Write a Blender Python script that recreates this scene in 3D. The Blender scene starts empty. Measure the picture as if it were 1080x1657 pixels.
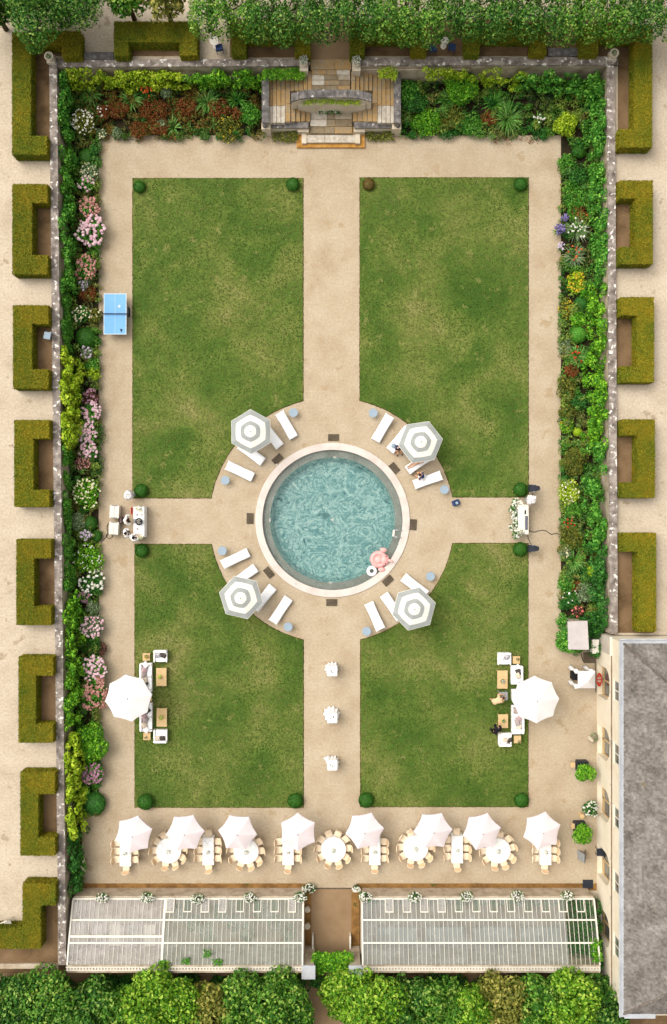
import bpy, math, random
import numpy as np
from mathutils import Vector, Matrix
R = math.radians
PI = math.pi
S = .042          # metres of ground per photo pixel
H = 60.0          # height of the drone over the garden
ZT = 2.0          # level of the upper terraces
def X(px, z=0): return (px - 540) * S * (1 - z / H)
def Y(py, z=0): return (828.5 - py) * S * (1 - z / H)
def P(px, py, z=0): return (X(px, z), Y(py, z))
rnd = random.Random(7)
scene = bpy.context.scene
col = scene.collection

# ------------------------------------------------------------------ materials
def c(r, g, b, k=1.3):
    f = lambda u: ((u / 255 + .055) / 1.055) ** 2.4 if u > 10 else u / 255 / 12.92
    return (f(r) / k, f(g) / k, f(b) / k, 1)
def ramp(nt, cols, lo=.3, hi=.7, const=False):
    n = nt.nodes.new('ShaderNodeValToRGB'); e = n.color_ramp.elements
    if const: n.color_ramp.interpolation = 'CONSTANT'
    while len(e) < len(cols): e.new(.5)
    for i, q in enumerate(cols):
        e[i].position = lo + (hi - lo) * i / max(1, len(cols) - 1); e[i].color = q
    return n
def noise(nt, vec, sc, det=5, rough=.6, dist=0):
    n = nt.nodes.new('ShaderNodeTexNoise'); n.inputs['Scale'].default_value = sc
    n.inputs['Detail'].default_value = det; n.inputs['Roughness'].default_value = rough
    n.inputs['Distortion'].default_value = dist
    nt.links.new(vec, n.inputs['Vector']); return n
def mth(nt, op, a, b=None):
    n = nt.nodes.new('ShaderNodeMath'); n.operation = op
    for i, q in enumerate((a, b)):
        if q is None: continue
        if isinstance(q, (int, float)): n.inputs[i].default_value = q
        else: nt.links.new(q, n.inputs[i])
    return n.outputs[0]
def mat(name, cols, sc=2, det=6, fine=0, fk=.3, rough=.85, bump=0, bsc=50, leaf=0, island=0, cells=0,
        spec=.15, lo=.3, hi=.7, dist=0, stretch=None, spots=None, vary=0, metal=0, world=False):
    m = bpy.data.materials.new(name); m.use_nodes = True
    nt = m.node_tree; L = nt.links; b = nt.nodes['Principled BSDF']; out = nt.nodes['Material Output']
    tc = nt.nodes.new('ShaderNodeTexCoord'); vec = tc.outputs['Object']
    if world:
        g = nt.nodes.new('ShaderNodeNewGeometry'); vec = g.outputs['Position']
    base = vec
    if stretch:
        mp = nt.nodes.new('ShaderNodeMapping'); mp.inputs['Scale'].default_value = stretch
        L.new(vec, mp.inputs['Vector']); vec = mp.outputs['Vector']
    n1 = noise(nt, vec, sc, det, .62, dist); val = n1.outputs['Fac']
    if island:
        g = nt.nodes.new('ShaderNodeNewGeometry')
        val = mth(nt, 'ADD', mth(nt, 'MULTIPLY', val, 1 - island), mth(nt, 'MULTIPLY', g.outputs['Random Per Island'], island))
    if cells:
        v = nt.nodes.new('ShaderNodeTexVoronoi'); v.inputs['Scale'].default_value = cells
        nn = noise(nt, base, cells * 1.5, 3)
        mx = nt.nodes.new('ShaderNodeMix'); mx.data_type = 'VECTOR'; mx.inputs['Factor'].default_value = .25 / max(cells, .3) * .6
        L.new(base, mx.inputs[4]); L.new(nn.outputs['Color'], mx.inputs[5])
        L.new(mx.outputs[1], v.inputs['Vector'])
        sp = nt.nodes.new('ShaderNodeSeparateColor'); L.new(v.outputs['Color'], sp.inputs[0])
        val = mth(nt, 'ADD', mth(nt, 'MULTIPLY', val, .35), mth(nt, 'MULTIPLY', sp.outputs[0], .65))
    rp = ramp(nt, cols, lo, hi); L.new(val, rp.inputs['Fac']); cout = rp.outputs['Color']
    if spots:
        scol, ssc, thr = spots
        n3 = noise(nt, base, ssc, 4, .6); r3 = ramp(nt, [(0, 0, 0, 1), (1, 1, 1, 1)], thr, thr + .04); L.new(n3.outputs['Fac'], r3.inputs['Fac'])
        mx = nt.nodes.new('ShaderNodeMix'); mx.data_type = 'RGBA'; L.new(r3.outputs['Color'], mx.inputs[0])
        L.new(cout, mx.inputs[6]); mx.inputs[7].default_value = scol; cout = mx.outputs[2]
    if fine or vary:
        hs = nt.nodes.new('ShaderNodeHueSaturation'); L.new(cout, hs.inputs['Color']); f = None
        if fine:
            n2 = noise(nt, base, fine, 3, .7)
            f = mth(nt, 'ADD', mth(nt, 'MULTIPLY', n2.outputs['Fac'], 2 * fk), 1 - fk)
        if vary:
            oi = nt.nodes.new('ShaderNodeObjectInfo'); q = mth(nt, 'ADD', mth(nt, 'MULTIPLY', oi.outputs['Random'], 2 * vary), 1 - vary)
            f = q if f is None else mth(nt, 'MULTIPLY', f, q)
        L.new(f, hs.inputs['Value']); cout = hs.outputs['Color']
    L.new(cout, b.inputs['Base Color'])
    b.inputs['Roughness'].default_value = rough; b.inputs['Specular IOR Level'].default_value = spec; b.inputs['Metallic'].default_value = metal
    if bump:
        n4 = noise(nt, base, bsc, 4, .7); bp = nt.nodes.new('ShaderNodeBump'); bp.inputs['Strength'].default_value = bump
        bp.inputs['Distance'].default_value = .03; L.new(n4.outputs['Fac'], bp.inputs['Height']); L.new(bp.outputs['Normal'], b.inputs['Normal'])
    if leaf:
        t = nt.nodes.new('ShaderNodeBsdfTranslucent'); L.new(cout, t.inputs['Color'])
        ms = nt.nodes.new('ShaderNodeMixShader'); ms.inputs[0].default_value = leaf
        L.new(b.outputs[0], ms.inputs[1]); L.new(t.outputs[0], ms.inputs[2]); L.new(ms.outputs[0], out.inputs['Surface'])
    return m
def plain(name, rgb, rough=.7, var=.06, **k):
    a = tuple(x * (1 - var) for x in rgb[:3]) + (1,); d = tuple(min(.9, x * (1 + var)) for x in rgb[:3]) + (1,)
    return mat(name, [a, d], sc=k.pop('sc', 5), rough=rough, **k)
def leafm(name, cols, **k):
    d = dict(sc=.9, det=3, island=.55, leaf=.34, rough=.55, spec=.25, lo=.2, hi=.8); d.update(k)
    return mat(name, cols, **d)

# ------------------------------------------------------------------ mesh collector
class G:
    def __init__(s): s.V = []; s.L = []; s.S = []; s.m = []; s.n = 0; s.nl = 0; s.mi = 0; s.M = None
    def add(s, V, F):
        V = np.asarray(V, float).reshape(-1, 3)
        if s.M is not None:
            A = np.array(s.M); V = V @ A[:3, :3].T + A[:3, 3]
        s.V.append(V)
        if isinstance(F, np.ndarray):
            k = F.shape[1]; s.L.append(F.ravel() + s.n); s.S.append(s.nl + np.arange(len(F)) * k); s.nl += F.size
        else:
            for f in F:
                s.L.append(np.asarray(f) + s.n); s.S.append(np.array([s.nl])); s.nl += len(f)
        s.m.append(np.full(len(F), s.mi)); s.n += len(V); return s
    def box(s, x0, x1, y0, y1, z0, z1):
        V = [(x, y, z) for z in (z0, z1) for x, y in ((x0, y0), (x1, y0), (x1, y1), (x0, y1))]
        return s.add(V, [(3, 2, 1, 0), (4, 5, 6, 7), (0, 1, 5, 4), (1, 2, 6, 5), (2, 3, 7, 6), (3, 0, 4, 7)])
    def prism(s, pts, z0, z1):
        n = len(pts)
        a = sum(pts[i][0] * pts[(i + 1) % n][1] - pts[(i + 1) % n][0] * pts[i][1] for i in range(n))
        if a < 0: pts = pts[::-1]
        V = [(x, y, z0) for x, y in pts] + [(x, y, z1) for x, y in pts]
        return s.add(V, [tuple(range(n - 1, -1, -1)), tuple(range(n, 2 * n))] + [(i, (i + 1) % n, n + (i + 1) % n, n + i) for i in range(n)])
    def lathe(s, prof, n=16, cx=0, cy=0, rf=None, cap=True):
        V = []
        for j, (r, z) in enumerate(prof):
            for i in range(n):
                a = 2 * PI * i / n; k = rf(a, j) if rf else 1
                V.append((cx + r * k * math.cos(a), cy + r * k * math.sin(a), z))
        F = [(j * n + i, j * n + (i + 1) % n, (j + 1) * n + (i + 1) % n, (j + 1) * n + i) for j in range(len(prof) - 1) for i in range(n)]
        if cap: F += [tuple(range(n - 1, -1, -1)), tuple((len(prof) - 1) * n + i for i in range(n))]
        return s.add(V, F)
    def cyl(s, cx, cy, r, z0, z1, n=12, r1=None): return s.lathe([(r, z0), (r if r1 is None else r1, z1)], n, cx, cy)
    def tube(s, pts, r, n=6, r1=None):
        pts = [Vector(p) for p in pts]; V = []; m = len(pts)
        for i, p in enumerate(pts):
            t = (pts[min(i + 1, m - 1)] - pts[max(i - 1, 0)]).normalized()
            u = t.cross(Vector((0, 0, 1)));
            if u.length < .1: u = t.cross(Vector((1, 0, 0)))
            u.normalize(); w = t.cross(u); rr = r if r1 is None else r + (r1 - r) * i / (m - 1)
            for k in range(n):
                a = 2 * PI * k / n; V.append(p + u * (rr * math.cos(a)) + w * (rr * math.sin(a)))
        F = [(j * n + i, j * n + (i + 1) % n, (j + 1) * n + (i + 1) % n, (j + 1) * n + i) for j in range(m - 1) for i in range(n)]
        return s.add(V, F + [tuple(range(n - 1, -1, -1)), tuple((m - 1) * n + i for i in range(n))])
    def ell(s, cx, cy, cz, rx, ry, rz, n=12, m=7, p=1.0, wob=0, rg=rnd):
        V = [(cx, cy, cz - rz)]; sg = lambda u: math.copysign(abs(u) ** p, u)
        for j in range(1, m):
            t = -PI / 2 + PI * j / m
            for i in range(n):
                a = 2 * PI * i / n; k = 1 + (rg.uniform(-wob, wob) if wob else 0)
                V.append((cx + rx * k * sg(math.cos(t)) * sg(math.cos(a)), cy + ry * k * sg(math.cos(t)) * sg(math.sin(a)), cz + rz * k * sg(math.sin(t))))
        V.append((cx, cy, cz + rz)); e = len(V) - 1
        F = [(0, 1 + (i + 1) % n, 1 + i) for i in range(n)]
        for j in range(m - 2):
            F += [(1 + j * n + i, 1 + j * n + (i + 1) % n, 1 + (j + 1) * n + (i + 1) % n, 1 + (j + 1) * n + i) for i in range(n)]
        F += [(e, 1 + (m - 2) * n + i, 1 + (m - 2) * n + (i + 1) % n) for i in range(n)]
        return s.add(V, F)
    def leaves(s, C, N, size, asp=.55, seed=0, jit=.6, svar=.35, flat=0):
        rg = np.random.default_rng(seed); n = len(C)
        if n == 0: return s
        C = np.asarray(C, float); N = np.asarray(N, float) + rg.normal(0, jit, (n, 3))
        if flat: N[:, 2] += flat
        N /= np.linalg.norm(N, axis=1)[:, None] + 1e-9
        T = np.cross(N, rg.normal(0, 1, (n, 3))); T /= np.linalg.norm(T, axis=1)[:, None] + 1e-9
        B = np.cross(N, T); L = size * (1 + rg.uniform(-svar, svar, (n, 1))) * .5; W = L * asp
        V = np.stack([C - T * L, C + B * W + N * W * .25, C + T * L, C - B * W + N * W * .25], 1).reshape(-1, 3)
        return s.add(V, np.arange(4 * n).reshape(-1, 4))
    def build(s, name, m, parent=None, smooth=False, org=None, at=None):
        me = bpy.data.meshes.new(name); V = np.concatenate(s.V)
        if org is not None: V = V - np.array(org, float)
        L = np.concatenate(s.L).astype(np.int32); St = np.concatenate(s.S).astype(np.int32)
        me.vertices.add(len(V)); me.vertices.foreach_set('co', V.astype(np.float32).ravel())
        me.loops.add(len(L)); me.loops.foreach_set('vertex_index', L)
        me.polygons.add(len(St)); me.polygons.foreach_set('loop_start', St)
        ms = m if isinstance(m, (list, tuple)) else [m]
        for q in ms: me.materials.append(q)
        me.polygons.foreach_set('material_index', np.concatenate(s.m).astype(np.int32))
        me.update(calc_edges=True); me.validate()
        me.polygons.foreach_set('use_smooth', np.full(len(me.polygons), bool(smooth)))
        o = bpy.data.objects.new(name, me); col.objects.link(o)
        if parent: o.parent = parent
        if at is not None: o.location = at
        return o
def tag(o, label=None, cat=None, group=None, kind=None):
    if label: o['label'] = label
    if cat: o['category'] = cat
    if group: o['group'] = group
    if kind: o['kind'] = kind
    return o
def thing(name, loc, label, cat, group=None, rz=0):
    o = bpy.data.objects.new(name, None); col.objects.link(o); o.location = loc; o.rotation_euler.z = rz; o.empty_display_size = .2
    return tag(o, label, cat, group)
def kids(o): return [k for k in bpy.data.objects if k.parent == o]
_kc = {}
def dup(root, loc, rz, label, group=None, scale=1):
    if root.name not in _kc:
        _kc[root.name] = [(k, kids(k)) for k in kids(root)]
    r = root.copy(); col.objects.link(r); r.location = loc; r.rotation_euler = (0, 0, rz); r['label'] = label
    if group: r['group'] = group
    if scale != 1: r.scale = (scale,) * 3
    for k, kk in _kc[root.name]:
        q = k.copy(); col.objects.link(q); q.parent = r
        for g in kk:
            w = g.copy(); col.objects.link(w); w.parent = q
    return r
def struct(g, name, m, **k): return tag(g.build(name, m, **k), kind='structure')
def vnoise(x, y, seed=0, sc=1.0):
    rg = np.random.default_rng(seed); o = 0
    for i in range(6):
        a = rg.uniform(0, 2 * PI); f = sc * (.6 + .5 * i); o = o + np.sin((x * math.cos(a) + y * math.sin(a)) * f + rg.uniform(0, 6)) / (1 + .4 * i)
    return o / 3.2
def ell_pts(lumps, dens, seed, low=-.4, thick=.14):
    """points + normals scattered through the outer shell of a set of lumps"""
    rg = np.random.default_rng(seed); C = []; N = []
    for (cx, cy, cz, rx, ry, rz) in lumps:
        n = int(dens * 4 * PI * ((rx * ry) ** 1.6 / 3 + (rx * rz) ** 1.6 / 3 + (ry * rz) ** 1.6 / 3) ** (1 / 1.6))
        d = rg.normal(0, 1, (n, 3)); d /= np.linalg.norm(d, axis=1)[:, None]; d = d[d[:, 2] > low]
        k = 1 - np.abs(rg.normal(0, thick, (len(d), 1)))
        C.append(np.array([cx, cy, cz]) + d * k * np.array([rx, ry, rz])); N.append(d)
    return np.concatenate(C), np.concatenate(N)
def lumpy(r, h, seed, k=7, z0=None, sx=1, sy=1, spread=.55, sub=.5):
    """lumps that together make an uneven crown of radius r between z0 and h"""
    rg = random.Random(seed); z0 = .25 * h if z0 is None else z0; cz = (z0 + h) / 2; hz = (h - z0) / 2
    out = [(0, 0, cz - .08 * hz, r * .78 * sx, r * .78 * sy, hz * .9)]
    for i in range(k):
        a = 2 * PI * i / k + rg.uniform(-.4, .4); q = r * rg.uniform(spread - .12, spread + .12); u = rg.uniform(sub - .12, sub + .1) * r
        out.append((q * math.cos(a) * sx, q * math.sin(a) * sy, cz + hz * rg.uniform(-.25, .45), u, u, min(u, hz * rg.uniform(.5, .75))))
    return out
# ------------------------------------------------------------------ material library
M = {}
M['gravel'] = mat('gravel', [c(172, 153, 126), c(184, 167, 141), c(191, 176, 152)], sc=.5, det=9, fine=7, fk=.38, lo=.3, hi=.7, spots=(c(174, 154, 124), .8, .62))
M['pale_gravel'] = mat('pale_gravel', [c(182, 167, 145), c(196, 181, 159), c(203, 189, 168)], sc=.5, det=9, fine=7, fk=.45, lo=.3, hi=.66, spots=(c(172, 155, 130), 1.2, .64))
M['soil'] = mat('soil', [c(88, 68, 44), c(122, 98, 70), c(138, 112, 84)], sc=.7, fine=14, fk=.4, bump=.5, bsc=20)
M['bed_soil'] = mat('bed_soil', [c(36, 34, 20), c(60, 50, 32)], sc=2, fine=14, fk=.5, bump=.5, bsc=20)
M['ramp'] = mat('ramp_gravel', [c(142, 116, 86), c(160, 134, 104)], sc=.6, fine=20, fk=.2, bump=.2, bsc=30)
M['lawn'] = mat('lawn', [c(64, 94, 30), c(80, 106, 38), c(98, 116, 48), c(118, 126, 62), c(136, 134, 80)], sc=.24, det=12, fine=6, fk=.38, lo=.36, hi=.68, dist=.4, spots=(c(120, 126, 66), 1.1, .61))
M['lawn_edge'] = plain('lawn_edge', c(84, 66, 34), .95)
M['coping'] = mat('lichen_coping', [c(92, 82, 76), c(136, 126, 118), c(172, 162, 152)], sc=2.2, det=9, fine=18, fk=.4, bump=.5, bsc=12, spots=(c(232, 228, 220), 3.0, .575), lo=.3, hi=.66)
M['dark_coping'] = mat('dark_coping', [c(78, 76, 76), c(112, 108, 106), c(150, 144, 138)], sc=3, det=8, fine=20, fk=.35, bump=.4, bsc=14, spots=(c(222, 218, 212), 3.6, .63))
M['wall_stone'] = mat('wall_stone', [c(146, 128, 104), c(188, 172, 150), c(206, 192, 172)], sc=1.5, det=8, fine=14, fk=.25, bump=.5, bsc=6)
M['pale_stone'] = mat('pale_stone', [c(196, 180, 152), c(214, 202, 180), c(224, 214, 198)], sc=1.1, det=8, fine=16, fk=.16, bump=.15, bsc=8)
M['facade'] = mat('limestone_facade', [c(228, 214, 188), c(238, 227, 204), c(243, 234, 215)], sc=.8, det=8, fine=12, fk=.08, bump=.08, bsc=8, spots=(c(206, 196, 182), .8, .64))
M['tread'] = mat('tread_stone', [c(112, 98, 76), c(142, 126, 100), c(150, 136, 112), c(176, 142, 92), c(160, 146, 122), c(178, 166, 146), c(206, 198, 184)], sc=3, det=8, island=.6, fine=7, fk=.4, lo=.2, hi=.8)
M['tread_orange'] = mat('stained_tread', [c(150, 104, 50), c(186, 136, 66), c(196, 158, 100)], sc=2.5, det=8, fine=7, fk=.35)
M['slate'] = mat('slate_roof', [c(88, 80, 72), c(116, 108, 100), c(142, 134, 126)], sc=1.0, det=9, fine=11, fk=.55, bump=.7, bsc=9, spots=(c(126, 108, 74), .5, .66), stretch=(1.6, .8, 1.6))
M['slate_tile'] = mat('slate_tiles', [c(80, 76, 72), c(112, 107, 101), c(136, 130, 124), c(160, 154, 148)], sc=1.0, det=11, island=.2, fine=5, fk=.55, bump=.4, bsc=14, lo=.22, hi=.78, spots=(c(124, 112, 86), .55, .68))
M['zinc'] = mat('zinc', [c(168, 172, 178), c(196, 199, 203)], sc=1.2, det=6, fine=8, fk=.1, rough=.5)
M['white'] = plain('white_cloth', (.76, .75, .74, 1), .8, .03)
M['towel'] = plain('white_towel', (.8, .8, .8, 1), .9, .03, bump=.15, bsc=30)
M['white_paint'] = plain('white_paint', c(232, 226, 212), .5, .04)
M['parasol'] = mat('pale_parasol', [(.71, .625, .64, 1), (.75, .67, .68, 1)], sc=3, rough=.9, leaf=.2)
M['parasol_white'] = mat('white_parasol', [(.68, .65, .64, 1), (.73, .70, .69, 1)], sc=3, rough=.9, leaf=.15)
M['stripe_grey'] = mat('stripe_grey', [c(160, 166, 164), c(174, 178, 174)], sc=3, rough=.9, leaf=.12, fine=20, fk=.05)
M['stripe_cream'] = mat('stripe_cream', [c(246, 240, 228), c(252, 248, 240)], sc=3, rough=.9, leaf=.12)
M['chair'] = plain('cream_seat', c(246, 226, 196), .7, .04)
M['chair_frame'] = plain('cream_wood', c(240, 218, 186), .6, .06)
M['cane'] = mat('cane_panel', [c(222, 186, 142), c(236, 206, 168)], sc=30, rough=.8)
M['wood'] = mat('light_wood', [c(200, 168, 118), c(222, 192, 144)], sc=4, rough=.6, stretch=(1, 8, 1), fine=20, fk=.08)
M['brown_wood'] = mat('brown_wood', [c(78, 68, 54), c(106, 94, 78)], sc=5, rough=.7, fine=20, fk=.15)
M['dark'] = plain('dark_plastic', c(48, 52, 60), .5, .1)
M['black'] = plain('black_cloth', c(30, 30, 34), .8, .1)
M['metal'] = plain('steel', c(190, 192, 195), .3, .03, metal=.9)
M['grey'] = plain('grey_paint', c(150, 152, 152), .6)
M['blue'] = mat('table_blue', [c(112, 170, 222), c(124, 180, 230)], sc=.8, rough=.5)
M['pale_blue'] = plain('pale_blue_metal', c(152, 170, 184), .5, .05)
M['skin'] = plain('skin', c(222, 170, 134), .55, .06)
M['hair'] = mat('brown_hair', [c(54, 34, 22), c(84, 54, 34)], sc=20, rough=.6, stretch=(1, 1, .2))
M['hair_dark'] = mat('dark_hair', [c(24, 20, 26), c(46, 38, 44)], sc=20, rough=.6, stretch=(1, 1, .2))
M['navy'] = plain('navy_cloth', c(52, 70, 112), .85, .1)
M['tan'] = plain('tan_cloth', c(226, 190, 150), .85, .05)
M['pink'] = mat('pink_vinyl', [c(236, 160, 156), c(244, 182, 176)], sc=3, rough=.35, spec=.4)
M['pale_pink'] = plain('pale_pink_vinyl', c(248, 196, 190), .35, .03)
M['red'] = plain('red_paint', c(214, 66, 46), .5, .1)
M['mauve'] = plain('mauve_cushion', c(194, 164, 166), .9, .06, bump=.2, bsc=40)
M['taupe'] = plain('taupe_cushion', c(170, 156, 152), .9, .06, bump=.2, bsc=40)
M['beige'] = plain('beige_cushion', c(216, 200, 180), .9, .05, bump=.2, bsc=40)
M['char'] = plain('charcoal_cushion', c(78, 72, 68), .9, .1, bump=.2, bsc=40)
M['cushgrey'] = mat('patterned_cushion', [c(150, 148, 152), c(206, 204, 206)], sc=9, rough=.9, lo=.44, hi=.56)
M['terracotta'] = plain('terracotta', c(178, 126, 92), .8, .1)
M['trunk'] = mat('bark', [c(62, 50, 36), c(96, 80, 60)], sc=6, rough=.9, stretch=(1, 1, .25), bump=.5, bsc=14)
M['iris'] = plain('eye_dark', c(40, 30, 26), .3)
# foliage
gr = {'deep': [(22, 60, 22), (42, 90, 32), (70, 124, 44)], 'mid': [(32, 78, 22), (60, 118, 32), (112, 160, 58)], 'bright': [(44, 96, 18), (86, 150, 30), (150, 196, 52)],
      'lime': [(92, 128, 16), (152, 184, 30), (206, 218, 74)], 'olive': [(54, 66, 18), (94, 104, 34), (142, 140, 56)], 'wallgreen': [(30, 84, 22), (60, 120, 36), (122, 172, 66)],
      'rust': [(98, 50, 22), (128, 66, 32), (84, 100, 40)], 'grass': [(40, 84, 24), (74, 122, 44), (128, 160, 86)], 'darkstrap': [(16, 34, 18), (36, 60, 26), (110, 116, 60)],
      'box': [(34, 78, 18), (50, 100, 26), (72, 124, 38)], 'brownbox': [(84, 64, 30), (116, 92, 46), (96, 110, 40)], 'silver': [(84, 106, 70), (124, 146, 104), (170, 184, 144)],
      'tree': [(28, 70, 14), (56, 112, 26), (104, 156, 48), (172, 196, 92)], 'treelight': [(44, 92, 14), (84, 142, 26), (138, 186, 46), (190, 214, 86)], 'treedark': [(22, 62, 14), (44, 98, 26), (84, 138, 44), (160, 188, 92)],
      'treeolive': [(70, 84, 22), (112, 120, 44), (150, 150, 64), (190, 180, 96)], 'plum': [(70, 40, 34), (110, 74, 58), (130, 90, 76)]}
GK = dict(deep=.62, mid=.66, wallgreen=.68, bright=.86, lime=.95, grass=.7, olive=.85, rust=.8, box=.95, silver=.95, darkstrap=.8, treedark=1.05, tree=1.05, treelight=1.1, treeolive=1.1)
for k, v in gr.items(): M['f_' + k] = leafm('foliage_' + k, [c(*q, GK.get(k, 1.1)) for q in v])
M['f_hedge'] = mat('clipped_yew', [c(80, 108, 24), c(114, 124, 28), c(138, 132, 30), c(164, 142, 34)], sc=.42, det=7, island=.34, fine=6, fk=.35, rough=.7, leaf=.1, lo=.3, hi=.7, vary=.08)
M['f_hedge_core'] = mat('yew_core', [c(70, 88, 16), c(110, 108, 18), c(140, 116, 16)], sc=.5, det=7, fine=12, fk=.35, rough=.9, bump=.8, bsc=16)
_c = c
def c(r, g, b, k=.74): return _c(r, g, b, k)
M['f_cover'] = leafm('mixed_planting', [c(30, 78, 24), c(52, 108, 34), c(96, 136, 46), c(62, 108, 50), c(134, 152, 62), c(52, 92, 36), c(130, 122, 66), c(80, 132, 40)], cells=1.3, island=.3, lo=.15, hi=.85)
M['f_red'] = leafm('red_planting', [c(40, 92, 30), c(64, 112, 40), c(122, 74, 34), c(78, 112, 42), c(48, 96, 34), c(104, 92, 44)], cells=1.1, lo=.2, hi=.8)
c = _c
for k, v in {'white': [(222, 222, 200), (250, 248, 240)], 'pink': [(226, 178, 190), (246, 216, 222)], 'dusty': [(168, 116, 104), (214, 164, 150)], 'mauve': [(158, 110, 130), (204, 160, 176)],
             'yellow': [(206, 170, 30), (236, 208, 70)], 'cream': [(232, 226, 170), (248, 244, 214)], 'orange': [(200, 84, 30), (232, 120, 60)], 'violet': [(108, 96, 150), (150, 138, 188)],
             'redf': [(176, 50, 26), (214, 84, 44)], 'lav': [(196, 176, 200), (226, 212, 228)], 'coral': [(226, 110, 100), (244, 150, 130)]}.items():
    M['b_' + k] = mat('bloom_' + k, [c(*v[0]), c(*v[1])], sc=6, island=.7, rough=.8, leaf=.2, lo=.2, hi=.8)

# ------------------------------------------------------------------ ground, terraces, lawns
PCX, PCY = P(538.5, 841.5); 
def holed(g, x0, x1, y0, y1, z, r, n=96):
    V = []; 
    for i in range(n):
        a = 2 * PI * i / n; ca, sa = math.cos(a), math.sin(a)
        t = min(((x1 - PCX) / ca if ca > 1e-9 else 1e9), ((x0 - PCX) / ca if ca < -1e-9 else 1e9), ((y1 - PCY) / sa if sa > 1e-9 else 1e9), ((y0 - PCY) / sa if sa < -1e-9 else 1e9))
        V += [(PCX + r * ca, PCY + r * sa, z), (PCX + t * ca, PCY + t * sa, z)]
    F = [(2 * i, 2 * i + 1, 2 * ((i + 1) % n) + 1, 2 * ((i + 1) % n)) for i in range(n)]
    # corners
    k = len(V)
    for (cx, cy) in ((x0, y0), (x1, y0), (x1, y1), (x0, y1)):
        a = math.atan2(cy - PCY, cx - PCX) % (2 * PI); i = int(a / (2 * PI) * n) % n
        V.append((cx, cy, z)); F.append((2 * i + 1, len(V) - 1, 2 * ((i + 1) % n) + 1))
    g.add(V, F)
WX0, WX1 = X(86, 2.35), X(989.5, 2.35)      # centre lines of the west and east walls
NY = Y(100, 2.35)                            # centre line of the north wall
g = G(); holed(g, -320, 320, -320, 320, -.03, 5.0); struct(g, 'ground', M['soil'])
g = G(); holed(g, WX0 - .6, WX1 + .2, Y(1440), NY + .2, 0, 5.0); struct(g, 'gravel_path', M['gravel'])
def wx(py): return X(86 + (py - 100) * 15 / 1460., 2.35)
def ex(py): return X(989 + (py - 100) * 5 / 925., 2.35)
def yq(py): return Y(py, 2.35)
YS = yq(1562)
g = G(); g.prism([(-320, YS), (wx(1562) - .2, YS), (wx(100) - .2, NY), (-320, NY)], -.02, ZT); struct(g, 'west_terrace_ground', M['pale_gravel'])
g = G(); g.prism([(ex(100) + .2, NY), (ex(1025) + .2, Y(1021, 0)), (320, Y(1021, 0)), (320, NY)], -.02, ZT); struct(g, 'east_terrace_ground', M['pale_gravel'])
g = G(); g.prism([(-320, NY), (320, NY), (320, 320), (-320, 320)], -.02, ZT); struct(g, 'north_terrace_ground', M['pale_gravel'])
def lawn(x0, x1, y0, y1, qx, qy, xb=None):
    # rectangle with the quarter next to the pool cut out by a circle of radius 199 px
    r = 199 * S; xc, yc = X(537.5), Y(842); xl = X(x0); xr = X(x1); yt = Y(y0); yb = Y(y1); pts = []
    if qx > 0 and qy < 0: cor = [(xl, yb), (xl, yt), (xr, yt)]; xe, ye = xr, yb
    if qx < 0 and qy < 0: cor = [(xl, yt), (xr, yt), (xr, yb)]; xe, ye = xl, yb
    if qx > 0 and qy > 0: cor = [(xr, yb), (xl, yb), (xl, yt)]; xe, ye = xr, yt
    if qx < 0 and qy > 0: cor = [(xr, yt), (xr, yb), (xl, yb)]; xe, ye = xl, yt
    a0 = math.atan2(math.copysign(math.sqrt(r * r - (xe - xc) ** 2), ye - yc + (1 if qy < 0 else -1) * 0 + (yt + yb) / 2 - yc), xe - xc)
    a1 = math.atan2(ye - yc, math.copysign(math.sqrt(r * r - (ye - yc) ** 2), (xl + xr) / 2 - xc))
    pa = [(xc + r * math.cos(a0 + (a1 - a0) * i / 24), yc + r * math.sin(a0 + (a1 - a0) * i / 24)) for i in range(25)]
    if abs(a1 - a0) > PI:
        d = (a1 - a0) - math.copysign(2 * PI, a1 - a0); pa = [(xc + r * math.cos(a0 + d * i / 24), yc + r * math.sin(a0 + d * i / 24)) for i in range(25)]
    e = cor[-1]
    if (Vector(pa[0]) - Vector(e)).length > (Vector(pa[-1]) - Vector(e)).length: pa = pa[::-1]
    return cor + pa
LAWNS = [lawn(215.5, 490.5, 289, 805.5, 1, -1), lawn(583, 855, 288, 804, -1, -1), lawn(219, 491, 881, 1306, 1, 1), lawn(584, 854.5, 879.5, 1305, -1, 1)]
def ragged(pts, am, seed, step=.12):
    rg = random.Random(seed); out = []
    for i in range(len(pts)):
        a = Vector(pts[i]); b = Vector(pts[(i + 1) % len(pts)]); n = max(1, int((b - a).length / step)); nv = Vector((-(b - a).y, (b - a).x)).normalized() if (b - a).length > 1e-6 else Vector((0, 0))
        for k in range(n): out.append(tuple(a.lerp(b, k / n) + nv * rg.uniform(-am, am)))
    return out
def inside(poly, x, y):
    r = np.zeros(len(x), bool); n = len(poly)
    for i in range(n):
        (x0, y0), (x1, y1) = poly[i], poly[(i + 1) % n]
        cnd = ((y0 > y) != (y1 > y)); r ^= cnd & (x < (x1 - x0) * (y - y0) / ((y1 - y0) if abs(y1 - y0) > 1e-12 else 1e-12) + x0)
    return r
g = G(); gb = G(); gg = G(); rg = np.random.default_rng(3)
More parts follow.
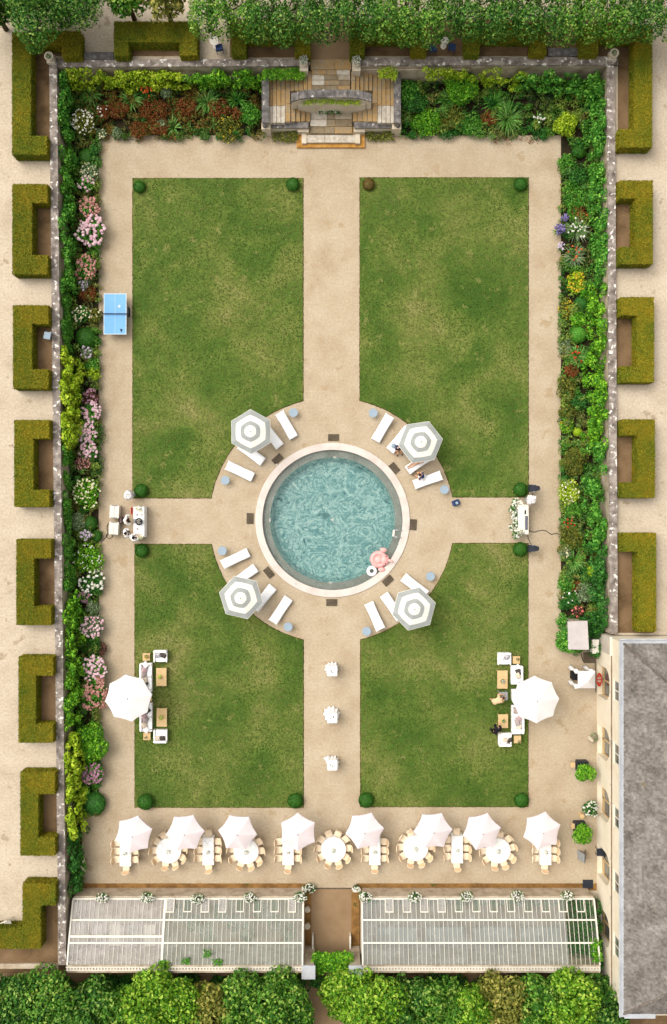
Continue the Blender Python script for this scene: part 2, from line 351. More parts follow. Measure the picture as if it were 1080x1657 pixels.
for i, pts in enumerate(LAWNS):
    g.prism(ragged(pts, .018, i), .0, .045); gb.prism(ragged(pts, .03, 9 + i), -.02, .006) if False else None
    xs = [p[0] for p in pts]; ys = [p[1] for p in pts]; n = 42000
    x = rg.uniform(min(xs), max(xs), n); y = rg.uniform(min(ys), max(ys), n); k = inside(pts, x, y); x, y = x[k], y[k]
    C_ = np.stack([x, y, np.full(len(x), .06)], 1); gg.leaves(C_, np.tile([0, 0, 1.], (len(x), 1)), .10, .5, i, jit=.5)
struct(g, 'lawn', M['lawn'])
g = G()
for i, pts in enumerate(LAWNS):
    n = len(pts); ar = sum(pts[k][0] * pts[(k + 1) % n][1] - pts[(k + 1) % n][0] * pts[k][1] for k in range(n)); sg = 1 if ar > 0 else -1; out = []
    for k in range(n):
        a, b, e = Vector(pts[k - 1]), Vector(pts[k]), Vector(pts[(k + 1) % n]); d1 = (b - a).normalized(); d2 = (e - b).normalized(); nv = (Vector((d1.y, -d1.x)) + Vector((d2.y, -d2.x))) * sg; nv = nv / max(.8, nv.length_squared / 2) if nv.length else nv
        out.append(tuple(b + nv * .045))
    g.prism(ragged(out, .016, 50 + i), -.01, .008)
struct(g, 'lawn_edging', M['lawn_edge'])
M['tuft'] = mat('grass_tufts', [c(58, 92, 30), c(78, 106, 38), c(100, 118, 50), c(128, 134, 72), c(146, 142, 88)], sc=.26, det=12, island=.22, rough=.8, leaf=.2, lo=.3, hi=.74, fine=7, fk=.25)
tag(gg.build('grass', M['tuft']), 'short mown grass tufts over the four lawns', 'grass', kind='stuff')

# ------------------------------------------------------------------ garden walls
def wallpoly(a, b, w, z0, z1, gg=None):
    a = Vector(a); b = Vector(b); d = (b - a).normalized(); n = Vector((-d.y, d.x)) * w / 2
    return [tuple(a + n), tuple(b + n), tuple(b - n), tuple(a - n)]
def garden_wall(name, a, b, w, label, joints=True):
    t = thing(name, (0, 0, 0), label, 'wall')
    g = G(); g.prism(wallpoly(a, b, w * .8, 0, 0), -.02, 2.2); g.build('wall_body', M['wall_stone'], t)
    g = G(); L = (Vector(b) - Vector(a)).length; n = int(L / 1.9); rg = random.Random(len(label))
    for i in range(n):
        p = Vector(a).lerp(Vector(b), i / n); q = Vector(a).lerp(Vector(b), (i + 1) / n - .006 / L); k = rg.uniform(-.006, .006)
        g.prism(wallpoly(p, q, w + k, 0, 0), 2.203, 2.35 + k)
    g.build('coping', M['coping'], t); return t
garden_wall('garden_wall', (wx(92), yq(92)), (wx(1562), YS), .50, 'long lichen-covered garden wall on the west side')
garden_wall('garden_wall', (ex(106), yq(106)), (ex(1025), yq(1026)), .50, 'long lichen-covered garden wall on the east side')
garden_wall('garden_wall', (X(93, 2.35), yq(102.5)), (X(496, 2.35), yq(101)), .46, 'lichen-covered garden wall left of the stone stairs')
garden_wall('garden_wall', (X(570, 2.35), yq(99.5)), (X(1001, 2.35), yq(98.5)), .50, 'grey lichen-covered garden wall right of the stone stairs')
# low light band under the right-hand north wall
def block(name, x0, x1, y0, y1, z0, z1, m, label, cat, parent=None):
    g = G(); g.box(x0, x1, y0, y1, z0, z1); o = g.build(name, m, parent); return tag(o, label, cat) if label else o
block('stone_ledge', X(581, 1.9), X(760, 1.9), Y(113, 1.9), yq(104) - .05, -.02, 1.9, M['wall_stone'], 'pale stone ledge at the foot of the wall right of the stairs', 'ledge')
block('retaining_wall', X(-60, 2.1), X(96, 2.1) - .03, Y(1567, 2.1), YS - .003, -.02, 2.15, M['wall_stone'], 'low stone retaining wall below the bottom left terrace', 'wall')
def finial(px, py, label):
    t = thing('wall_finial', (*P(px, py, 2.6), 2.35), label, 'finial', 'carved stone finials on the wall corners')
    g = G(); g.box(-.26, .26, -.26, .26, 0, .22); g.build('pedestal', M['pale_stone'], t)
    g = G(); g.lathe([(.1, .22), (.14, .3), (.27, .48), (.3, .6), (.25, .62), (.2, .56), (.06, .52)], 16); g.build('urn', M['pale_stone'], t, smooth=True)
    g = G(); C_, N_ = ell_pts([(0, 0, .62, .16, .16, .1)], 500, int(px)); g.leaves(C_, N_, .07, .6, 1); g.build('plant', M['f_deep'], t)
finial(82, 95, 'pale stone urn on the top left wall corner'); finial(992, 90, 'pale stone urn on the top right wall corner')
# pool -------------------------------------------------------------------------
pool = thing('swimming_pool', (PCX, PCY, 0), 'round swimming pool with pale stone coping in the middle of the garden', 'pool')
r1, r2, r3 = 125 * S, 113.3 * S, 101.5 * S
g = G(); g.lathe([(r2, -.12), (r2, .05), (r2 + .02, .07), (r1 - .02, .07), (r1, .05), (r1, -.1)], 144, cap=False)
M['pool_coping'] = mat('pool_coping', [c(200, 187, 177), c(216, 205, 196), c(224, 214, 206)], sc=.9, det=8, fine=16, fk=.08, spots=(c(188, 178, 172), 1.3, .66), rough=.6)
g.build('coping', M['pool_coping'], pool)
g = G(); g.lathe([(r2 + .02, -.13), (r2 + .02, -.23), (r3, -.23)], 96, cap=False)
M['ledge'] = mat('pool_ledge', [c(136, 142, 132), c(166, 170, 160)], sc=1.2, det=7, fine=14, fk=.15)
g.build('ledge', M['ledge'], pool, smooth=False)
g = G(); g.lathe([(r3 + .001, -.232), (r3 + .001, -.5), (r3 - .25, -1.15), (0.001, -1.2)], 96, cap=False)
M['liner'] = mat('liner_painted_ripples', [c(66, 118, 122), c(144, 192, 188), c(102, 158, 158), c(196, 228, 220), c(136, 184, 180), c(92, 146, 148), c(156, 202, 196), c(228, 244, 238)], sc=.85, det=5, dist=2.6, fine=3, fk=.25, lo=.32, hi=.7, spots=(c(92, 140, 138), .75, .65))  # light and dark swirls of the water ripples are painted into the liner colour
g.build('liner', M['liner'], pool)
g = G(); g.cyl(0, 0, .09, -1.19, -1.12, 16); g.build('drain', M['white_paint'], pool)
for a in (88, 268, 180): 
    g = G(); g.M = Matrix.Rotation(R(a), 4, 'Z'); g.box(r3 - .06, r3 + .06, -.11, .11, -.226, -.18); g.build('skimmer', M['white_paint'], pool)
for q in ((448, 752), (432, 836), (430, 820)):
    x, y = P(*q); g = G(); g.cyl(x - PCX, y - PCY, .07 if q[0] > 440 else .09, .072 if q[0] > 440 else -.228, .085 if q[0] > 440 else -.21, 14); g.build('inlet_cover', M['pool_coping'] if q[0] > 440 else M['ledge'], pool)
lad = thing('pool_ladder', (*P(640.5, 863), 0), 'small steel pool ladder on the right side of the pool', 'ladder', rz=R(-8))
for s in (-1, 1):
    g = G(); g.tube([(.42, s * .24, -.2), (.42, s * .24, .18), (.3, s * .24, .3), (.0, s * .24, .3), (-.1, s * .24, .15), (-.12, s * .24, -1.0)], .024, 8); g.build('rail', M['metal'], lad, smooth=True)
for z in (-.1, -.4, -.7):
    g = G(); g.box(-.19, -.06, -.23, .23, z, z + .03); g.build('rung', M['white_paint'], lad)
# water surface: a real rippled mesh
g = G(); n, m = 220, 110; V = [(0, 0, 0)]
rr = np.linspace(.03, 1, m) * (r2 - .003); aa = np.arange(n) * 2 * PI / n
xx = (rr[:, None] * np.cos(aa)); yy = (rr[:, None] * np.sin(aa)); zz = .006 * vnoise(xx, yy, 2, 3.0)
V = np.concatenate([np.zeros((1, 3)), np.stack([xx, yy, zz], 2).reshape(-1, 3)])
i = np.arange(n); F1 = [(0, 1 + k, 1 + (k + 1) % n) for k in range(n)]
F2 = np.concatenate([np.stack([1 + j * n + i, 1 + (j + 1) * n + i, 1 + (j + 1) * n + (i + 1) % n, 1 + j * n + (i + 1) % n], 1) for j in range(m - 1)])
g.add(V, F2); g.add(V[:1 + n], F1)
w = bpy.data.materials.new('pool_water'); w.use_nodes = True; nt = w.node_tree; b = nt.nodes['Principled BSDF']
b.inputs['Base Color'].default_value = (.95, .99, .985, 1); b.inputs['Transmission Weight'].default_value = 1; b.inputs['IOR'].default_value = 1.33; b.inputs['Roughness'].default_value = .02
tc = nt.nodes.new('ShaderNodeTexCoord'); n1 = noise(nt, tc.outputs['Object'], 1.9, 5, .6, 2.4); bp = nt.nodes.new('ShaderNodeBump'); bp.inputs['Strength'].default_value = .9; bp.inputs['Distance'].default_value = .03
nt.links.new(n1.outputs['Fac'], bp.inputs['Height']); nt.links.new(bp.outputs['Normal'], b.inputs['Normal'])
lp = nt.nodes.new('ShaderNodeBsdfTransparent')
tag(g.build('water', w, smooth=True, at=(PCX, PCY, -.09)), kind='structure')
# mats round the pool
for i, (px, py, ds) in enumerate([(540, 708, 'above the pool'), (449.5, 743, 'at the upper left of the pool'), (405, 839, 'left of the pool'), (435.5, 926.5, 'at the lower left of the pool'), (537, 975, 'below the pool'), (628, 939.5, 'at the lower right of the pool'), (669, 849, 'right of the pool'), (638.5, 757.5, 'at the upper right of the pool')]):
    x, y = P(px, py); a = math.atan2(y - PCY, x - PCX)
    t = thing('duckboard', (x, y, 0), 'brown slatted wooden duckboard ' + ds, 'duckboard', 'duckboards round the pool', a - PI / 2)
    g = G()
    for k in range(9): g.box(-.37, .37, -.235 + k * .0525, -.19 + k * .0525, .02, .05)
    g.build('slats', M['brown_wood'], t)
    for xx_ in (-.3, .3):
        g = G(); g.box(xx_ - .03, xx_ + .03, -.23, .23, .0, .019); g.build('batten', M['brown_wood'], t)
# inflatables
t = thing('inflatable_animal', (*P(613, 905), -.06), 'pink inflatable animal float with two round ears beside the pool edge', 'pool float', rz=R(-5))
def torus(g, R_, r_, z, n=28, m=10, cx=0, cy=0, sx=1, sy=1):
    V = [(cx + sx * (R_ + r_ * math.cos(b)) * math.cos(a), cy + sy * (R_ + r_ * math.cos(b)) * math.sin(a), z + r_ * math.sin(b)) for a in [2 * PI * i / n for i in range(n)] for b in [2 * PI * j / m for j in range(m)]]
    return g.add(V, [(i * m + j, ((i + 1) % n) * m + j, ((i + 1) % n) * m + (j + 1) % m, i * m + (j + 1) % m) for i in range(n) for j in range(m)])
g = G(); torus(g, .42, .17, .12); g.ell(.42, 0, .2, .3, .38, .22, 18, 9); g.build('body', M['pink'], t, smooth=True)
g = G(); torus(g, .2, .035, .21, cx=-.1); g.cyl(-.1, 0, .36, .1, .2, 24); g.build('seat', M['pale_pink'], t, smooth=True)
for s in (-1, 1):
    g = G(); g.ell(.26, s * .66, .14, .24, .17, .09, 16, 8); g.build('ear', M['pink'], t, smooth=True)
    g = G(); g.ell(.47, s * .25, .36, .035, .05, .05, 8, 6); g.build('eye', M['iris'], t)
g = G(); g.tube([(.62, 0, .26), (.78, -.02, .24), (.9, -.06, .2), (.96, -.1, .22)], .1, 10, .06); g.build('trunk', M['pale_pink'], t, smooth=True)
g = G(); torus(g, .25, .11, 0); tag(g.build('swim_ring', M['towel'], smooth=True, at=(*P(602, 924), -.03)), 'white inflatable swim ring floating beside the pink float', 'swim ring')

# ------------------------------------------------------------------ clipped hedges
def rects_pts(rects, z0, z1, dens, seed):
    rg = np.random.default_rng(seed); C = []; N = []
    def put(n, f, nv):
        u = rg.uniform(0, 1, n); v = rg.uniform(0, 1, n); C.append(np.stack(f(u, v), 1)); N.append(np.tile(nv, (n, 1)))
    for (x0, x1, y0, y1) in rects:
        A = lambda a: max(1, int(a * dens)); w, d, h = x1 - x0, y1 - y0, z1 - z0
        put(A(w * d), lambda u, v: (x0 + u * w, y0 + v * d, np.full_like(u, z1)), (0, 0, 1.))
        put(A(w * h * .7), lambda u, v: (x0 + u * w, np.full_like(u, y0), z0 + v * h), (0, -1., 0)); put(A(w * h * .7), lambda u, v: (x0 + u * w, np.full_like(u, y1), z0 + v * h), (0, 1., 0))
        put(A(d * h * .7), lambda u, v: (np.full_like(u, x0), y0 + u * d, z0 + v * h), (-1., 0, 0)); put(A(d * h * .7), lambda u, v: (np.full_like(u, x1), y0 + u * d, z0 + v * h), (1., 0, 0))
    C = np.concatenate(C); C += rg.normal(0, .016, C.shape); return C, np.concatenate(N)
def hedge(prects, label, seed, h=1.05, m='f_hedge'):
    z1 = ZT + h; rects = [(X(a, z1), X(b, z1), Y(d, z1), Y(e, z1)) for (a, b, e, d) in prects]
    ox = sum(q[0] + q[1] for q in rects) / 2 / len(rects); oy = sum(q[2] + q[3] for q in rects) / 2 / len(rects)
    g = G(); k = .03
    for i, (x0, x1, y0, y1) in enumerate(rects): g.box(x0 + k, x1 - k, y0 + k, y1 - k, ZT - .02, z1 - k - i * .004)
    g.mi = 1
    C, N = rects_pts(rects, ZT, z1, 900, seed); g.leaves(C, N, .085, .6, seed, jit=.55)
    o = g.build('clipped_hedge', [M['f_hedge_core'], M[m]], org=(ox, oy, ZT), at=(ox, oy, ZT))
    return tag(o, label, 'hedge', 'clipped yew hedges on the terraces')
WH = [(20.5, 77, 298, 443.5, 52, 328, 413), (21.5, 78.5, 494, 628.5, 52, 524, 598), (23.5, 80, 680, 819.5, 54, 709, 793), (27, 83, 873, 1011, 55, 903, 981.5), (30.5, 86, 1063, 1201.5, 58, 1093, 1172), (33.5, 89, 1249.5, 1384.5, 62, 1284.5, 1355)]
nm = ['topmost', 'second', 'third', 'fourth', 'fifth', 'sixth']
for i, (x0, x1, y0, y1, xi, ya, yb) in enumerate(WH):
    hedge([(x0, xi, y0, y1), (xi - .5, x1, y0, ya), (xi - .5, x1, yb, y1)], 'olive C-shaped clipped hedge, %s of six behind the west wall' % nm[i], i)
hedge([(37, 66, 1430, 1535), (65.5, 90, 1430, 1465), (-30, 37.5, 1502, 1535)], 'olive S-shaped hedge at the bottom left, beside a white chair', 20)
hedge([(20, 50, 52, 250), (49.5, 76, 220, 250), (49.5, 130, 50, 72), (101, 130, 71.5, 92)], 'long green hedge round the top left corner of the wall', 21)
hedge([(185, 319, 35, 68), (185, 208, 67.5, 91), (291, 319, 67.5, 89.5)], 'green C-shaped hedge opening downward above the left north wall', 22)
for i, (a, b, d) in enumerate([(375, 502, 'left of the stairs'), (567, 690, 'right of the stairs'), (753, 884, 'second right of the stairs')]):
    hedge([(a, b, 38, 62), (a, a + 23, 61.5, 88), (b - 24, b, 61.5, 87)], 'dark hedge with two stub ends under the clipped trees, ' + d, 24 + i)
hedge([(940, 1056, 40, 62), (940, 968, 61.5, 87), (1026.5, 1055.5, 61.5, 238), (1002, 1027, 209, 238)], 'olive hedge round the top right corner of the wall', 28)
EH = [(1003, 1056.5, 292, 427, 1028, 321, 400), (1005, 1058.5, 481, 618, 1031, 510, 593), (1007, 1060, 679, 805, 1031.5, 704, 781)]
for i, (x0, x1, y0, y1, xi, ya, yb) in enumerate(EH):
    hedge([(xi, x1, y0, y1), (x0, xi + .5, y0, ya), (x0, xi + .5, yb, y1)], 'olive C-shaped clipped hedge, %s of three behind the east wall' % nm[i], 30 + i)
hedge([(1032, 1062, 863, 1022), (1007.5, 1032.5, 863, 892.5)], 'L-shaped hedge behind the east wall, reaching down to the stone building', 35)
g = G()
def soilrect(a, b, d, e): g.box(X(a, ZT), X(b, ZT), Y(e, ZT), Y(d, ZT), ZT - .01, ZT + .006)
for (x0, x1, y0, y1, xi, ya, yb) in WH: soilrect(x0 + 4, x1 + 10, y0 + 3, y1 - 3)
for (x0, x1, y0, y1, xi, ya, yb) in EH: soilrect(x0 - 10, x1 - 3, y0 + 3, y1 - 3)
soilrect(1000, 1058, 866, 1024); soilrect(1000, 1050, 60, 236); soilrect(22, 84, 55, 248); soilrect(85, 136, 55, 91); soilrect(187, 316, 38, 91)
soilrect(372, 500, 30, 93); soilrect(570, 1000, 30, 91); soilrect(60, 94, 1433, 1558); soilrect(-30, 60, 1505, 1558)
struct(g, 'soil_bed', M['soil'])
g = G(); g.box(X(500, ZT), X(570, ZT), Y(96, ZT), Y(20, ZT), ZT - .008, ZT + .01); struct(g, 'terrace_path', M['ramp'])
# ------------------------------------------------------------------ stone staircase
st = thing('stone_staircase', (0, 0, 0), 'old stone double staircase climbing to the terrace at the top', 'staircase')
def sb(g, a, b, d, e, z0, z1): g.box(X(a, z1), X(b, z1), Y(e, z1), Y(d, z1), z0, z1)
def slabs(g, a, b, d, e, z, nx, ny, seed, gap=.8):
    rg = random.Random(seed)
    ys = [d + (e - d) * i / ny for i in range(ny + 1)]
    for j in range(ny):
        cuts = sorted([0, 1] + [min(.95, max(.05, (i + rg.uniform(-.25, .25)) / nx)) for i in range(1, nx)])
        for u, v in zip(cuts, cuts[1:]): sb(g, a + (b - a) * u + gap / 2, a + (b - a) * v - gap / 2, ys[j] + gap / 2, ys[j + 1] - gap / 2, z - .14, z + rg.uniform(-.012, .012))
def step(a, b, d, e, z, nx, ny, seed, z0=-.02, m='tread'):
    g = G(); slabs(g, a, b, d, e, z, nx, ny, seed); sb(g, a + .3, b - .3, d + .3, e - .3, z0, z - .03); g.build('step', M[m], st)
step(480, 591, 217, 239, .15, 3, 1, 1, m='tread_orange'); step(489, 582, 205, 231, .31, 2, 2, 2)
for a in (489, 576):
    g = G(); sb(g, a - .5, a + 7, 216, 232, -.02, .36); g.build('pier', M['pale_stone'], st)
g = G(); slabs(g, 502, 570, 170, 216, .47, 3, 4, 5); sb(g, 502, 570, 168, 216, -.02, .4); g.build('landing', M['tread'], st)
mx = lambda a: 1073 - a
for s in (0, 1):
    f = (lambda a: a) if s == 0 else mx
    def sp(a, b): a, b = f(a), f(b); return min(a, b), max(a, b)
    for i in range(5):
        a, b = sp(502 - 8 * i, 494 - 8 * i); step(a, b, 168, 197, .63 + .15 * i, 1, 2, 10 + i + s * 30)
    for i in range(4):
        a, b = sp(462 - 7 * i, 455 - 7 * i); step(a, b, 116, 199, 1.23 + .004 * i, 1, 3, 20 + i + s * 30)
    a, b = sp(470, 462); step(a, b, 116, 168, 1.235, 1, 2, 60 + s)
    for i in range(5):
        a, b = sp(470 + 7 * i, 477 + 7 * i); step(a, b, 115, 147, 1.38 + .14 * i, 1, 2, 40 + i + s * 30)
    g = G(); a, b = sp(425, 435); sb(g, a, b, 119, 199, -.02, 1.5); g.build('side_wall', M['wall_stone'], st)
    g = G(); a, b = sp(424, 435.5)
    for i in range(4): sb(g, a, b, 119 + 20 * i, 138.6 + 20 * i, 1.51, 1.64)
    g.build('side_coping', M['dark_coping'], st)
    g = G(); a, b = sp(424.5, 499); sb(g, a, b, 199.5, 208, -.02, .75); g.build('front_wall', M['pale_stone'], st)
    g = G(); a, b = sp(440, 500)
    for i in range(3): q, r_ = sp(440 + 20 * i, 459.6 + 20 * i); sb(g, q, r_, 197.5, 207, .76, .88)
    g.build('front_coping', M['dark_coping'], st)
    g = G(); a, b = sp(482, 500); sb(g, a, b, 207.5, 213, -.02, .62); g.build('pier', M['pale_stone'], st)
    g = G(); a, b = sp(423.5, 438); sb(g, a, b, 198, 209, -.02, 1.05); g.build('pier', M['pale_stone'], st)
    x, y = P(*(f(429), 202), 1.2); g = G(); g.lathe([(.12, 1.05), (.17, 1.1), (.18, 1.2), (.12, 1.32), (.03, 1.36)], 14, x, y); g.build('ball_finial', M['dark_coping'], st, smooth=True)
g = G(); slabs(g, 505, 567, 113, 146, 2.05, 3, 4, 77); sb(g, 505, 567, 113, 148, -.02, 1.98); g.build('upper_landing', M['tread'], st)
g = G(); slabs(g, 503, 569, 96, 113, 2.07, 2, 1, 78); sb(g, 503, 569, 97, 113, -.02, 1.9); g.build('threshold', M['tread'], st)
# curved back wall with its coping
def arcw(z0, z1, w0, w1, n=14, split=0):
    g = G()
    for i in range(n):
        u0, u1 = -1 + 2 * i / n, -1 + 2 * (i + 1) / n
        if split: u1 -= .012
        pt = lambda u, o: P(536.5 + 65 * u, 145.5 + 7 * u * u * u * u + o, z1)
        g.prism([pt(u0, w0), pt(u1, w0), pt(u1, w1), pt(u0, w1)], z0, z1)
    return g
arcw(-.02, 2.3, 0, 11).build('curved_wall', M['pale_stone'], st)
arcw(2.303, 2.45, -1, 12, 10, 1).build('curved_coping', M['dark_coping'], st)
g = G(); sb(g, 482, 592, 158.5, 169, .2, 1.75); g.build('planter_ledge', M['pale_stone'], st)
def plantpatch(name, x0, x1, y0, y1, z, h, m, label, cat, seed, n=400, size=.12, blooms=None, strap=False, kind=None):
    rg = np.random.default_rng(seed); gx = rg.uniform(0, 1, n); gy = rg.uniform(0, 1, n)
    ax, bx, ay, by = X(x0, z + h), X(x1, z + h), Y(y1, z + h), Y(y0, z + h); ox, oy = (ax + bx) / 2, (ay + by) / 2
    x = ax + gx * (bx - ax) + rg.normal(0, .05, n); y = ay + gy * (by - ay) + rg.normal(0, .04, n)
    hz = z + h * (.35 + .65 * np.clip(.5 + .6 * vnoise(x, y, seed, 2.2), 0, 1)) * (1 - rg.uniform(0, 1, n) ** 2 * .8)
    g = G(); g.leaves(np.stack([x, y, hz], 1), np.tile([0, 0, 1.], (n, 1)), size, .4 if strap else .6, seed, jit=.7)
    o = g.build(name, m, org=(ox, oy, z), at=(ox, oy, z)); tag(o, label, cat, kind=kind)
    if blooms:
        bm, nb, br = blooms; g = G(); k = rg.integers(0, n, nb)
        for i in k: g.ell(x[i] - ox, y[i] - oy, hz[i] - z + .04, br * rg.uniform(.7, 1.3), br * rg.uniform(.7, 1.3), br * .7, 7, 4)
        g.build('blossoms', bm, o)
    return o
plantpatch('ledge_plants', 490, 584, 159, 167, 1.75, .35, M['f_lime'], 'yellow-green plants along the ledge below the curved stair wall', 'plants', 4, 700, .1)
plantpatch('niche_plant', 517, 553, 170, 180, .48, .5, M['f_deep'], 'white-flowering plants in the niche between the stair flights', 'plants', 5, 260, .14, (M['b_white'], 26, .05))
plantpatch('hanging_plant', 440, 482, 206, 226, 0, .6, M['f_olive'], 'olive green plants at the foot of the stairs, left side', 'plants', 6, 500, .14)
plantpatch('hanging_plant', 594, 638, 206, 224, 0, .6, M['f_olive'], 'olive green plants at the foot of the stairs, right side', 'plants', 7, 500, .14)
plantpatch('wall_plant', 425, 494, 107, 124, 1.9, .7, M['f_bright'], 'bright green hanging plant over the wall top left of the stairs', 'plants', 8, 1400, .16, strap=True)
plantpatch('wall_plant', 613, 643, 107, 124, 1.9, .6, M['f_lime'], 'yellow-green tuft hanging over the wall right of the stairs', 'plants', 9, 500, .15, strap=True)
for px, d in ((492, 'left'), (577, 'right')):
    x, y = P(px, 103, 2.6); t = thing('flower_urn', (x, y, 2.07 if px > 540 else 2.07), 'white flowers in a stone urn on the wall end %s of the steps' % d, 'flower urn')
    g = G(); g.box(-.27, .27, -.42, .25, -.6, .42); g.build('pedestal', M['pale_stone'], t)
    g = G(); g.lathe([(.1, .42), (.22, .6), (.26, .68), (.2, .66)], 14); g.build('urn', M['pale_stone'], t, smooth=True)
    C_, N_ = ell_pts([(0, .1, .78, .28, .26, .2)], 130, px); g = G(); g.leaves(C_, N_, .12, .5, 1); g.build('foliage', M['f_deep'], t)
    g = G()
    for i in range(26): a = i * 2.4; r_ = .3 * math.sqrt((i + .5) / 26); g.ell(r_ * math.cos(a), .1 + r_ * math.sin(a), .96 - r_ * .4, .045, .045, .035, 6, 4)
    g.build('blossoms', M['b_white'], t)

# ------------------------------------------------------------------ plants of the borders
def shrub(px, py, r, h, m, label, cat='shrub', bloom=None, nb=0, br=.06, leaf=.14, dens=130, name='shrub', k=7, seed=None, sx=1, sy=1, z0=0, bcl=1, spread=.55):
    seed = int(px * 31 + py * 7) if seed is None else seed
    zt = z0 + h * .8; x, y = P(px, py, zt); R_ = r * S * (1 - zt / H)
    L = lumpy(R_, h, seed, k, sx=sx, sy=sy, spread=spread); C_, N_ = ell_pts(L, dens, seed)
    C_[:, 2] = np.maximum(C_[:, 2], .02)
    g = G(); g.leaves(C_, N_, leaf, .55, seed); g.mi = 0
    t = thing(name, (x, y, z0), label, cat); g.build('foliage', M[m], t)
    g = G(); rg = random.Random(seed)
    for i in range(5):
        a = rg.uniform(0, 2 * PI); g.tube([(0, 0, 0), (.3 * R_ * math.cos(a), .3 * R_ * math.sin(a), h * .35), (.5 * R_ * math.cos(a), .5 * R_ * math.sin(a), h * .6)], .03, 5, .012)
    g.build('stems', M['trunk'], t)
    if bloom:
        g = G(); rgn = np.random.default_rng(seed); C2, N2 = ell_pts(L, 90, seed + 1, low=.25, thick=.04)
        # keep the outermost points, i.e. those not buried in another lump
        keep = np.ones(len(C2), bool)
        for (cx, cy, cz, a, b, d) in L: keep &= (((C2 - [cx, cy, cz]) / [a, b, d]) ** 2).sum(1) > .86
        C2 = C2[keep]
        idx = rgn.permutation(len(C2))[:nb]
        for i in idx:
            for _ in range(bcl):
                q = C2[i] + (rgn.normal(0, br * .8, 3) if bcl > 1 else 0); b_ = br * rgn.uniform(.65, 1.3); g.ell(q[0], q[1], q[2] + .02, b_, b_ * rgn.uniform(.8, 1.2), b_ * .75, 7, 4, wob=.15, rg=rg)
        g.build('blossoms', M[bloom], t)
    return t
def ball(px, py, r, label, m='f_box', h=None, group=None, z0=0):
    R_ = r * S; h = 2 * R_ * .56 if h is None else h; zt = z0 + h * .75; x, y = P(px, py, zt); R_ *= (1 - zt / H)
    g = G(); g.ell(0, 0, h / 2, R_ * .93, R_ * .93, h / 2 * .95, 20, 12); C_, N_ = ell_pts([(0, 0, h / 2, R_, R_, h / 2)], 620, int(px + py), thick=.03, low=-.8)
    g.leaves(C_, N_, .07, .6, 2, jit=.5); o = g.build('topiary_ball', M[m], at=(x, y, z0)); return tag(o, label, 'topiary', group)
def strap(px, py, r, h, m, label, n=70, seed=None, bloom=None, nb=0, w=.035, cat='plant', name='strap_leaf_plant'):
    seed = int(px * 13 + py) if seed is None else seed
    rg = random.Random(seed); x, y = P(px, py, h * .6); R_ = r * S; g = G()
    for i in range(n):
        a = rg.uniform(0, 2 * PI); L = R_ * rg.uniform(.55, 1.1); hh = h * rg.uniform(.6, 1.1); V = []; ww = w * rg.uniform(.7, 1.3)
        for j in range(6):
            u = j / 5; d = L * u; z = hh * (1.9 * u - 1.25 * u * u) + .03; wd = ww * (1 - u) ** .7 + .003
            V += [(d * math.cos(a) - wd * math.sin(a), d * math.sin(a) + wd * math.cos(a), z), (d * math.cos(a) + wd * math.sin(a), d * math.sin(a) - wd * math.cos(a), z)]
        g.add(V, [(2 * j, 2 * j + 1, 2 * j + 3, 2 * j + 2) for j in range(5)])
    t = thing(name, (x, y, 0), label, cat); g.build('leaves', M[m], t)
    if bloom:
        g = G()
        for i in range(nb): a = rg.uniform(0, 2 * PI); q = R_ * rg.uniform(.1, .75); g.ell(q * math.cos(a), q * math.sin(a), h * rg.uniform(.9, 1.3), .07, .07, .055, 7, 4)
        g.build('blossoms', M[bloom], t)
    return t
def mounds(L, dens, seed, low=-.2, thick=.18):
    C_, N_ = ell_pts(L, dens, seed, low, thick); C_[:, 2] = np.maximum(C_[:, 2], .02); return C_, N_
def region_cover(label, x0, x1, y0, y1, h, m, seed, n, size=.16, cat='ground cover', name='border_planting', sl=None):
    """low mixed planting: stuff"""
    rg = np.random.default_rng(seed); ax, bx, ay, by = X(x0, .3), X(x1, .3), Y(y1, .3), Y(y0, .3); k = int((bx - ax) * (by - ay) * 6.5) + 4; L = []
    for i in range(k):
        r = rg.uniform(.16, .42) * min(1, .5 + h); x, y = rg.uniform(ax, bx), rg.uniform(ay, by); q = .55 * r
        if sl == 'E': x = min(x, bx - q - .1 * rg.uniform(0, 1))
        if sl == 'W': x = max(x, ax + q + .1 * rg.uniform(0, 1))
        if sl == 'S': y = max(y, ay + q + .1 * rg.uniform(0, 1))
        hh = h * rg.uniform(.35, 1.35); L.append((x, y, hh * .45, r, r * rg.uniform(.7, 1.2), hh * .6))
    C_, N_ = mounds(L, 105, seed, -.05); g = G(); g.leaves(C_, N_, size, .45, seed, jit=.65, svar=.5)
    return tag(g.build(name, m), label, cat, kind='stuff')
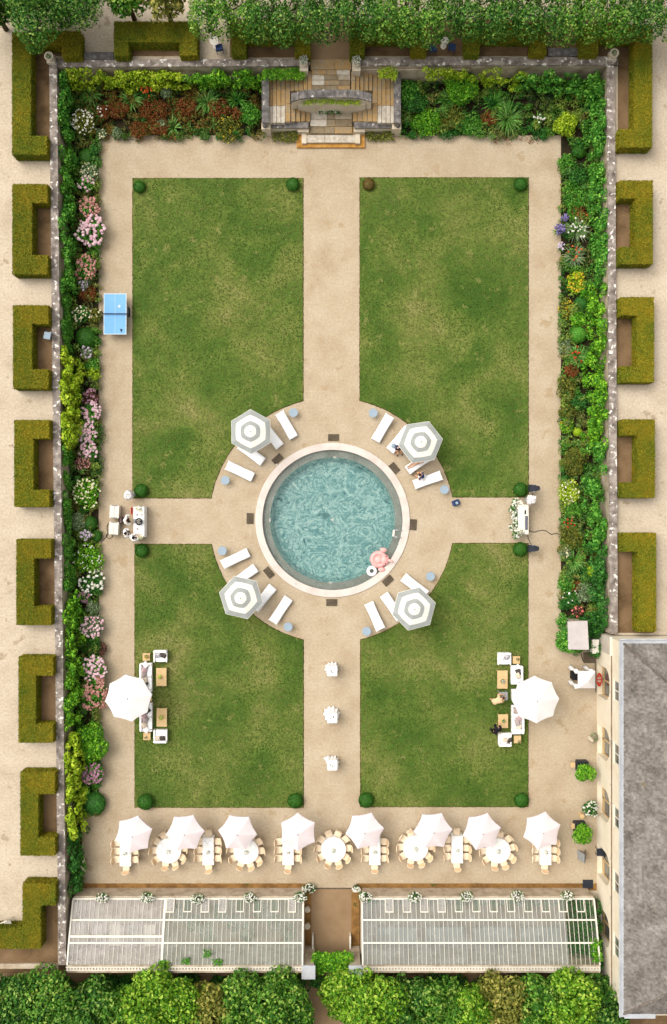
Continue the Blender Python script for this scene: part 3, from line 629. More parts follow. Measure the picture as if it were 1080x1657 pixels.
def climber(label, pts, z0, z1, side, th, m, seed, n, size=.17, name='wall_climber'):
    """leafy plant trained on the inner face of a wall; pts = two points along the face, side = unit normal into the garden"""
    rg = np.random.default_rng(seed); a = np.array(pts[0]); b = np.array(pts[1]); Ln = np.linalg.norm(b - a); d = np.array(side); o = (a + b) / 2; L = []
    trim = size < .13; k = int(Ln * (z1 - z0) * (4.6 if not trim else 2.8))
    for i in range(k):
        u = rg.uniform(0, 1); v = rg.uniform(.05, 1) ** .8; r = rg.uniform(.2, .46) if not trim else rg.uniform(.3, .42)
        q = a + (b - a) * u + d * (th * (.15 + (1.0 if not trim else .4) * rg.uniform(0, 1) ** 1.5 * (1.2 - .6 * v)))
        L.append((q[0] - o[0], q[1] - o[1], z0 + v * (z1 - z0 - .3) + rg.uniform(-.1, .22 if not trim else .05), r * (.6 if abs(d[0]) > .5 else 1.1), r * (.6 if abs(d[1]) > .5 else 1.1), r))
    C_, N_ = ell_pts(L, 75 if not trim else 210, seed, -.3, .2); w_ = (C_[:, 0] * d[0] + C_[:, 1] * d[1]) > -.02 - .22 * (C_[:, 2] > z1 - .05); C_, N_ = C_[w_], N_[w_]
    g = G(); g.leaves(C_, N_, size, .62, seed, jit=.55, svar=.45); ob = g.build(name, M[m], at=(o[0], o[1], 0)); return tag(ob, label, 'climber')
# soil beds below the planting
g = G(); hz = .012
g.box(wx(800), X(160), Y(1318), Y(110), -.01, hz); g.box(X(92), X(133), Y(1438), Y(1318), -.011, hz - .001); g.box(X(160), X(425), Y(219), yq(100), -.01, hz); g.box(X(648), X(908), Y(219), yq(100), -.01, hz); g.box(X(908), ex(600), Y(1002), yq(100), -.01, hz); g.box(X(915), ex(600), Y(1052), Y(1002), -.012, hz - .001)
struct(g, 'planting_bed', M['bed_soil'])
region_cover('mixed green foliage filling the border along the west wall', 92, 163, 222, 1318, .55, M['f_cover'], 1, 26000, sl='E')
region_cover('mixed green foliage in the narrow strip at the lower west wall', 97, 131, 1318, 1438, .5, M['f_cover'], 2, 3600)
region_cover('reddish and green planting in the border left of the stairs', 92, 425, 108, 226, .55, M['f_red'], 3, 17000, sl='S')
region_cover('mixed green planting in the border right of the stairs', 648, 908, 108, 224, .55, M['f_cover'], 4, 13000, sl='S')
region_cover('mixed green foliage filling the border along the east wall', 905, 980, 110, 1004, .55, M['f_cover'], 5, 24000, sl='W')
region_cover('dark green foliage round the small flat roof', 914, 970, 1000, 1058, .9, M['f_deep'], 6, 5000, .13)
# climbers: west wall inner face
def wface(y): return (wx(y) + .21, yq(y))
def eface(y): return (ex(y) - .21, yq(y))
climber('bright green climber on the wall at the top left corner', (wface(112), wface(235)), 0, 2.35, (1, 0), .55, 'f_wallgreen', 1, 5200)
climber('dark green climber on the west wall opposite the pink hydrangeas', (wface(238), wface(462)), 0, 2.3, (1, 0), .75, 'f_mid', 2, 8500)
climber('clipped green climber on the west wall opposite the blue table', (wface(466), wface(562)), 0, 2.25, (1, 0), .55, 'f_mid', 3, 4200, .115)
climber('yellow-green climber on the west wall below the blue table', (wface(566), wface(722)), 0, 2.4, (1, 0), 1.0, 'f_lime', 4, 5200, .22)
climber('trimmed dark climber on the west wall left of the drinks table', (wface(724), wface(962)), 0, 2.25, (1, 0), .5, 'f_mid', 5, 9500, .115)
climber('green climber on the west wall above the left white parasol', (wface(965), wface(1180)), 0, 2.3, (1, 0), .85, 'f_bright', 6, 7000)
climber('lime green climber on the west wall beside the dark topiary ball', (wface(1196), wface(1352)), 0, 2.4, (1, 0), .95, 'f_lime', 7, 5200, .2)
climber('narrow dark climber at the bottom end of the west wall', (wface(1354), wface(1452)), 0, 2.2, (1, 0), .8, 'f_deep', 8, 3600)
climber('dark green climber on the top right corner walls', (eface(112), eface(330)), 0, 2.35, (-1, 0), .9, 'f_wallgreen', 9, 8500)
climber('thin green climber on the east wall beside the violet flowers', (eface(332), eface(455)), 0, 2.3, (-1, 0), .55, 'f_wallgreen', 10, 5000)
climber('bright green climber on the middle of the east wall', (eface(457), eface(720)), 0, 2.4, (-1, 0), 1.15, 'f_bright', 11, 10500)
climber('grass green climber on the east wall opposite the speakers', (eface(722), eface(880)), 0, 2.35, (-1, 0), 1.15, 'f_wallgreen', 12, 7000)
climber('dark green climber at the lower end of the east wall', (eface(882), eface(1018)), 0, 2.3, (-1, 0), 1.0, 'f_deep', 13, 6000)
nf = lambda px: (X(px, 2.35), yq(109))
climber('yellow-green climber along the north wall, left half', (nf(100), nf(300)), 0, 2.35, (0, -1), .7, 'f_lime', 14, 5200)
climber('green climber along the north wall next to the stairs', (nf(300), nf(424)), 0, 2.3, (0, -1), .75, 'f_bright', 15, 4600)
climber('yellow and orange climber on the north wall right of the stairs', (nf(690), nf(850)), .6, 2.3, (0, -1), .5, 'f_lime', 16, 3400, .14)
climber('dark green climber at the right end of the north wall', (nf(845), nf(978)), 0, 2.35, (0, -1), 1.2, 'f_wallgreen', 17, 6000)
# west border, top to bottom
shrub(134, 197, 21, 1.3, 'f_olive', 'white rose bush full of blooms in the top left corner', 'rose bush', 'b_white', 75, .055, name='rose_bush')
shrub(168, 178, 12, 1.0, 'f_rust', 'small rose with a few white blooms over rusty foliage', 'rose bush', 'b_white', 9, .06, name='rose_bush')
shrub(163, 215, 9, .6, 'f_silver', 'pale small shrub at the gravel corner, left of the rusty plants', bloom='b_cream', nb=14, br=.05)
ball(140, 252, 14, 'dark topiary ball below the white rose bush')
shrub(152, 243, 9, .7, 'f_deep', 'dark small shrub between the topiary ball and the gravel')
shrub(146, 278, 15, .9, 'f_silver', 'pale yellow-green feathery shrub above the upper pink blooms', bloom='b_cream', nb=30, br=.05)
shrub(140, 297, 15, .9, 'f_mid', 'shrub with pink and cream blooms above the dusty pink hydrangea', bloom='b_pink', nb=20, br=.085)
shrub(145, 336, 17, 1.1, 'f_mid', 'dusty pink hydrangea directly above the big pale pink one', 'hydrangea', 'b_dusty', 70, .09, name='hydrangea')
shrub(147, 374, 24, 1.1, 'f_mid', 'large pale pink hydrangea nearest above the blue table', 'hydrangea', 'b_pink', 85, .115, name='hydrangea', sy=1.15)
shrub(139, 433, 18, 1.1, 'f_mid', 'dusty pink hydrangea just above the white and lavender flowers', 'hydrangea', 'b_dusty', 70, .09, name='hydrangea')
shrub(136, 460, 10, .7, 'f_silver', 'small lavender-white flowers left of the top of the blue table', 'flowers', 'b_lav', 24, .06)
shrub(142, 475, 13, .6, 'f_rust', 'low bronze-leaved plant left of the blue table')
shrub(131, 508, 14, .9, 'f_deep', 'white and yellow rose bush left of the blue table', 'rose bush', 'b_cream', 45, .06, name='rose_bush')
shrub(154, 510, 12, .8, 'f_olive', 'low yellowish shrub touching the gravel beside the blue table', bloom='b_cream', nb=14, br=.05)
ball(138, 546, 17.5, 'large bright topiary ball below the blue table')
shrub(140, 570, 10, .8, 'f_silver', 'lavender-flowered small shrub just below the large topiary ball', bloom='b_lav', nb=22, br=.07)
shrub(149, 590, 12, .7, 'f_mid', 'feathery green shrub below the lavender flowers')
shrub(150, 606, 11, .7, 'f_lime', 'pale lime shrub at the gravel edge below the topiary ball')
shrub(146, 643, 14, .8, 'f_plum', 'purple-pink sedum clump above the long pink hydrangeas', 'flowers', 'b_mauve', 60, .06)
shrub(149, 668, 16, .9, 'f_mid', 'upper pale pink hydrangea of three in a row', 'hydrangea', 'b_pink', 55, .095, name='hydrangea')
shrub(140, 702, 18, .9, 'f_mid', 'middle pale pink hydrangea of three in a row', 'hydrangea', 'b_pink', 75, .095, name='hydrangea')
shrub(143, 728, 16, .9, 'f_mid', 'lower pale pink hydrangea of three in a row', 'hydrangea', 'b_pink', 42, .095, name='hydrangea')
shrub(159, 702, 12, .5, 'f_box', 'dark glossy low shrub beside the middle pink hydrangea', leaf=.1, sy=1.7)
shrub(159, 752, 11, .5, 'f_box', 'dark glossy low shrub beside the bronze clump', leaf=.1, sy=1.8)
shrub(135, 748, 14, .8, 'f_plum', 'bronze-pink clump below the pink hydrangeas', 'flowers', 'b_dusty', 80, .05)
shrub(137, 797, 24, 1.0, 'f_bright', 'lime hydrangea with white blooms, left of the folded white cloth', 'hydrangea', 'b_cream', 60, .07, name='hydrangea', sy=1.15)
ball(144, 847, 13, 'dark topiary ball left of the two white coolers')
shrub(126, 842, 14, .9, 'f_silver', 'grey-green shrub between the trimmed climber and a topiary ball')
ball(156, 868, 9, 'small topiary ball at the gravel by the lower cooler')
shrub(139, 866, 9, .8, 'f_silver', 'lavender-white blooms above the lime block of box', 'flowers', 'b_lav', 26, .07)
shrub(143, 905, 23, .9, 'f_bright', 'square lime green shrub edged with small white flowers', bloom='b_white', nb=38, br=.05, sy=1.1)
shrub(126, 914, 7, .7, 'f_mid', 'little yellow rose left of the square lime shrub', 'rose bush', 'b_yellow', 14, .05)
shrub(148, 945, 20, .8, 'f_deep', 'dark shrub with big white blooms below the square lime shrub', bloom='b_white', nb=42, br=.095)
shrub(138, 966, 11, .7, 'f_mid', 'mauve pink blooms below the big white blooms', 'flowers', 'b_mauve', 40, .07)
shrub(150, 985, 12, .7, 'f_silver', 'feathery grey-green shrub above the pale hydrangea by the lawn seats')
shrub(148, 1014, 19, .9, 'f_silver', 'pale lilac-pink hydrangea above the dark green shrub', 'hydrangea', 'b_pink', 58, .085, name='hydrangea')
shrub(143, 1046, 18, .8, 'f_box', 'dark green rounded shrub between two pale pink hydrangeas', leaf=.1)
shrub(164, 1050, 9, .6, 'f_plum', 'brownish shrub at the gravel beside the dark green shrub', sy=1.5)
shrub(150, 1084, 21, 1.0, 'f_mid', 'pale pink hydrangea touching the top of a dusty pink one', 'hydrangea', 'b_pink', 75, .095, name='hydrangea')
shrub(150, 1124, 24, 1.1, 'f_mid', 'large dusty pink hydrangea left of the white parasol', 'hydrangea', 'b_dusty', 150, .09, name='hydrangea', sy=1.25)
shrub(145, 1203, 30, 1.4, 'f_bright', 'large bright green shrub below the left white parasol', leaf=.17, sy=1.1)
shrub(149, 1252, 19, 1.0, 'f_mid', 'mauve hydrangea between the bright shrub and the dark ball', 'hydrangea', 'b_mauve', 100, .08, name='hydrangea')
ball(152, 1302, 18.5, 'largest dark topiary ball at the lower end of the west border', m='f_deep')
shrub(134, 1282, 12, .9, 'f_mid', 'small loose shrub left above the largest dark topiary ball')
shrub(131, 1402, 9, .9, 'f_mid', 'slender plant with cream flowers in the lower west corner', bloom='b_cream', nb=20, br=.06, sy=2.2)
# north-left border
strap(212, 160, 24, .9, 'f_grass', 'large strap-leaved clump under the orange flowers', 90)
strap(335, 163, 26, .9, 'f_grass', 'large strap-leaved clump nearest left of the stairs', 100)
strap(148, 152, 20, .8, 'f_grass', 'strap-leaved clump in the top left corner above the roses', 60)
strap(384, 160, 20, .8, 'f_mid', 'green strap-leaved clump beside the side wall of the stairs', 70)
strap(280, 205, 18, .7, 'f_grass', 'strap-leaved clump at the gravel edge among rusty plants', 60)
strap(240, 150, 13, .9, 'f_grass', 'plant with bright orange flowers in the upper left border', 40, bloom='b_orange', nb=24)
strap(345, 136, 10, .9, 'f_grass', 'plant with red flowers near the wall left of the stairs', 30, bloom='b_redf', nb=9)
for i, (px, py, r, d) in enumerate([(190, 176, 17, 'beside the small white rose'), (250, 178, 22, 'in the centre of the left border'), (300, 172, 17, 'between two strap-leaved clumps'), (355, 175, 17, 'below the large clump near the stairs'), (225, 208, 15, 'at the gravel edge, left'), (258, 205, 15, 'at the gravel edge, middle'), (385, 183, 10, 'nearest the stair side wall')]):
    shrub(px, py, r, .8, 'f_rust', 'rust red foliage plant ' + d, 'plant', leaf=.12, dens=150, sx=1.2)
for i, (px, py, r, d) in enumerate([(268, 148, 9, 'upper pale variegated shrub'), (262, 200, 8, 'lower pale variegated shrub'), (188, 213, 8, 'pale variegated shrub at the left gravel edge')]):
    shrub(px, py, r, .8, 'f_silver', d + ' in the rusty border', leaf=.16)
shrub(370, 207, 22, .7, 'f_olive', 'low olive green shrub left of the stair foot', bloom='b_yellow', nb=20, br=.04)
shrub(405, 185, 18, 1.0, 'f_mid', 'tall green shrub against the left side wall of the stairs')
# north-right border
shrub(746, 138, 28, 1.7, 'f_bright', 'round bright green shrub below the right north wall', leaf=.15)
shrub(662, 145, 20, 1.0, 'f_wallgreen', 'green shrub against the right side wall of the stairs')
shrub(690, 197, 24, .8, 'f_bright', 'low yellow-green shrub right of the stair foot', leaf=.13)
shrub(672, 165, 20, .9, 'f_deep', 'dark shrub between the stairs and the strap leaves')
shrub(730, 190, 22, .6, 'f_olive', 'low olive shrub at the gravel, middle of the right border')
shrub(763, 200, 18, .6, 'f_mid', 'low green shrub left of the red-brown plant')
shrub(793, 190, 14, .7, 'f_rust', 'red-brown plant beside the big pale strap leaves')
strap(822, 190, 30, 1.0, 'f_grass', 'big pale green strap-leaved clump reaching over the gravel', 120)
strap(875, 150, 30, 1.2, 'f_darkstrap', 'large dark spiky plant in the top right border', 110)
strap(725, 162, 22, .8, 'f_grass', 'strap-leaved clump under the round bright shrub', 70)
strap(800, 165, 24, .9, 'f_mid', 'green strap-leaved clump left of the dark spiky plant', 80)
strap(872, 192, 14, .7, 'f_mid', 'plant with small white flowers beside the lime bush', 40, bloom='b_white', nb=14)
region_cover('thin orange-red creeping plants along the gravel at the right border', 782, 880, 216, 228, .15, M['f_rust'], 21, 900, .1)
shrub(918, 198, 21, 1.4, 'f_lime', 'round lime yellow bush at the inner corner of the right border', leaf=.15)
# east border
ball(938, 243, 12, 'dark topiary ball below the lime yellow bush')
shrub(917, 262, 15, .7, 'f_mid', 'green shrub at the gravel below the lime yellow bush')
shrub(936, 282, 18, .8, 'f_deep', 'dark green shrub in the upper east border')
shrub(930, 318, 22, .8, 'f_mid', 'feathery green shrub above the violet flowers', sy=1.3)
shrub(937, 343, 12, .6, 'f_rust', 'brownish plant right above the violet flowers', bloom='b_orange', nb=6, br=.06)
strap(904, 374, 12, .8, 'f_grass', 'violet flower heads hanging over the gravel', 20, bloom='b_violet', nb=60)
strap(913, 356, 9, .7, 'f_grass', 'small violet flowers just above the larger violet heads', 14, bloom='b_violet', nb=22)
strap(934, 372, 24, .8, 'f_silver', 'fountain grass with white flowers beside the violet heads', 90, bloom='b_white', nb=20)
strap(907, 401, 9, .6, 'f_grass', 'pale lilac flowers below the large violet heads', 14, bloom='b_lav', nb=26)
strap(930, 414, 20, .8, 'f_silver', 'fountain grass with orange flecks below the white flowers', 70, bloom='b_orange', nb=10)
shrub(934, 455, 17, .7, 'f_lime', 'yellow-flowering bush in the east border', bloom='b_yellow', nb=46, br=.06)
ball(942, 490, 12, 'dark round clipped shrub below the yellow bush', m='f_deep')
shrub(917, 500, 12, .5, 'f_olive', 'low plant with yellow flowers along the gravel', bloom='b_yellow', nb=40, br=.05, sy=1.9)
shrub(937, 517, 11, .8, 'f_bright', 'small lime green shrub with large leaves', leaf=.3)
ball(937, 540, 14.5, 'green topiary ball below the large-leaved lime shrub', m='f_mid')
strap(931, 575, 18, .8, 'f_grass', 'grassy clump with red-orange flowers in the east border', 80, bloom='b_redf', nb=12)
shrub(926, 600, 12, .7, 'f_rust', 'rust brown plant below the red-orange flowers')
strap(938, 580, 22, .8, 'f_grass', 'arching grass clump right of the red-orange flowers', 90)
shrub(915, 560, 12, .6, 'f_silver', 'pale feathery shrub at the gravel by the arching grass', sy=1.4)
shrub(918, 630, 18, .7, 'f_olive', 'olive shrub at the gravel below the rust brown plant', sy=1.5)
shrub(938, 650, 14, .7, 'f_deep', 'dark green shrub right of the olive ones')
shrub(920, 665, 14, .6, 'f_olive', 'olive flecked shrub above the yellow button bush')
ball(935, 698, 8, 'small yellow button-like bush in the east border', m='f_lime')
shrub(918, 690, 12, .6, 'f_bright', 'low yellow-green shrub left of the yellow button bush', bloom='b_yellow', nb=14, br=.04)
shrub(930, 745, 22, .9, 'f_olive', 'large rounded olive bush in the middle of the east border', leaf=.1, dens=220, sy=1.2)
shrub(922, 797, 19, .8, 'f_lime', 'yellow-green shrub with cream flowers opposite the upper speaker', bloom='b_cream', nb=50, br=.05)
shrub(928, 825, 16, .7, 'f_mid', 'green shrub below the cream-flowered one')
strap(920, 846, 16, .7, 'f_grass', 'plant with orange tips beside the black cable', 50, bloom='b_redf', nb=8)
strap(951, 852, 16, 1.0, 'f_darkstrap', 'dark palm-like plant near the east wall', 70)
shrub(926, 868, 18, .8, 'f_olive', 'olive rounded shrub below the cable end')
strap(930, 908, 22, .8, 'f_grass', 'grass clump opposite the lower speaker', 90)
shrub(915, 893, 11, .6, 'f_silver', 'pale small-flowered shrub at the gravel, lower border', bloom='b_cream', nb=16, br=.05)
shrub(964, 922, 12, 1.0, 'f_lime', 'pale yellow-green shrub against the lower east wall')
strap(931, 948, 12, .8, 'f_rust', 'red-leaved plant in the lower east border', 50)
shrub(917, 945, 14, .7, 'f_wallgreen', 'bright green shrub at the gravel beside the red-leaved plant')
shrub(948, 958, 16, .8, 'f_silver', 'grey-green feathery shrub above the flat roof')
shrub(925, 970, 16, .7, 'f_deep', 'dark shrub above the pink flowers', bloom='b_white', nb=7, br=.06)
shrub(935, 988, 9, .7, 'f_plum', 'coral pink flowers on a plum bush above the flat roof', 'flowers', 'b_coral', 12, .07)
shrub(957, 1015, 22, 1.3, 'f_deep', 'dark evergreen bush between the flat roof and the stone wall')
# topiary balls at the lawn corners
for (px, py, r, d, m) in [(225, 301, 10, 'top left corner of the upper left lawn', 'f_box'), (474, 297, 11, 'top right corner of the upper left lawn', 'f_box'), (597, 297, 10, 'top left corner of the upper right lawn', 'f_brownbox'), (843, 297, 11, 'top right corner of the upper right lawn', 'f_box'),
                       (228, 794, 11.5, 'bottom left corner of the upper left lawn', 'f_box'), (843, 792, 11.5, 'bottom right corner of the upper right lawn', 'f_box'), (229, 891, 11.5, 'top left corner of the lower left lawn', 'f_box'), (843, 889, 12, 'top right corner of the lower right lawn', 'f_box'),
                       (235, 1299, 13, 'bottom left corner of the lower left lawn', 'f_box'), (478, 1297, 12.5, 'bottom right corner of the lower left lawn', 'f_box'), (593, 1296, 12.5, 'bottom left corner of the lower right lawn', 'f_box'), (845, 1296, 12, 'bottom right corner of the lower right lawn', 'f_box')]:
    ball(px, py, r, ('browned' if m == 'f_brownbox' else 'green') + ' box ball at the ' + d, m, group='box balls at the lawn corners')

# ------------------------------------------------------------------ trees
def tree(px, py, r, z0, ztop, m, label, seed, name='tree', k=9, dens=44, leaf=.27, zb=.32, box=None, group=None):
    h = ztop - z0; zt = z0 + h * .72; x, y = P(px, py, zt); R_ = r * S * (1 - zt / H); t = thing(name, (x, y, z0), label, 'tree', group)
    rg = random.Random(seed)
    if box:
        bw, bd = box[0] * S * (1 - zt / H) / 2, box[1] * S * (1 - zt / H) / 2; L = []
        nx, ny = max(2, int(bw / .65)), max(2, int(bd / .65))
        for i in range(nx):
            for j in range(ny):
                L.append((-bw + bw * (2 * i + 1) / nx + rg.uniform(-.15, .15), -bd + bd * (2 * j + 1) / ny + rg.uniform(-.15, .15), h * (1 + zb) / 2 + rg.uniform(-.16, .1), bw / nx * 1.35, bd / ny * 1.35, h * (1 - zb) / 2))
        dens *= .62
    else:
        L = lumpy(R_, h, seed, k, z0=h * zb, spread=.56, sub=.48)
        for i in range(16): a = rg.uniform(0, 2 * PI); q = R_ * rg.uniform(.15, 1.0); u = R_ * rg.uniform(.14, .3); L.append((q * math.cos(a), q * math.sin(a), h * (.96 - .45 * (q / R_) ** 2 + rg.uniform(-.06, .05)), u, u * rg.uniform(.7, 1.3), u * .7))
    C_, N_ = ell_pts(L, dens, seed, low=-.5, thick=.2); g = G(); g.leaves(C_, N_, leaf, .6, seed, jit=.55, flat=.1, svar=.5); g.build('crown', M['f_' + m], t)
    g = G(); g.tube([(0, 0, -.03), (.03, .02, h * .25), (-.02, .04, h * .5), (.02, 0, h * .75)], .17, 9, .06)
    for i in range(6):
        a = 2 * PI * i / 6 + rg.uniform(-.3, .3); q = (R_ if not box else min(bw, bd)) * .65; g.tube([(0, 0, h * .35), (q * .5 * math.cos(a), q * .5 * math.sin(a), h * .52), (q * math.cos(a), q * math.sin(a), h * .7)], .06, 6, .02)
    g.build('trunk', M['trunk'], t); return t
tree(70, -18, 84, ZT, 7.4, 'treedark', 'big dark green tree at the top left corner of the picture', 1, dens=110, leaf=.16)
tree(-26, -6, 50, ZT, 7.2, 'treedark', 'tree half cut off by the left edge of the picture at the top', 11, dens=40)
tree(201, -10, 32, ZT, 6.0, 'tree', 'small light green tree between the big corner tree and the C hedge', 2)
tree(264, -4, 32, ZT, 6.0, 'treeolive', 'thin yellowish tree just above the C-shaped hedge', 3, dens=26)
od = ['first', 'second', 'third', 'fourth', 'fifth', 'sixth', 'seventh', 'eighth']
for i in range(8):
    px = 362 + 99 * i
    tree(px, -6 + (i % 2) * 2, 60, ZT, 6.8, 'treedark' if i % 3 else 'tree', 'clipped tree of the top row, %s from the left' % od[i], 20 + i, name='clipped_tree', box=(112, 118 + (i * 37) % 14), group='clipped trees along the top', leaf=.15, dens=150, zb=.35)
# bottom row
for i, (px, py, r, m, d, zt) in enumerate([(14, 1622, 46, 'treedark', 'dark tree at the bottom left corner', 4.6), (78, 1610, 44, 'tree', 'green tree below the low wall at the bottom left', 4.8), (140, 1613, 42, 'treedark', 'dark tree below the left end of the left greenhouse', 4.6),
        (236, 1601, 40, 'treelight', 'light green tree below the milky bay of the left greenhouse', 5.0), (190, 1618, 38, 'tree', 'green tree between a dark and a light one at the lower left', 4.5), (290, 1611, 40, 'treelight', 'light tree right of the one below the milky bay', 4.8), (342, 1616, 40, 'treeolive', 'yellowish tree below the middle of the left greenhouse', 4.6),
        (400, 1606, 42, 'tree', 'green tree left of the broad crown by the passage', 4.8), (455, 1610, 46, 'tree', 'broad green tree left of the sandy gap in the bottom row', 5.0),
        (562, 1588, 34, 'treelight', 'light green tree growing between the two grey caps', 3.6), (604, 1606, 44, 'treelight', 'light tree right of the sandy gap in the bottom row', 5.0), (664, 1612, 40, 'treedark', 'dark tree below the left end of the right greenhouse', 4.4),
        (716, 1611, 40, 'tree', 'green tree below the left third of the right greenhouse', 4.7), (765, 1618, 40, 'treelight', 'light round tree below the middle of the right greenhouse', 4.9), (815, 1608, 42, 'treeolive', 'olive tree right of the middle of the right greenhouse', 4.6),
        (868, 1604, 40, 'tree', 'green tree below the right third of the right greenhouse', 4.6), (925, 1606, 46, 'treelight', 'bright tree below the right end of the right greenhouse', 5.0), (976, 1602, 36, 'treedark', 'dark tree at the corner of the stone building', 4.2)]):
    tree(px, py + 28, r * 1.22, 0, zt + .8, m, d, 50 + i, group=None, dens=62, leaf=.21, zb=.2)
for i, (a, b) in enumerate([(-40, 150), (150, 345), (385, 500), (590, 800), (800, 1005)]):
    x0, x1 = X(a, 1.6), X(b, 1.6); y0, y1 = Y(1690, 1.6), Y(1646, 1.6); ox, oy = (x0 + x1) / 2, (y0 + y1) / 2
    g = G(); g.box(x0 + .1, x1 - .1, y0 + .1, y1 - .1, -.02, 1.4); g.mi = 1
    C_, N_ = rects_pts([(x0, x1, y0, y1)], 0, 1.55, 150, 70 + i); g.leaves(C_, N_, .2, .6, i, jit=.6)
    tag(g.build('dark_hedge', [M['f_deep'], M['f_deep']], org=(ox, oy, 0), at=(ox, oy, 0)), 'dark hedge at the very bottom edge, %s from the left' % od[i], 'hedge')

for a, b, sd in ((96, 496, 1), (508, 568, 2), (586, 985, 3), (-30, 96, 4)):
    rg = np.random.default_rng(sd); L = []
    for i in range(int((b - a) / 5)): u = rg.uniform(.5, 1.05); L.append((X(rg.uniform(a, b), .8), Y(rg.uniform(1588, 1606), .8) + .0, u * .5, .5, .45, u * .8))
    C_, N_ = mounds(L, 70, sd, -.1); g = G(); g.leaves(C_, N_, .19, .55, sd, jit=.6); tag(g.build('undergrowth', M['f_deep']), 'dark undergrowth between the greenhouse backs and the bottom trees', 'undergrowth', kind='stuff')
# ------------------------------------------------------------------ stone building (right)
XF = X(966); BN = Y(1022); BS = Y(1563); ZE = 5.7
bld = thing('stone_building', (XF + 5, (BN + BS) / 2, 0), 'pale limestone building with arched openings and a grey slate roof', 'building')
def bb(g, name, m, parent=None, **k):
    par = parent or bld; o = bld.location
    return g.build(name, m, par, org=tuple(o), **k) if par is bld else g.build(name, m, par, org=tuple(o), **k)
OC = [Y(p) for p in (1098, 1193, 1289, 1387, 1483)]; OW = 2.12; SP = 1.85; AR = 1.0; T = .5
g = G(); edges = [BN] + sum([[q + OW / 2, q - OW / 2] for q in OC], []) + [BS]
for i in range(0, len(edges), 2): g.box(XF, XF + T, edges[i + 1], edges[i], -.02, 3.1)
for q in OC:
    n = 14; arc = [(q + OW / 2 * math.cos(PI * i / n), SP + AR * math.sin(PI * i / n)) for i in range(n + 1)]
    for (a, b) in zip(arc, arc[1:]):
        V = [(x, y, z) for x in (XF, XF + T) for (y, z) in (a, b, (b[0], 3.1), (a[0], 3.1))]
        g.add(V, [(0, 1, 2, 3), (7, 6, 5, 4), (0, 4, 5, 1), (1, 5, 6, 2), (2, 6, 7, 3), (3, 7, 4, 0)])
WW, WZ0, WZ1 = 1.3, 3.72, 4.62
g.box(XF, XF + T, BS, BN, 3.1, WZ0); g.box(XF, XF + T, BS, BN, WZ1, ZE - .25)
e2 = [BN] + sum([[q + WW / 2, q - WW / 2] for q in OC], []) + [BS]
for i in range(0, len(e2), 2): g.box(XF, XF + T, e2[i + 1], e2[i], WZ0, WZ1)
g.box(XF + T, XF + 12, BN - T, BN, -.02, ZE - .25); g.box(XF + T, XF + 12, BS, BS + T, -.02, ZE - .25); g.box(XF + T, XF + T + .1, BS + T, BN - T, -.02, .0)
bb(g, 'wall', M['facade'])
M['recess_shade'] = mat('painted_recess_shade', [c(112, 96, 80), c(150, 134, 116)], sc=1.5, det=8, fine=9, fk=.3)  # brown-grey tone with the shade of a recess painted in
M['stain'] = mat('weathered_stone', [c(186, 174, 160), c(206, 196, 182), c(222, 212, 196)], sc=1.2, det=9, fine=14, fk=.12)
g = G(); g.box(XF - .012, XF + .05, BN - 1.15, BN + .012, .0, 3.1); bb(g, 'weathered_quoin', M['stain'])
g = G(); g.box(XF - .12, XF - .002, BS - .1, BN + .1, 3.16, 3.3); bb(g, 'string_course', M['facade'])
g = G(); g.box(XF - .09, XF - .0025, BS - .05, BN - 1.1, 3.301, 3.33); bb(g, 'string_course_shade', M['recess_shade'])  # dark strip on the string course, painted shade of a recess
g = G(); g.box(XF - .1, XF - .003, BS - .1, BN + .1, -.02, .22)
for q in OC: pass
bb(g, 'plinth', M['facade']) if False else None
M['glass'] = mat('window_glass', [c(70, 72, 70), c(104, 106, 100)], sc=2, rough=.12, spec=.6)
for i, q in enumerate(OC):
    f = G(); x0 = XF + .36
    for (a, b, z0, z1) in [(q - OW / 2, q - OW / 2 + .09, 0, 2.2), (q + OW / 2 - .09, q + OW / 2, 0, 2.2), (q - .05, q + .05, 0, 2.82), (q - OW / 2 + .09, q + OW / 2 - .09, 1.8, 1.88), (q - OW / 2 + .09, q + OW / 2 - .09, 0, .4)]:
        f.box(x0, x0 + .07, a, b, z0, z1)
    d = bb(f, 'arched_door', M['wood'])
    g = G(); g.prism([(q - OW / 2 + .01, 0), (q + OW / 2 - .01, 0)] + [(q + (OW / 2 - .01) * math.cos(PI * k / 12), SP + AR * .98 * math.sin(PI * k / 12)) for k in range(13)], XF + .40, XF + .42)
    V = np.concatenate(g.V); g.V = [V[:, [2, 0, 1]]]; g.build('pane', M['glass'], d, org=tuple(bld.location))
    f = G(); a, b = q - WW / 2, q + WW / 2; x0 = XF + .02
    for (u, v, z0, z1) in [(a, a + .07, WZ0, WZ1), (b - .07, b, WZ0, WZ1), (a + .07, b - .07, WZ0, WZ0 + .07), (a + .07, b - .07, WZ1 - .07, WZ1), (q - .03, q + .03, WZ0 + .07, WZ1 - .07)]: f.box(x0, x0 + .06, u, v, z0, z1)
    w_ = bb(f, 'window', M['white_paint']); g = G(); g.box(x0 + .02, x0 + .035, a + .01, b - .01, WZ0 + .01, WZ1 - .01); g.build('pane', M['glass'], w_, org=tuple(bld.location))
    g = G(); g.box(XF - .06, XF + .0, a - .08, b + .08, WZ0 - .08, WZ0 - .004); bb(g, 'window_sill', M['facade'])
    g = G(); g.box(XF + .02, XF + .35, q - OW / 2 + .005, q + OW / 2 - .005, .004, .1); bb(g, 'door_step', M['facade'])
OV = .2; xe, yn, ys = XF - OV, BN + OV, BS - OV
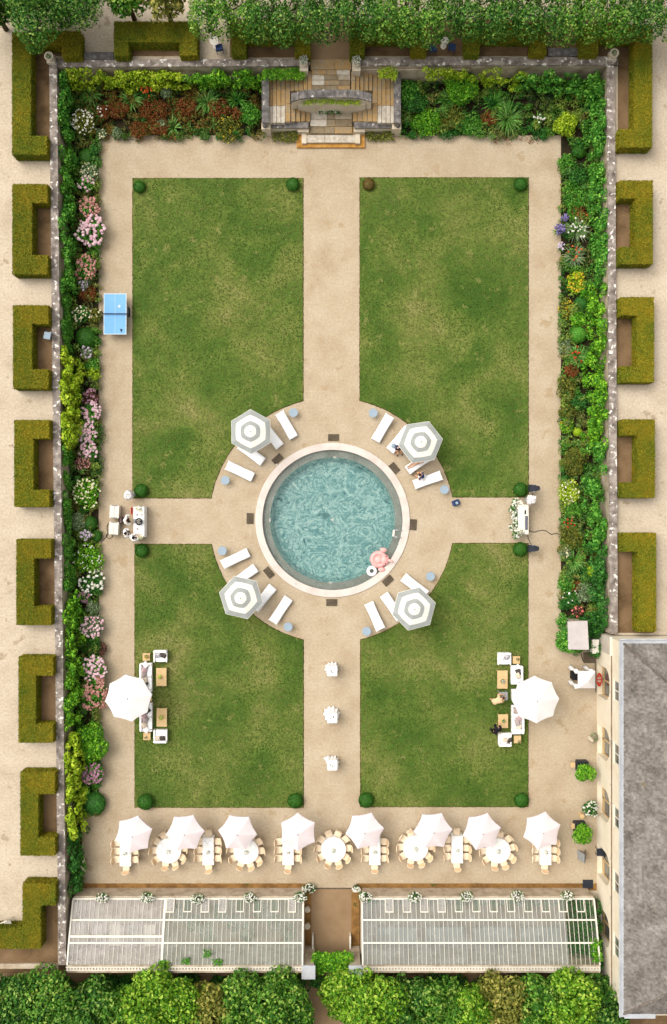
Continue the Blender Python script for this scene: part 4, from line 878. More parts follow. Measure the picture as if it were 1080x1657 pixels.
g = G(); g.box(xe + .02, XF + 12, ys + .02, yn - .02, ZE - .249, ZE - .12); bb(g, 'cornice', M['pale_stone'])
def gutter(g, x0, x1, y0, y1):
    g.box(x0, x1, y0, y1, ZE - .119, ZE - .1)
g = G(); W_ = .3
g.box(xe - .1, xe + W_ - .1, ys, yn, ZE - .119, ZE + .02); g.box(xe + W_ - .1, XF + 12, yn - W_ + .1, yn + .1, ZE - .118, ZE + .021); g.box(xe + W_ - .1, XF + 1.9, ys - .1, ys + W_ - .1, ZE - .118, ZE + .021); g.box(XF + 2.2, XF + 12, ys + .25, ys + .25 + W_, ZE - .118, ZE + .021)
g.tube([(xe - .08, ys, ZE + .04), (xe - .08, yn, ZE + .04)], .045, 8); g.tube([(xe - .08, yn + .08, ZE + .041), (XF + 12, yn + .08, ZE + .041)], .045, 8)
for k in range(34): y = ys + .4 + (yn - ys - .8) * k / 33; g.box(xe - .13, xe + .21, y, y + .04, ZE + .022, ZE + .05)
bb(g, 'gutter', M['zinc'])
# slate roof: courses of individual slates on two hips
tp = math.tan(R(37)); g = G(); rg = random.Random(4); rx0, ry0, ry1 = xe + .14, ys + .18, yn - .15
def slate_plane(org, u, v, length, k0, k1, depth):
    """org corner, u along the eave, v up-slope in plan; k0/k1 how fast the ends cut in"""
    ex_ = .13; d = 0
    while d < depth:
        s = k0 * d; e = length - k1 * d; x = s - rg.uniform(0, .22)
        if e - s < .1: break
        while x < e:
            w_ = rg.uniform(.11, .17); a, b = max(x, s), min(x + w_ - .008, e)
            if b - a > .03:
                lift = rg.uniform(.014, .03); V = []
                for (p, q, z) in ((a, d - .03, lift), (b, d - .03, lift), (b, d + ex_ + .02, .0), (a, d + ex_ + .02, .0)):
                    V.append((org[0] + u[0] * p + v[0] * q, org[1] + u[1] * p + v[1] * q, ZE + q * tp + z))
                g.add(V, [(0, 1, 2, 3)])
            x += w_
        d += ex_
RD = 5.9
slate_plane((rx0, ry0), (0, 1), (1, 0), ry1 - ry0, 1, 1, RD)
slate_plane((rx0, ry1), (1, 0), (0, -1), 2 * RD, 1, 1, RD)
slate_plane((rx0, ry0), (1, 0), (0, 1), 2 * RD, 1, 1, RD)
g.mi = 1
rz = ZE - .012; A = [(rx0, ry0, rz), (rx0, ry1, rz), (rx0 + RD, ry1 - RD, rz + RD * tp), (rx0 + RD, ry0 + RD, rz + RD * tp), (rx0 + 2 * RD, ry0, rz), (rx0 + 2 * RD, ry1, rz)]
g.add(A, [(0, 3, 2, 1), (1, 2, 5), (0, 4, 3), (2, 3, 4, 5)])
rf = bb(g, 'roof', [M['slate_tile'], M['slate']])
for yy, s in ((ry1, -1), (ry0, 1)):
    g = G(); g.tube([(rx0, yy, ZE + .03), (rx0 + RD, yy + s * RD, ZE + RD * tp + .03)], .07, 6); g.build('hip_ridge', M['slate'], rf, org=tuple(bld.location))

# ------------------------------------------------------------------ greenhouses
M['gh_glass'] = None
def glassmat(name, colr, fac, sc=1.2, lo=.35, hi=.7):
    m = bpy.data.materials.new(name); m.use_nodes = True; nt = m.node_tree; b = nt.nodes['Principled BSDF']; out = nt.nodes['Material Output']; L = nt.links
    tc = nt.nodes.new('ShaderNodeTexCoord'); n1 = noise(nt, tc.outputs['Object'], sc, 8, .65); n2 = noise(nt, tc.outputs['Object'], 9, 5, .7)
    b.inputs['Roughness'].default_value = .25; tr = nt.nodes.new('ShaderNodeBsdfTransparent'); tr.inputs['Color'].default_value = (.9, .94, .92, 1)
    rp = ramp(nt, [tuple(x * .9 for x in colr[:3]) + (1,), colr], .3, .7); L.new(n2.outputs['Fac'], rp.inputs['Fac']); L.new(rp.outputs['Color'], b.inputs['Base Color'])
    r2_ = ramp(nt, [(fac[0],) * 3 + (1,), (fac[1],) * 3 + (1,)], lo, hi); v = mth(nt, 'ADD', mth(nt, 'MULTIPLY', n1.outputs['Fac'], .7), mth(nt, 'MULTIPLY', n2.outputs['Fac'], .3)); L.new(v, r2_.inputs['Fac'])
    g = nt.nodes.new('ShaderNodeNewGeometry')
    ms = nt.nodes.new('ShaderNodeMixShader'); L.new(r2_.outputs['Color'], ms.inputs[0]); L.new(tr.outputs[0], ms.inputs[1]); L.new(b.outputs[0], ms.inputs[2]); L.new(ms.outputs[0], out.inputs['Surface']); return m
GL_E = glassmat('limewashed_glass', c(180, 184, 178), (.28, .64)); GL_C = glassmat('clear_glass', c(120, 136, 110), (.05, .25)); GL_W = glassmat('milky_glass', c(206, 200, 195), (.3, .66)); GL_M = glassmat('greenish_glass', c(174, 180, 170), (.26, .62))
ZG0, ZG1 = 1.4, 2.7
def greenhouse(px0, px1, label, bays, bar, vents, seed, furn):
    x0, x1 = X(px0, ZG1), X(px1, ZG1); ye = Y(1455, ZG0); yr = Y(1561, ZG1); D = ye - yr
    t = thing('greenhouse', ((x0 + x1) / 2, (ye + yr) / 2, 0), label, 'greenhouse'); o = tuple(t.location)
    prof = [(ye - D * u, ZG0 + (ZG1 - ZG0) * (1.22 * u - .22 * u * u)) for u in np.linspace(0, 1, 9)]
    def strip(g, xa, xb, u0, u1, off=0, th=.0):
        us = [u0] + [u for u in np.linspace(0, 1, 9) if u0 < u < u1] + [u1]; pts = [(ye - D * u, ZG0 + (ZG1 - ZG0) * (1.22 * u - .22 * u * u) + off) for u in us]; V = []
        for (y, z) in pts: V += [(xa, y, z), (xb, y, z)]
        if th:
            n = len(V); V += [(x, y, z - th) for (x, y, z) in V]; m = len(pts)
            F = [(2 * i, 2 * i + 1, 2 * i + 3, 2 * i + 2) for i in range(m - 1)] + [(n + 2 * i + 2, n + 2 * i + 3, n + 2 * i + 1, n + 2 * i) for i in range(m - 1)]
            F += [(2 * i, 2 * i + 2, n + 2 * i + 2, n + 2 * i) for i in range(m - 1)] + [(2 * i + 3, 2 * i + 1, n + 2 * i + 1, n + 2 * i + 3) for i in range(m - 1)] + [(0, n, n + 1, 1), (n - 2, n - 1, 2 * n - 1, 2 * n - 2)]
            g.add(V, F)
        else: g.add(V, [(2 * i, 2 * i + 1, 2 * i + 3, 2 * i + 2) for i in range(len(pts) - 1)])
    for (a, b, m_) in bays:
        g = G(); strip(g, X(a, ZG1) + .01, X(b, ZG1) - .01, .0, 1); g.build('glass_roof', m_, t, org=o)
    g = G(); n = int((x1 - x0) / bar)
    for i in range(n + 1):
        x = x0 + (x1 - x0) * i / n; w = .013 if i % 2 == 0 else .008; strip(g, x - w, x + w, 0, 1, .045, .06)
    g.build('glazing_bars', M['white_paint'], t, org=o)
    for u, w in ((.31, .045), (.66, .045)):
        g = G(); strip(g, x0, x1, u - w / D, u + w / D, .058, .03); g.build('purlin', M['white_paint'], t, org=o)
    for (a, b, u) in furn.get('beam', []):
        g = G(); strip(g, X(a, ZG1), X(b, ZG1), u - .06 / D, u + .06 / D, .075, .05); g.build('rafter_beam', M['white_paint'], t, org=o)
    for a in furn.get('post', []):
        g = G(); strip(g, X(a, ZG1) - .07, X(a, ZG1) + .07, 0, 1, .07, .08); g.build('bay_divider', M['white_paint'], t, org=o)
    g = G(); g.box(x0 - .06, x1 + .06, ye - .02, ye + .08, ZG0 - .1, ZG0 + .03); g.build('eave_gutter', M['white_paint'], t, org=o)
    g = G(); g.box(x0, x1, ye - .02, ye + .16, -.02, ZG0 - .101); g.build('front_wall', M['wall_stone'], t, org=o)
    g = G(); g.box(x0 - .05, x1 + .05, yr - .5, yr - .02, -.02, ZG1 + .04); g.build('back_wall', M['wall_stone'], t, org=o)
    for x in (x0 - .03, x1 + .03):
        g = G(); P_ = [(y, z) for y, z in prof]; V = [(x + d, y, z - .01) for d in (-.02, .02) for y, z in P_ + [(prof[-1][0], ZG0 - .1), (prof[0][0], ZG0 - .1)]]; k = len(P_) + 2
        g.add(V, [tuple(range(k)), tuple(range(2 * k - 1, k - 1, -1))] + [(i, k + i, k + (i + 1) % k, (i + 1) % k) for i in range(k)]); g.build('end_gable', GL_E, t, org=o)
        g = G(); strip(g, x - .05, x + .05, 0, 1, .065, .09); g.build('verge', M['white_paint'], t, org=o)
        g = G(); g.box(x - .08, x + .08, yr, ye, -.02, ZG0 - .1); g.build('end_wall', M['wall_stone'], t, org=o)
    # pierced ridge cresting
    g = G(); yc = yr - .22
    g.box(x0 - .1, x1 + .05, yc - .13, yc - .07, ZG1 + .06, ZG1 + .1); g.box(x0 - .1, x1 + .05, yc + .07, yc + .13, ZG1 + .06, ZG1 + .1); n = int((x1 - x0) / .2)
    for i in range(n + 1): x = x0 + (x1 - x0) * i / n; g.box(x - .05, x + .05, yc - .07, yc + .07, ZG1 + .062, ZG1 + .098)
    g.build('ridge_cresting', M['white_paint'], t, org=o)
    for (a, opn) in vents:
        xa, xb = X(a - 6.5, ZG0), X(a + 6.5, ZG0); f = G(); k = .12 if opn else .07; u0, u1 = (.0, .19)
        if opn: u0 = -.03
        strip(f, xa, xa + .045, u0, u1, k, .05); strip(f, xb - .045, xb, u0, u1, k, .05); strip(f, xa, xb, u1 - .014, u1, k + .004, .05)
        if opn: strip(f, xa, xb, u0, u0 + .014, k + .004, .05)
        v = f.build('roof_vent', M['white_paint'], t, org=o); g = G(); strip(g, xa + .02, xb - .02, u0 + .005, u1 - .005, k - .02); g.build('vent_glass', GL_W if opn else GL_C, v, org=o)
    g = G(); g.box(x0 + .05, x1 - .05, yr, ye - .05, .004, .02); g.build('floor', M['ramp'], t, org=o)
    return t, o, x0, x1, ye, yr
gw, o, x0, x1, ye, yr = greenhouse(110, 489, 'left greenhouse with a milky glass bay and a green one', [(110, 262, GL_W), (262, 489, GL_M)], .29, [(277 + 28 * i, i in (0, 2, 3, 7)) for i in range(8)], 1, {'beam': [(110, 262, .56)], 'post': [262]})
for i in range(5):
    a, b = X(122 + 28 * i, .8), X(140 + 28 * i, .8); g = G(); g.box(a, b, yr + .3, yr + 1.7, .5, .8); 
    for q in (a, b - .08): g.box(q, q + .08, yr + .4, yr + 1.6, .02, .5)
    g.build('potting_bench', M['grey'] if i % 2 else M['white_paint'], gw, org=o)
g = G(); C_, N_ = ell_pts([(X(290 + 22 * i, .8), ye - 1.2 - (i % 3) * .7, .55, .5, .6, .55) for i in range(9)], 60, 4); g.leaves(C_, N_, .18, .5, 4); g.build('indoor_plants', M['f_deep'], gw, org=o)
ge, o, x0, x1, ye, yr = greenhouse(588, 970, 'right greenhouse with whitewashed glass beside the stone building', [(588, 922, GL_E), (922, 970, GL_C)], .29, [(630 + 28 * i, i < 4) for i in range(12)], 2, {})
g = G(); C_, N_ = ell_pts([(X(930 + 11 * i, 1), ye - .8 - j * 1.1, .8, .5, .6, .8 + .2 * j) for i in range(4) for j in range(4)] + [(X(600 + 30 * i, 1), ye - .5, .4, .5, .3, .5) for i in range(11)], 70, 5); g.leaves(C_, N_, .2, .5, 4); g.build('indoor_plants', M['f_deep'], ge, org=o)
for i in range(4):
    a, b = X(610 + 78 * i, .8), X(674 + 78 * i, .8); g = G(); g.box(a, b, yr + .4, yr + 1.5, .7, .78)
    for q in (a + .1, b - .18): g.box(q, q + .08, yr + .5, yr + 1.4, .02, .7)
    g.build('staging_bench', M['grey'], ge, org=o)
g = G()
for (a, b) in ((129, 497), (577, 966)): g.box(X(a), X(b), Y(1456), Y(1440.5), .0, .012)
struct(g, 'paved_strip', M['pale_stone'])
g = G()
M['dry_bed'] = mat('dry_bed', [c(104, 74, 40), c(140, 104, 58), c(160, 120, 70)], sc=1.6, det=8, fine=10, fk=.45, bump=.5, bsc=16, spots=(c(84, 84, 36), 1.1, .62))
for (a, b) in ((129, 497), (577, 966)): g.box(X(a), X(b), Y(1441), Y(1429.5), -.01, .016)
struct(g, 'dry_flower_bed', M['dry_bed'])
g = G(); g.box(X(504), X(569), Y(1600), Y(1437), -.02, .008); struct(g, 'passage_path', M['ramp'])
g = G(); g.box(X(503), X(570), Y(1438.5), Y(1436.5), 0, .03); struct(g, 'passage_threshold', M['brown_wood'])
g = G()
for (a, b) in ((492, 504), (569, 582)): g.box(X(a), X(b), Y(1560), Y(1440), -.02, .02)
struct(g, 'side_bed', M['dry_bed'])
g = G(); g.box(-60, X(1003), Y(1900), Y(1575), -.02, .0); struct(g, 'lower_path', M['ramp'])
for px, d in ((506.5, 'left'), (567, 'right')):
    g = G(); x, y = P(px, 1535, .4); g.box(-.05, .05, -.9, .9, 0, .5); tag(g.build('white_rail', M['white_paint'], at=(x, y, 0)), 'low white edging rail on the %s side of the passage' % d, 'rail')
for px, sx, d in ((499.5, 1, 'left'), (575.5, -1, 'right')):
    x, y = P(px, 1573, 2.8); t = thing('gate_pillar', (x, y, 0), 'stone gate pillar with a grey-blue cap, %s of the leafy arch' % d, 'gate pillar')
    g = G(); g.box(-.34, .34, -.34, .34, -.02, 2.75); g.build('shaft', M['wall_stone'], t); g = G(); g.prism([(-.44, -.44), (.44, -.44), (.44, .44), (-.44, .44)], 2.753, 2.86); g.build('cap', M['zinc'], t)
plantpatch('leafy_arch', 506, 571, 1550, 1580, 1.4, 1.0, M['f_bright'], 'bright green climbing plant over the arch between the gate pillars', 'climber', 31, 2600, .2)
plantpatch('ivy_patch', 963, 978, 1530, 1560, 1.6, 1.4, M['f_bright'], 'ivy at the corner between the right greenhouse and the stone building', 'climber', 32, 700, .15)
for i, (px, py, d) in enumerate([(262, 1562, 'near the bay divider'), (300, 1557, 'right of the bay divider'), (335, 1545, 'highest on the glass'), (352, 1560, 'middle of the left greenhouse')]):
    plantpatch('creeper', px - 7, px + 7, py - 5, py + 5, 2.55, .4, M['f_mid'], 'creeper growing over the left greenhouse roof edge, ' + d, 'climber', 40 + i, 110, .12)
# flower baskets along the greenhouse eaves
BK = [(166, 1450, 'first'), (239, 1450, 'second'), (320.5, 1452, 'third'), (405, 1450, 'fourth'), (486, 1449, 'fifth')]; BE = [(591, 1449, 'first'), (671.5, 1449, 'second'), (755.5, 1448, 'third'), (837.5, 1447, 'fourth'), (918.5, 1447, 'fifth')]
def basket(px, py, label, z=1.34, rs=1.3, group='white flower baskets along the greenhouses'):
    x, y = P(px, py + (2 if z > 1 else 0), z + .3); t = thing('flower_basket', (x, y, 0 if z < .5 else z), label, 'flower basket', group); zz = 0; s = int(px)
    g = G(); g.lathe([(.14, zz - (.02 if zz else 0)), (.24, zz + .2), (.22, zz + .2)], 12); g.build('basket', M['brown_wood'], t)
    L = [(0, 0, zz + .3, .36 * rs, .27 * rs, .22)]; C_, N_ = ell_pts(L, 150, s); g = G(); g.leaves(C_, N_, .13, .5, s); g.build('foliage', M['f_deep'], t); rg = np.random.default_rng(s); g = G()
    for i in range(46): a = rg.uniform(0, 2 * PI); u = math.sqrt(rg.uniform(0, 1)); g.ell(.36 * rs * u * math.cos(a), .25 * rs * u * math.sin(a), zz + .32 + .2 * math.sqrt(1 - u * u * .9), .05, .05, .04, 6, 4)
    g.build('blossoms', M['b_white'], t)
for (a, b, d) in BK: basket(a, b, d + ' white flower basket from the left on the left greenhouse')
for (a, b, d) in BE: basket(a, b, d + ' white flower basket from the left on the right greenhouse')
basket(500, 1440, 'white flowers in a pot at the left of the passage entrance', .3); basket(577, 1441, 'small green and white pot at the right of the passage entrance', .3, .8)
for px, py, d in ((498, 1468, 'upper'), (498, 1495, 'lower')):
    g = G(); g.lathe([(.1, 0), (.15, .05), (.19, .35), (.21, .38), (.14, .36)], 12); x, y = P(px, py); tag(g.build('stone_pot', M['pale_stone'], at=(x, y, .02)), d + ' of two small white pots left of the passage', 'pot')

# ------------------------------------------------------------------ things along the building
t = thing('flat_roofed_shed', (*P(936, 1028, 2.1), 0), 'small shed with a flat pale grey roof wrapped in greenery', 'shed'); w2, d2 = X(572, 2.1) / 2, 47 * S * .965 / 2
g = G(); g.box(-w2 + .08, w2 - .08, -d2 + .08, d2 - .08, 0, 2.0); g.build('wall', M['wall_stone'], t)
L = []; rg = random.Random(8)
for i in range(60):
    q = rg.random(); zz = rg.uniform(.2, 1.85); e = .12 + .2 * (1 - zz / 2)
    L.append((-w2 - e + .1, -d2 + 2 * d2 * q, zz, .22, .28, .3) if i % 5 < 3 else (-w2 + 2 * w2 * q * .8, -d2 - e + .1, zz, .28, .22, .3))
C_, N_ = ell_pts(L, 120, 8, -.3); g = G(); g.leaves(C_, N_, .12, .6, 8); g.build('ivy', M['f_wallgreen'], t)
M['roofing'] = mat('pale_roofing', [c(186, 178, 176), c(204, 196, 192)], sc=1.2, det=7, fine=14, fk=.06)
g = G(); g.prism([(-w2, -d2 + .03), (w2 + .05, -d2), (w2 - .05, d2), (-w2 - .04, d2 - .05)], 2.003, 2.12); g.build('roof', M['roofing'], t)
g = G(); g.box(-.2, .2, -.45, .45, 0, .9); t = thing('metal_cabinet', (*P(964, 1046, .9), 0), 'narrow white metal cabinet between the shed and the stone building', 'cabinet'); g.build('body', M['zinc'], t)
g = G(); g.box(-.22, .22, -.47, .47, .901, .95); g.build('lid', M['white_paint'], t); g = G(); g.box(-.225, -.202, -.4, .4, .1, .8); g.build('door', M['white_paint'], t)
t = thing('wooden_deck', (*P(954, 1064), 0), 'small weathered wooden deck below the flat roofed shed', 'deck'); g = G()
for i in range(6): g.box(-.42, .42, -.36 + .12 * i, -.25 + .12 * i, .04, .08)
g.build('boards', M['brown_wood'], t); g = G(); g.box(-.38, .38, -.34, -.28, 0, .039); g.box(-.38, .38, .26, .32, 0, .039); g.build('bearers', M['brown_wood'], t)
def cable(pts, label, r=.018, m='dark'):
    P_ = [Vector((*P(a, b), .02)) for a, b in pts]; out = []
    for i in range(len(P_) - 1):
        p0, p1, p2, p3 = P_[max(i - 1, 0)], P_[i], P_[i + 1], P_[min(i + 2, len(P_) - 1)]
        for k in range(6):
            u = k / 6; out.append(.5 * ((2 * p1) + (p2 - p0) * u + (2 * p0 - 5 * p1 + 4 * p2 - p3) * u * u + (3 * p1 - p0 - 3 * p2 + p3) * u ** 3))
    out.append(P_[-1]); o_ = out[0].copy(); g = G(); g.tube([q - o_ + Vector((0, 0, r)) for q in out], r, 6); tag(g.build('cable', M[m], at=tuple(o_)), label, 'cable')
cable([(941, 1058), (943, 1068), (948, 1072), (962, 1071)], 'dark hose curling round the wooden deck by the shed', .03)
cable([(963, 1072), (963.5, 1088), (964, 1120)], 'thin dark pipe running along the building base from the deck', .025)
# square garden tent
t = thing('small_pavilion', (*P(950, 1100, 1.9), 0), 'small square white pavilion with tied curtains beside the stone building', 'pavilion'); hw = .5
for sx in (-1, 1):
    for sy in (-1, 1):
        g = G(); g.cyl(sx * hw * .93, sy * hw * .93, .025, 0, 1.75, 8); g.build('post', M['white_paint'], t)
        if sx < 0 or sy > 0:
            g = G(); g.lathe([(.17, 0), (.13, .5), (.07, 1.0), (.12, 1.4), (.15, 1.7)], 14, sx * (hw + .1 if sx < 0 else hw * .8), sy * hw, rf=lambda a, j: 1 + .18 * math.sin(5 * a)); g.build('curtain', M['white'], t, smooth=True)
g = G(); e = hw + .06; V = [(-e, -e, 1.74), (e, -e, 1.74), (e, e, 1.74), (-e, e, 1.74), (-e, -e, 1.88), (e, -e, 1.88), (e, e, 1.88), (-e, e, 1.88), (0, 0, 2.3)]
g.add(V, [(0, 1, 5, 4), (1, 2, 6, 5), (2, 3, 7, 6), (3, 0, 4, 7), (4, 5, 8), (5, 6, 8), (6, 7, 8), (7, 4, 8)]); g.build('roof', M['parasol_white'], t)
g = G(); g.box(-.6, -.2, -.25, .25, 0, .8); g.build('counter', M['black'], t)
t = thing('red_cart', (*P(970.5, 1100, .4), 0), 'small red oval frame leaning by the first arched door', 'ornament'); g = G(); torus(g, .2, .045, .35, 20, 8, sx=.8, sy=1.9); g.build('ring', M['red'], t, smooth=True)
g = G()
for a in (-.2, .0, .2): g.box(-.15, .15, a - .03, a + .03, .33, .38)
g.build('bars', M['red'], t)
for a in (-.3, .3): g = G(); g.cyl(0, a, .03, 0, .34, 8); g.build('leg', M['red'], t)
t['label'] = 'small red oval metal rack in front of the first arched door'; t.name = 'plant_rack'; t['category'] = 'rack'
def planter(px, py, label, s, flower=False):
    x, y = P(px, py, .9); t = thing('planter', (x, y, 0), label, 'planter', 'dark planters along the building')
    g = G(); o_ = .36
    for (a, b, d, e) in ((-o_, o_, -o_, -o_ + .05), (-o_, o_, o_ - .05, o_), (-o_, -o_ + .05, -o_ + .05, o_ - .05), (o_ - .05, o_, -o_ + .05, o_ - .05)): g.box(a, b, d + .15, e + .15, 0, .6)
    g.box(-o_ + .05, o_ - .05, -o_ + .2, o_ + .1, 0, .5); g.build('box', M['dark'], t)
    L = lumpy(.66, .85, s, 7, z0=0); L = [(a, b - .1, q + .55, u, v, w_) for (a, b, q, u, v, w_) in L]; C_, N_ = ell_pts(L, 170, s); g = G(); g.leaves(C_, N_, .15, .55, s); g.build('foliage', M['f_bright'], t)
planter(946, 1247, 'leafy green shrub in a dark square planter beside the wooden stool', 5); planter(942, 1347, 'leafy green shrub in a dark planter below the white lilies', 6)
def stool(px, py, label):
    x, y = P(px, py, .45); t = thing('wooden_stool', (x, y, 0), label, 'stool', 'small wooden stools'); g = G(); g.box(-.15, .15, -.17, .17, .4, .45); g.build('seat', M['wood'], t)
    for a in (-.11, .11):
        for b in (-.13, .13): g = G(); g.cyl(a, b, .02, 0, .399, 6); g.build('leg', M['wood'], t)
stool(927.5, 1238, 'small wooden stool left of the upper planter'); stool(928.5, 1337, 'small pale wooden stool left of the lower planter')
shrub(957, 1308, 14, 1.0, 'f_deep', 'white lilies in a pot between the two dark planters', 'plant', 'b_white', 46, .06, name='lily_pot')
g = G(); g.cyl(0, 0, .16, 0, .35, 14); tag(g.build('log_stump', M['wood'], at=(*P(942.5, 1321, .35), 0)), 'round log stump below the white lilies', 'stump')
t = thing('stone_statue', (*P(954, 1194), 0), 'small pale stone statue with a plant by the second arched door', 'statue'); g = G(); g.lathe([(.16, 0), (.17, .12), (.1, .2), (.14, .4), (.16, .55), (.08, .66), (.1, .76), (.03, .86)], 12); g.build('figure', M['pale_stone'], t, smooth=True)
g = G(); C_, N_ = ell_pts([(.25, .1, .3, .25, .35, .3)], 160, 3); g.leaves(C_, N_, .12, .4, 3); g.build('foliage', M['f_silver'], t)
t = thing('folding_sign', (*P(941, 1382), 0), 'small grey folding board standing below the lower planter', 'folding board')
for s in (-1, 1): g = G(); g.M = Matrix.Translation((s * .26, 0, 0)) @ Matrix.Rotation(-s * R(17), 4, 'Y'); g.box(-.02, .02, -.3, .3, .01, .85); g.build('panel', M['grey'] if s < 0 else M['dark'], t)
t = thing('iron_bench', (*P(968, 1375), 0), 'dark iron chair by the fourth arched door', 'chair'); g = G(); g.box(-.22, .22, -.25, .25, .42, .46); g.build('seat', M['dark'], t)
g = G(); g.box(.18, .22, -.25, .25, .46, .9); g.build('backrest', M['dark'], t)
for a in (-.19, .19):
    for b in (-.22, .22): g = G(); g.cyl(a, b, .018, 0, .419, 6); g.build('leg', M['dark'], t)
t.name = 'iron_chair'
g = G(); g.box(-.35, .35, -.3, .3, .0, .03); tag(g.build('drain_grate', M['dark'], at=(*P(951.5, 1430.5), .012)), 'dark square grate at the right end of the dry bed', 'grate')
# terrace furniture
def slatchair(px, py, rz, m, label, z=ZT, white=False):
    t = thing('garden_chair', (*P(px, py, z + .45), z), label, 'chair', None, R(rz)); g = G(); g.box(-.23, .23, -.23, .23, .42, .46); g.build('seat', M[m], t); g = G(); g.M = Matrix.Translation((0, -.24, .46)) @ Matrix.Rotation(R(12), 4, 'X'); g.box(-.23, .23, -.02, .02, 0, .45); g.build('backrest', M[m], t)
    for a in (-.2, .2):
        for b in (-.2, .2): g = G(); g.cyl(a, b, .018, 0, .419, 6); g.build('leg', M[m], t)
slatchair(77, 543, 80, 'pale_blue', 'pale blue garden chair in the second hedge bay behind the west wall')
slatchair(355, 77, 10, 'navy', 'blue garden chair beside the round white table at the top'); slatchair(700, 78, 10, 'navy', 'left of two blue garden chairs under the top trees'); slatchair(732, 76, -10, 'navy', 'right of two blue garden chairs under the top trees')
slatchair(13, 1495, 200, 'white_paint', 'white garden chair with a grey cushion on the bottom left path')
t = thing('round_table', (*P(347, 66, ZT + .7), ZT), 'round white table at the top beside a blue chair', 'table'); g = G(); g.cyl(0, 0, .3, .68, .71, 20); g.build('tabletop', M['white_paint'], t); g = G(); g.cyl(0, 0, .03, .03, .679, 8); g.cyl(0, 0, .2, 0, .03, 14); g.build('pedestal', M['white_paint'], t)
t = thing('round_table', (*P(720, 66, ZT + .7), ZT), 'white table half hidden below the top trees', 'table'); g = G(); g.cyl(0, 0, .26, .68, .71, 20); g.build('tabletop', M['white_paint'], t); g = G(); g.cyl(0, 0, .03, .03, .679, 8); g.cyl(0, 0, .2, 0, .03, 14); g.build('pedestal', M['white_paint'], t)
for px, py, d in ((160, 90, 'left of the C-shaped hedge at the top'), (911, 84, 'between two hedge stubs at the top right')):
    t = thing('stone_bench', (*P(px, py, ZT + .45), ZT), 'grey stone bench ' + d, 'bench'); g = G(); g.box(-.95, .95, -.24, .24, .36, .45); g.build('seat', M['dark_coping'], t)
    for a in (-.75, .75): g = G(); g.box(a - .1, a + .1, -.18, .18, 0, .359); g.build('leg', M['dark_coping'], t)
# ------------------------------------------------------------------ sun loungers, tables and parasols by the pool
def make_lounger(label):
    t = thing('sun_lounger', (0, 0, 0), label, 'sun lounger', 'sun loungers round the pool')
    g = G()
    for s in (-1, 1): g.box(s * .29 - .025, s * .29 + .025, -.9, .88, .22, .27)
    g.box(-.265, .265, .83, .88, .221, .269); g.box(-.265, .265, -.2, -.15, .221, .269); g.build('frame', M['brown_wood'], t)
    for x in (-.29, .29):
        for y in (-.6, .75): g = G(); g.box(x - .024, x + .024, y - .03, y + .03, 0, .219); g.build('leg', M['brown_wood'], t)
    pr = [(-.97, .66), (-.9, .66), (-.6, .53), (-.25, .385), (-.1, .36), (.3, .355), (.7, .36), (.9, .355), (.925, .33), (.93, .2)]
    rg = random.Random(3); g = G(); n = 9; V = []
    for i, (y, z) in enumerate(pr):
        for j in range(n + 1):
            u = -1 + 2 * j / n; w = .325 + (.045 if i == 0 else .0) - (.012 if 3 <= i <= 5 else 0)
            V.append((u * w, y - (.05 * abs(u) ** 6 if i < 2 else 0) + rg.uniform(-.006, .006), z + .012 * math.cos(u * 3) + rg.uniform(-.005, .005) - (.05 if abs(u) == 1 and i < 9 else 0)))
    m = len(pr); F = [(i * (n + 1) + j, (i + 1) * (n + 1) + j, (i + 1) * (n + 1) + j + 1, i * (n + 1) + j + 1) for i in range(m - 1) for j in range(n)]
    k = len(V); V += [(x * .985, y, z - .06) for (x, y, z) in V]; F += [tuple(k + q for q in f[::-1]) for f in F]
    bd = [j for j in range(n + 1)] + [i * (n + 1) + n for i in range(1, m)] + [(m - 1) * (n + 1) + j for j in range(n - 1, -1, -1)] + [i * (n + 1) for i in range(m - 2, 0, -1)]
    F += [(bd[i], bd[(i + 1) % len(bd)], k + bd[(i + 1) % len(bd)], k + bd[i]) for i in range(len(bd))]
    g.add(V, F); g.build('towel', M['towel'], t, smooth=True); return t
LG = {'upper left': [(464.5, 688.7, 102, 177), (439.6, 705, 130, 165), (408, 734, 170, 127), (389.3, 762.8, 185, 87)],
      'upper right': [(619.3, 693.5, -103, 175), (646, 712, -130, 155), (678.5, 748.7, -110, 75), (691.8, 777, -188, 67)],
      'lower left': [(382, 903.6, 185, -88), (396.2, 932, 150, -110), (427.6, 967, 133, -160), (455, 986.7, 115, -173)],
      'lower right': [(606.6, 996.5, -83, -182), (634.5, 980.6, -115, -165), (670.8, 947.8, -165, -130)]}
LD = {'upper left': ['rightmost', 'second from the right', 'second from the left, partly below the parasol', 'leftmost'],
      'upper right': ['leftmost', 'with a seated person in dark clothes', 'with a person lying on it', 'with a person in blue sitting'],
      'lower left': ['topmost', 'second from the top, its head below the parasol', 'third from the top, partly below the parasol', 'lowest, beside the blue table'],
      'lower right': ['leftmost', 'middle, partly below the parasol', 'topmost, right of the duckboard']}
proto = None; LPOS = {}
for q, ls in LG.items():
    for i, (px, py, dx, dy) in enumerate(ls):
        lab = 'white sun lounger, %s group, %s' % (q, LD[q][i]); rz = math.atan2(-dy, dx) - PI / 2; loc = (*P(px, py, .4), 0); LPOS[(q, i)] = (loc, rz)
        if proto is None: proto = make_lounger(lab); proto.location = loc; proto.rotation_euler.z = rz
        else: dup(proto, loc, rz, lab)
proto = None
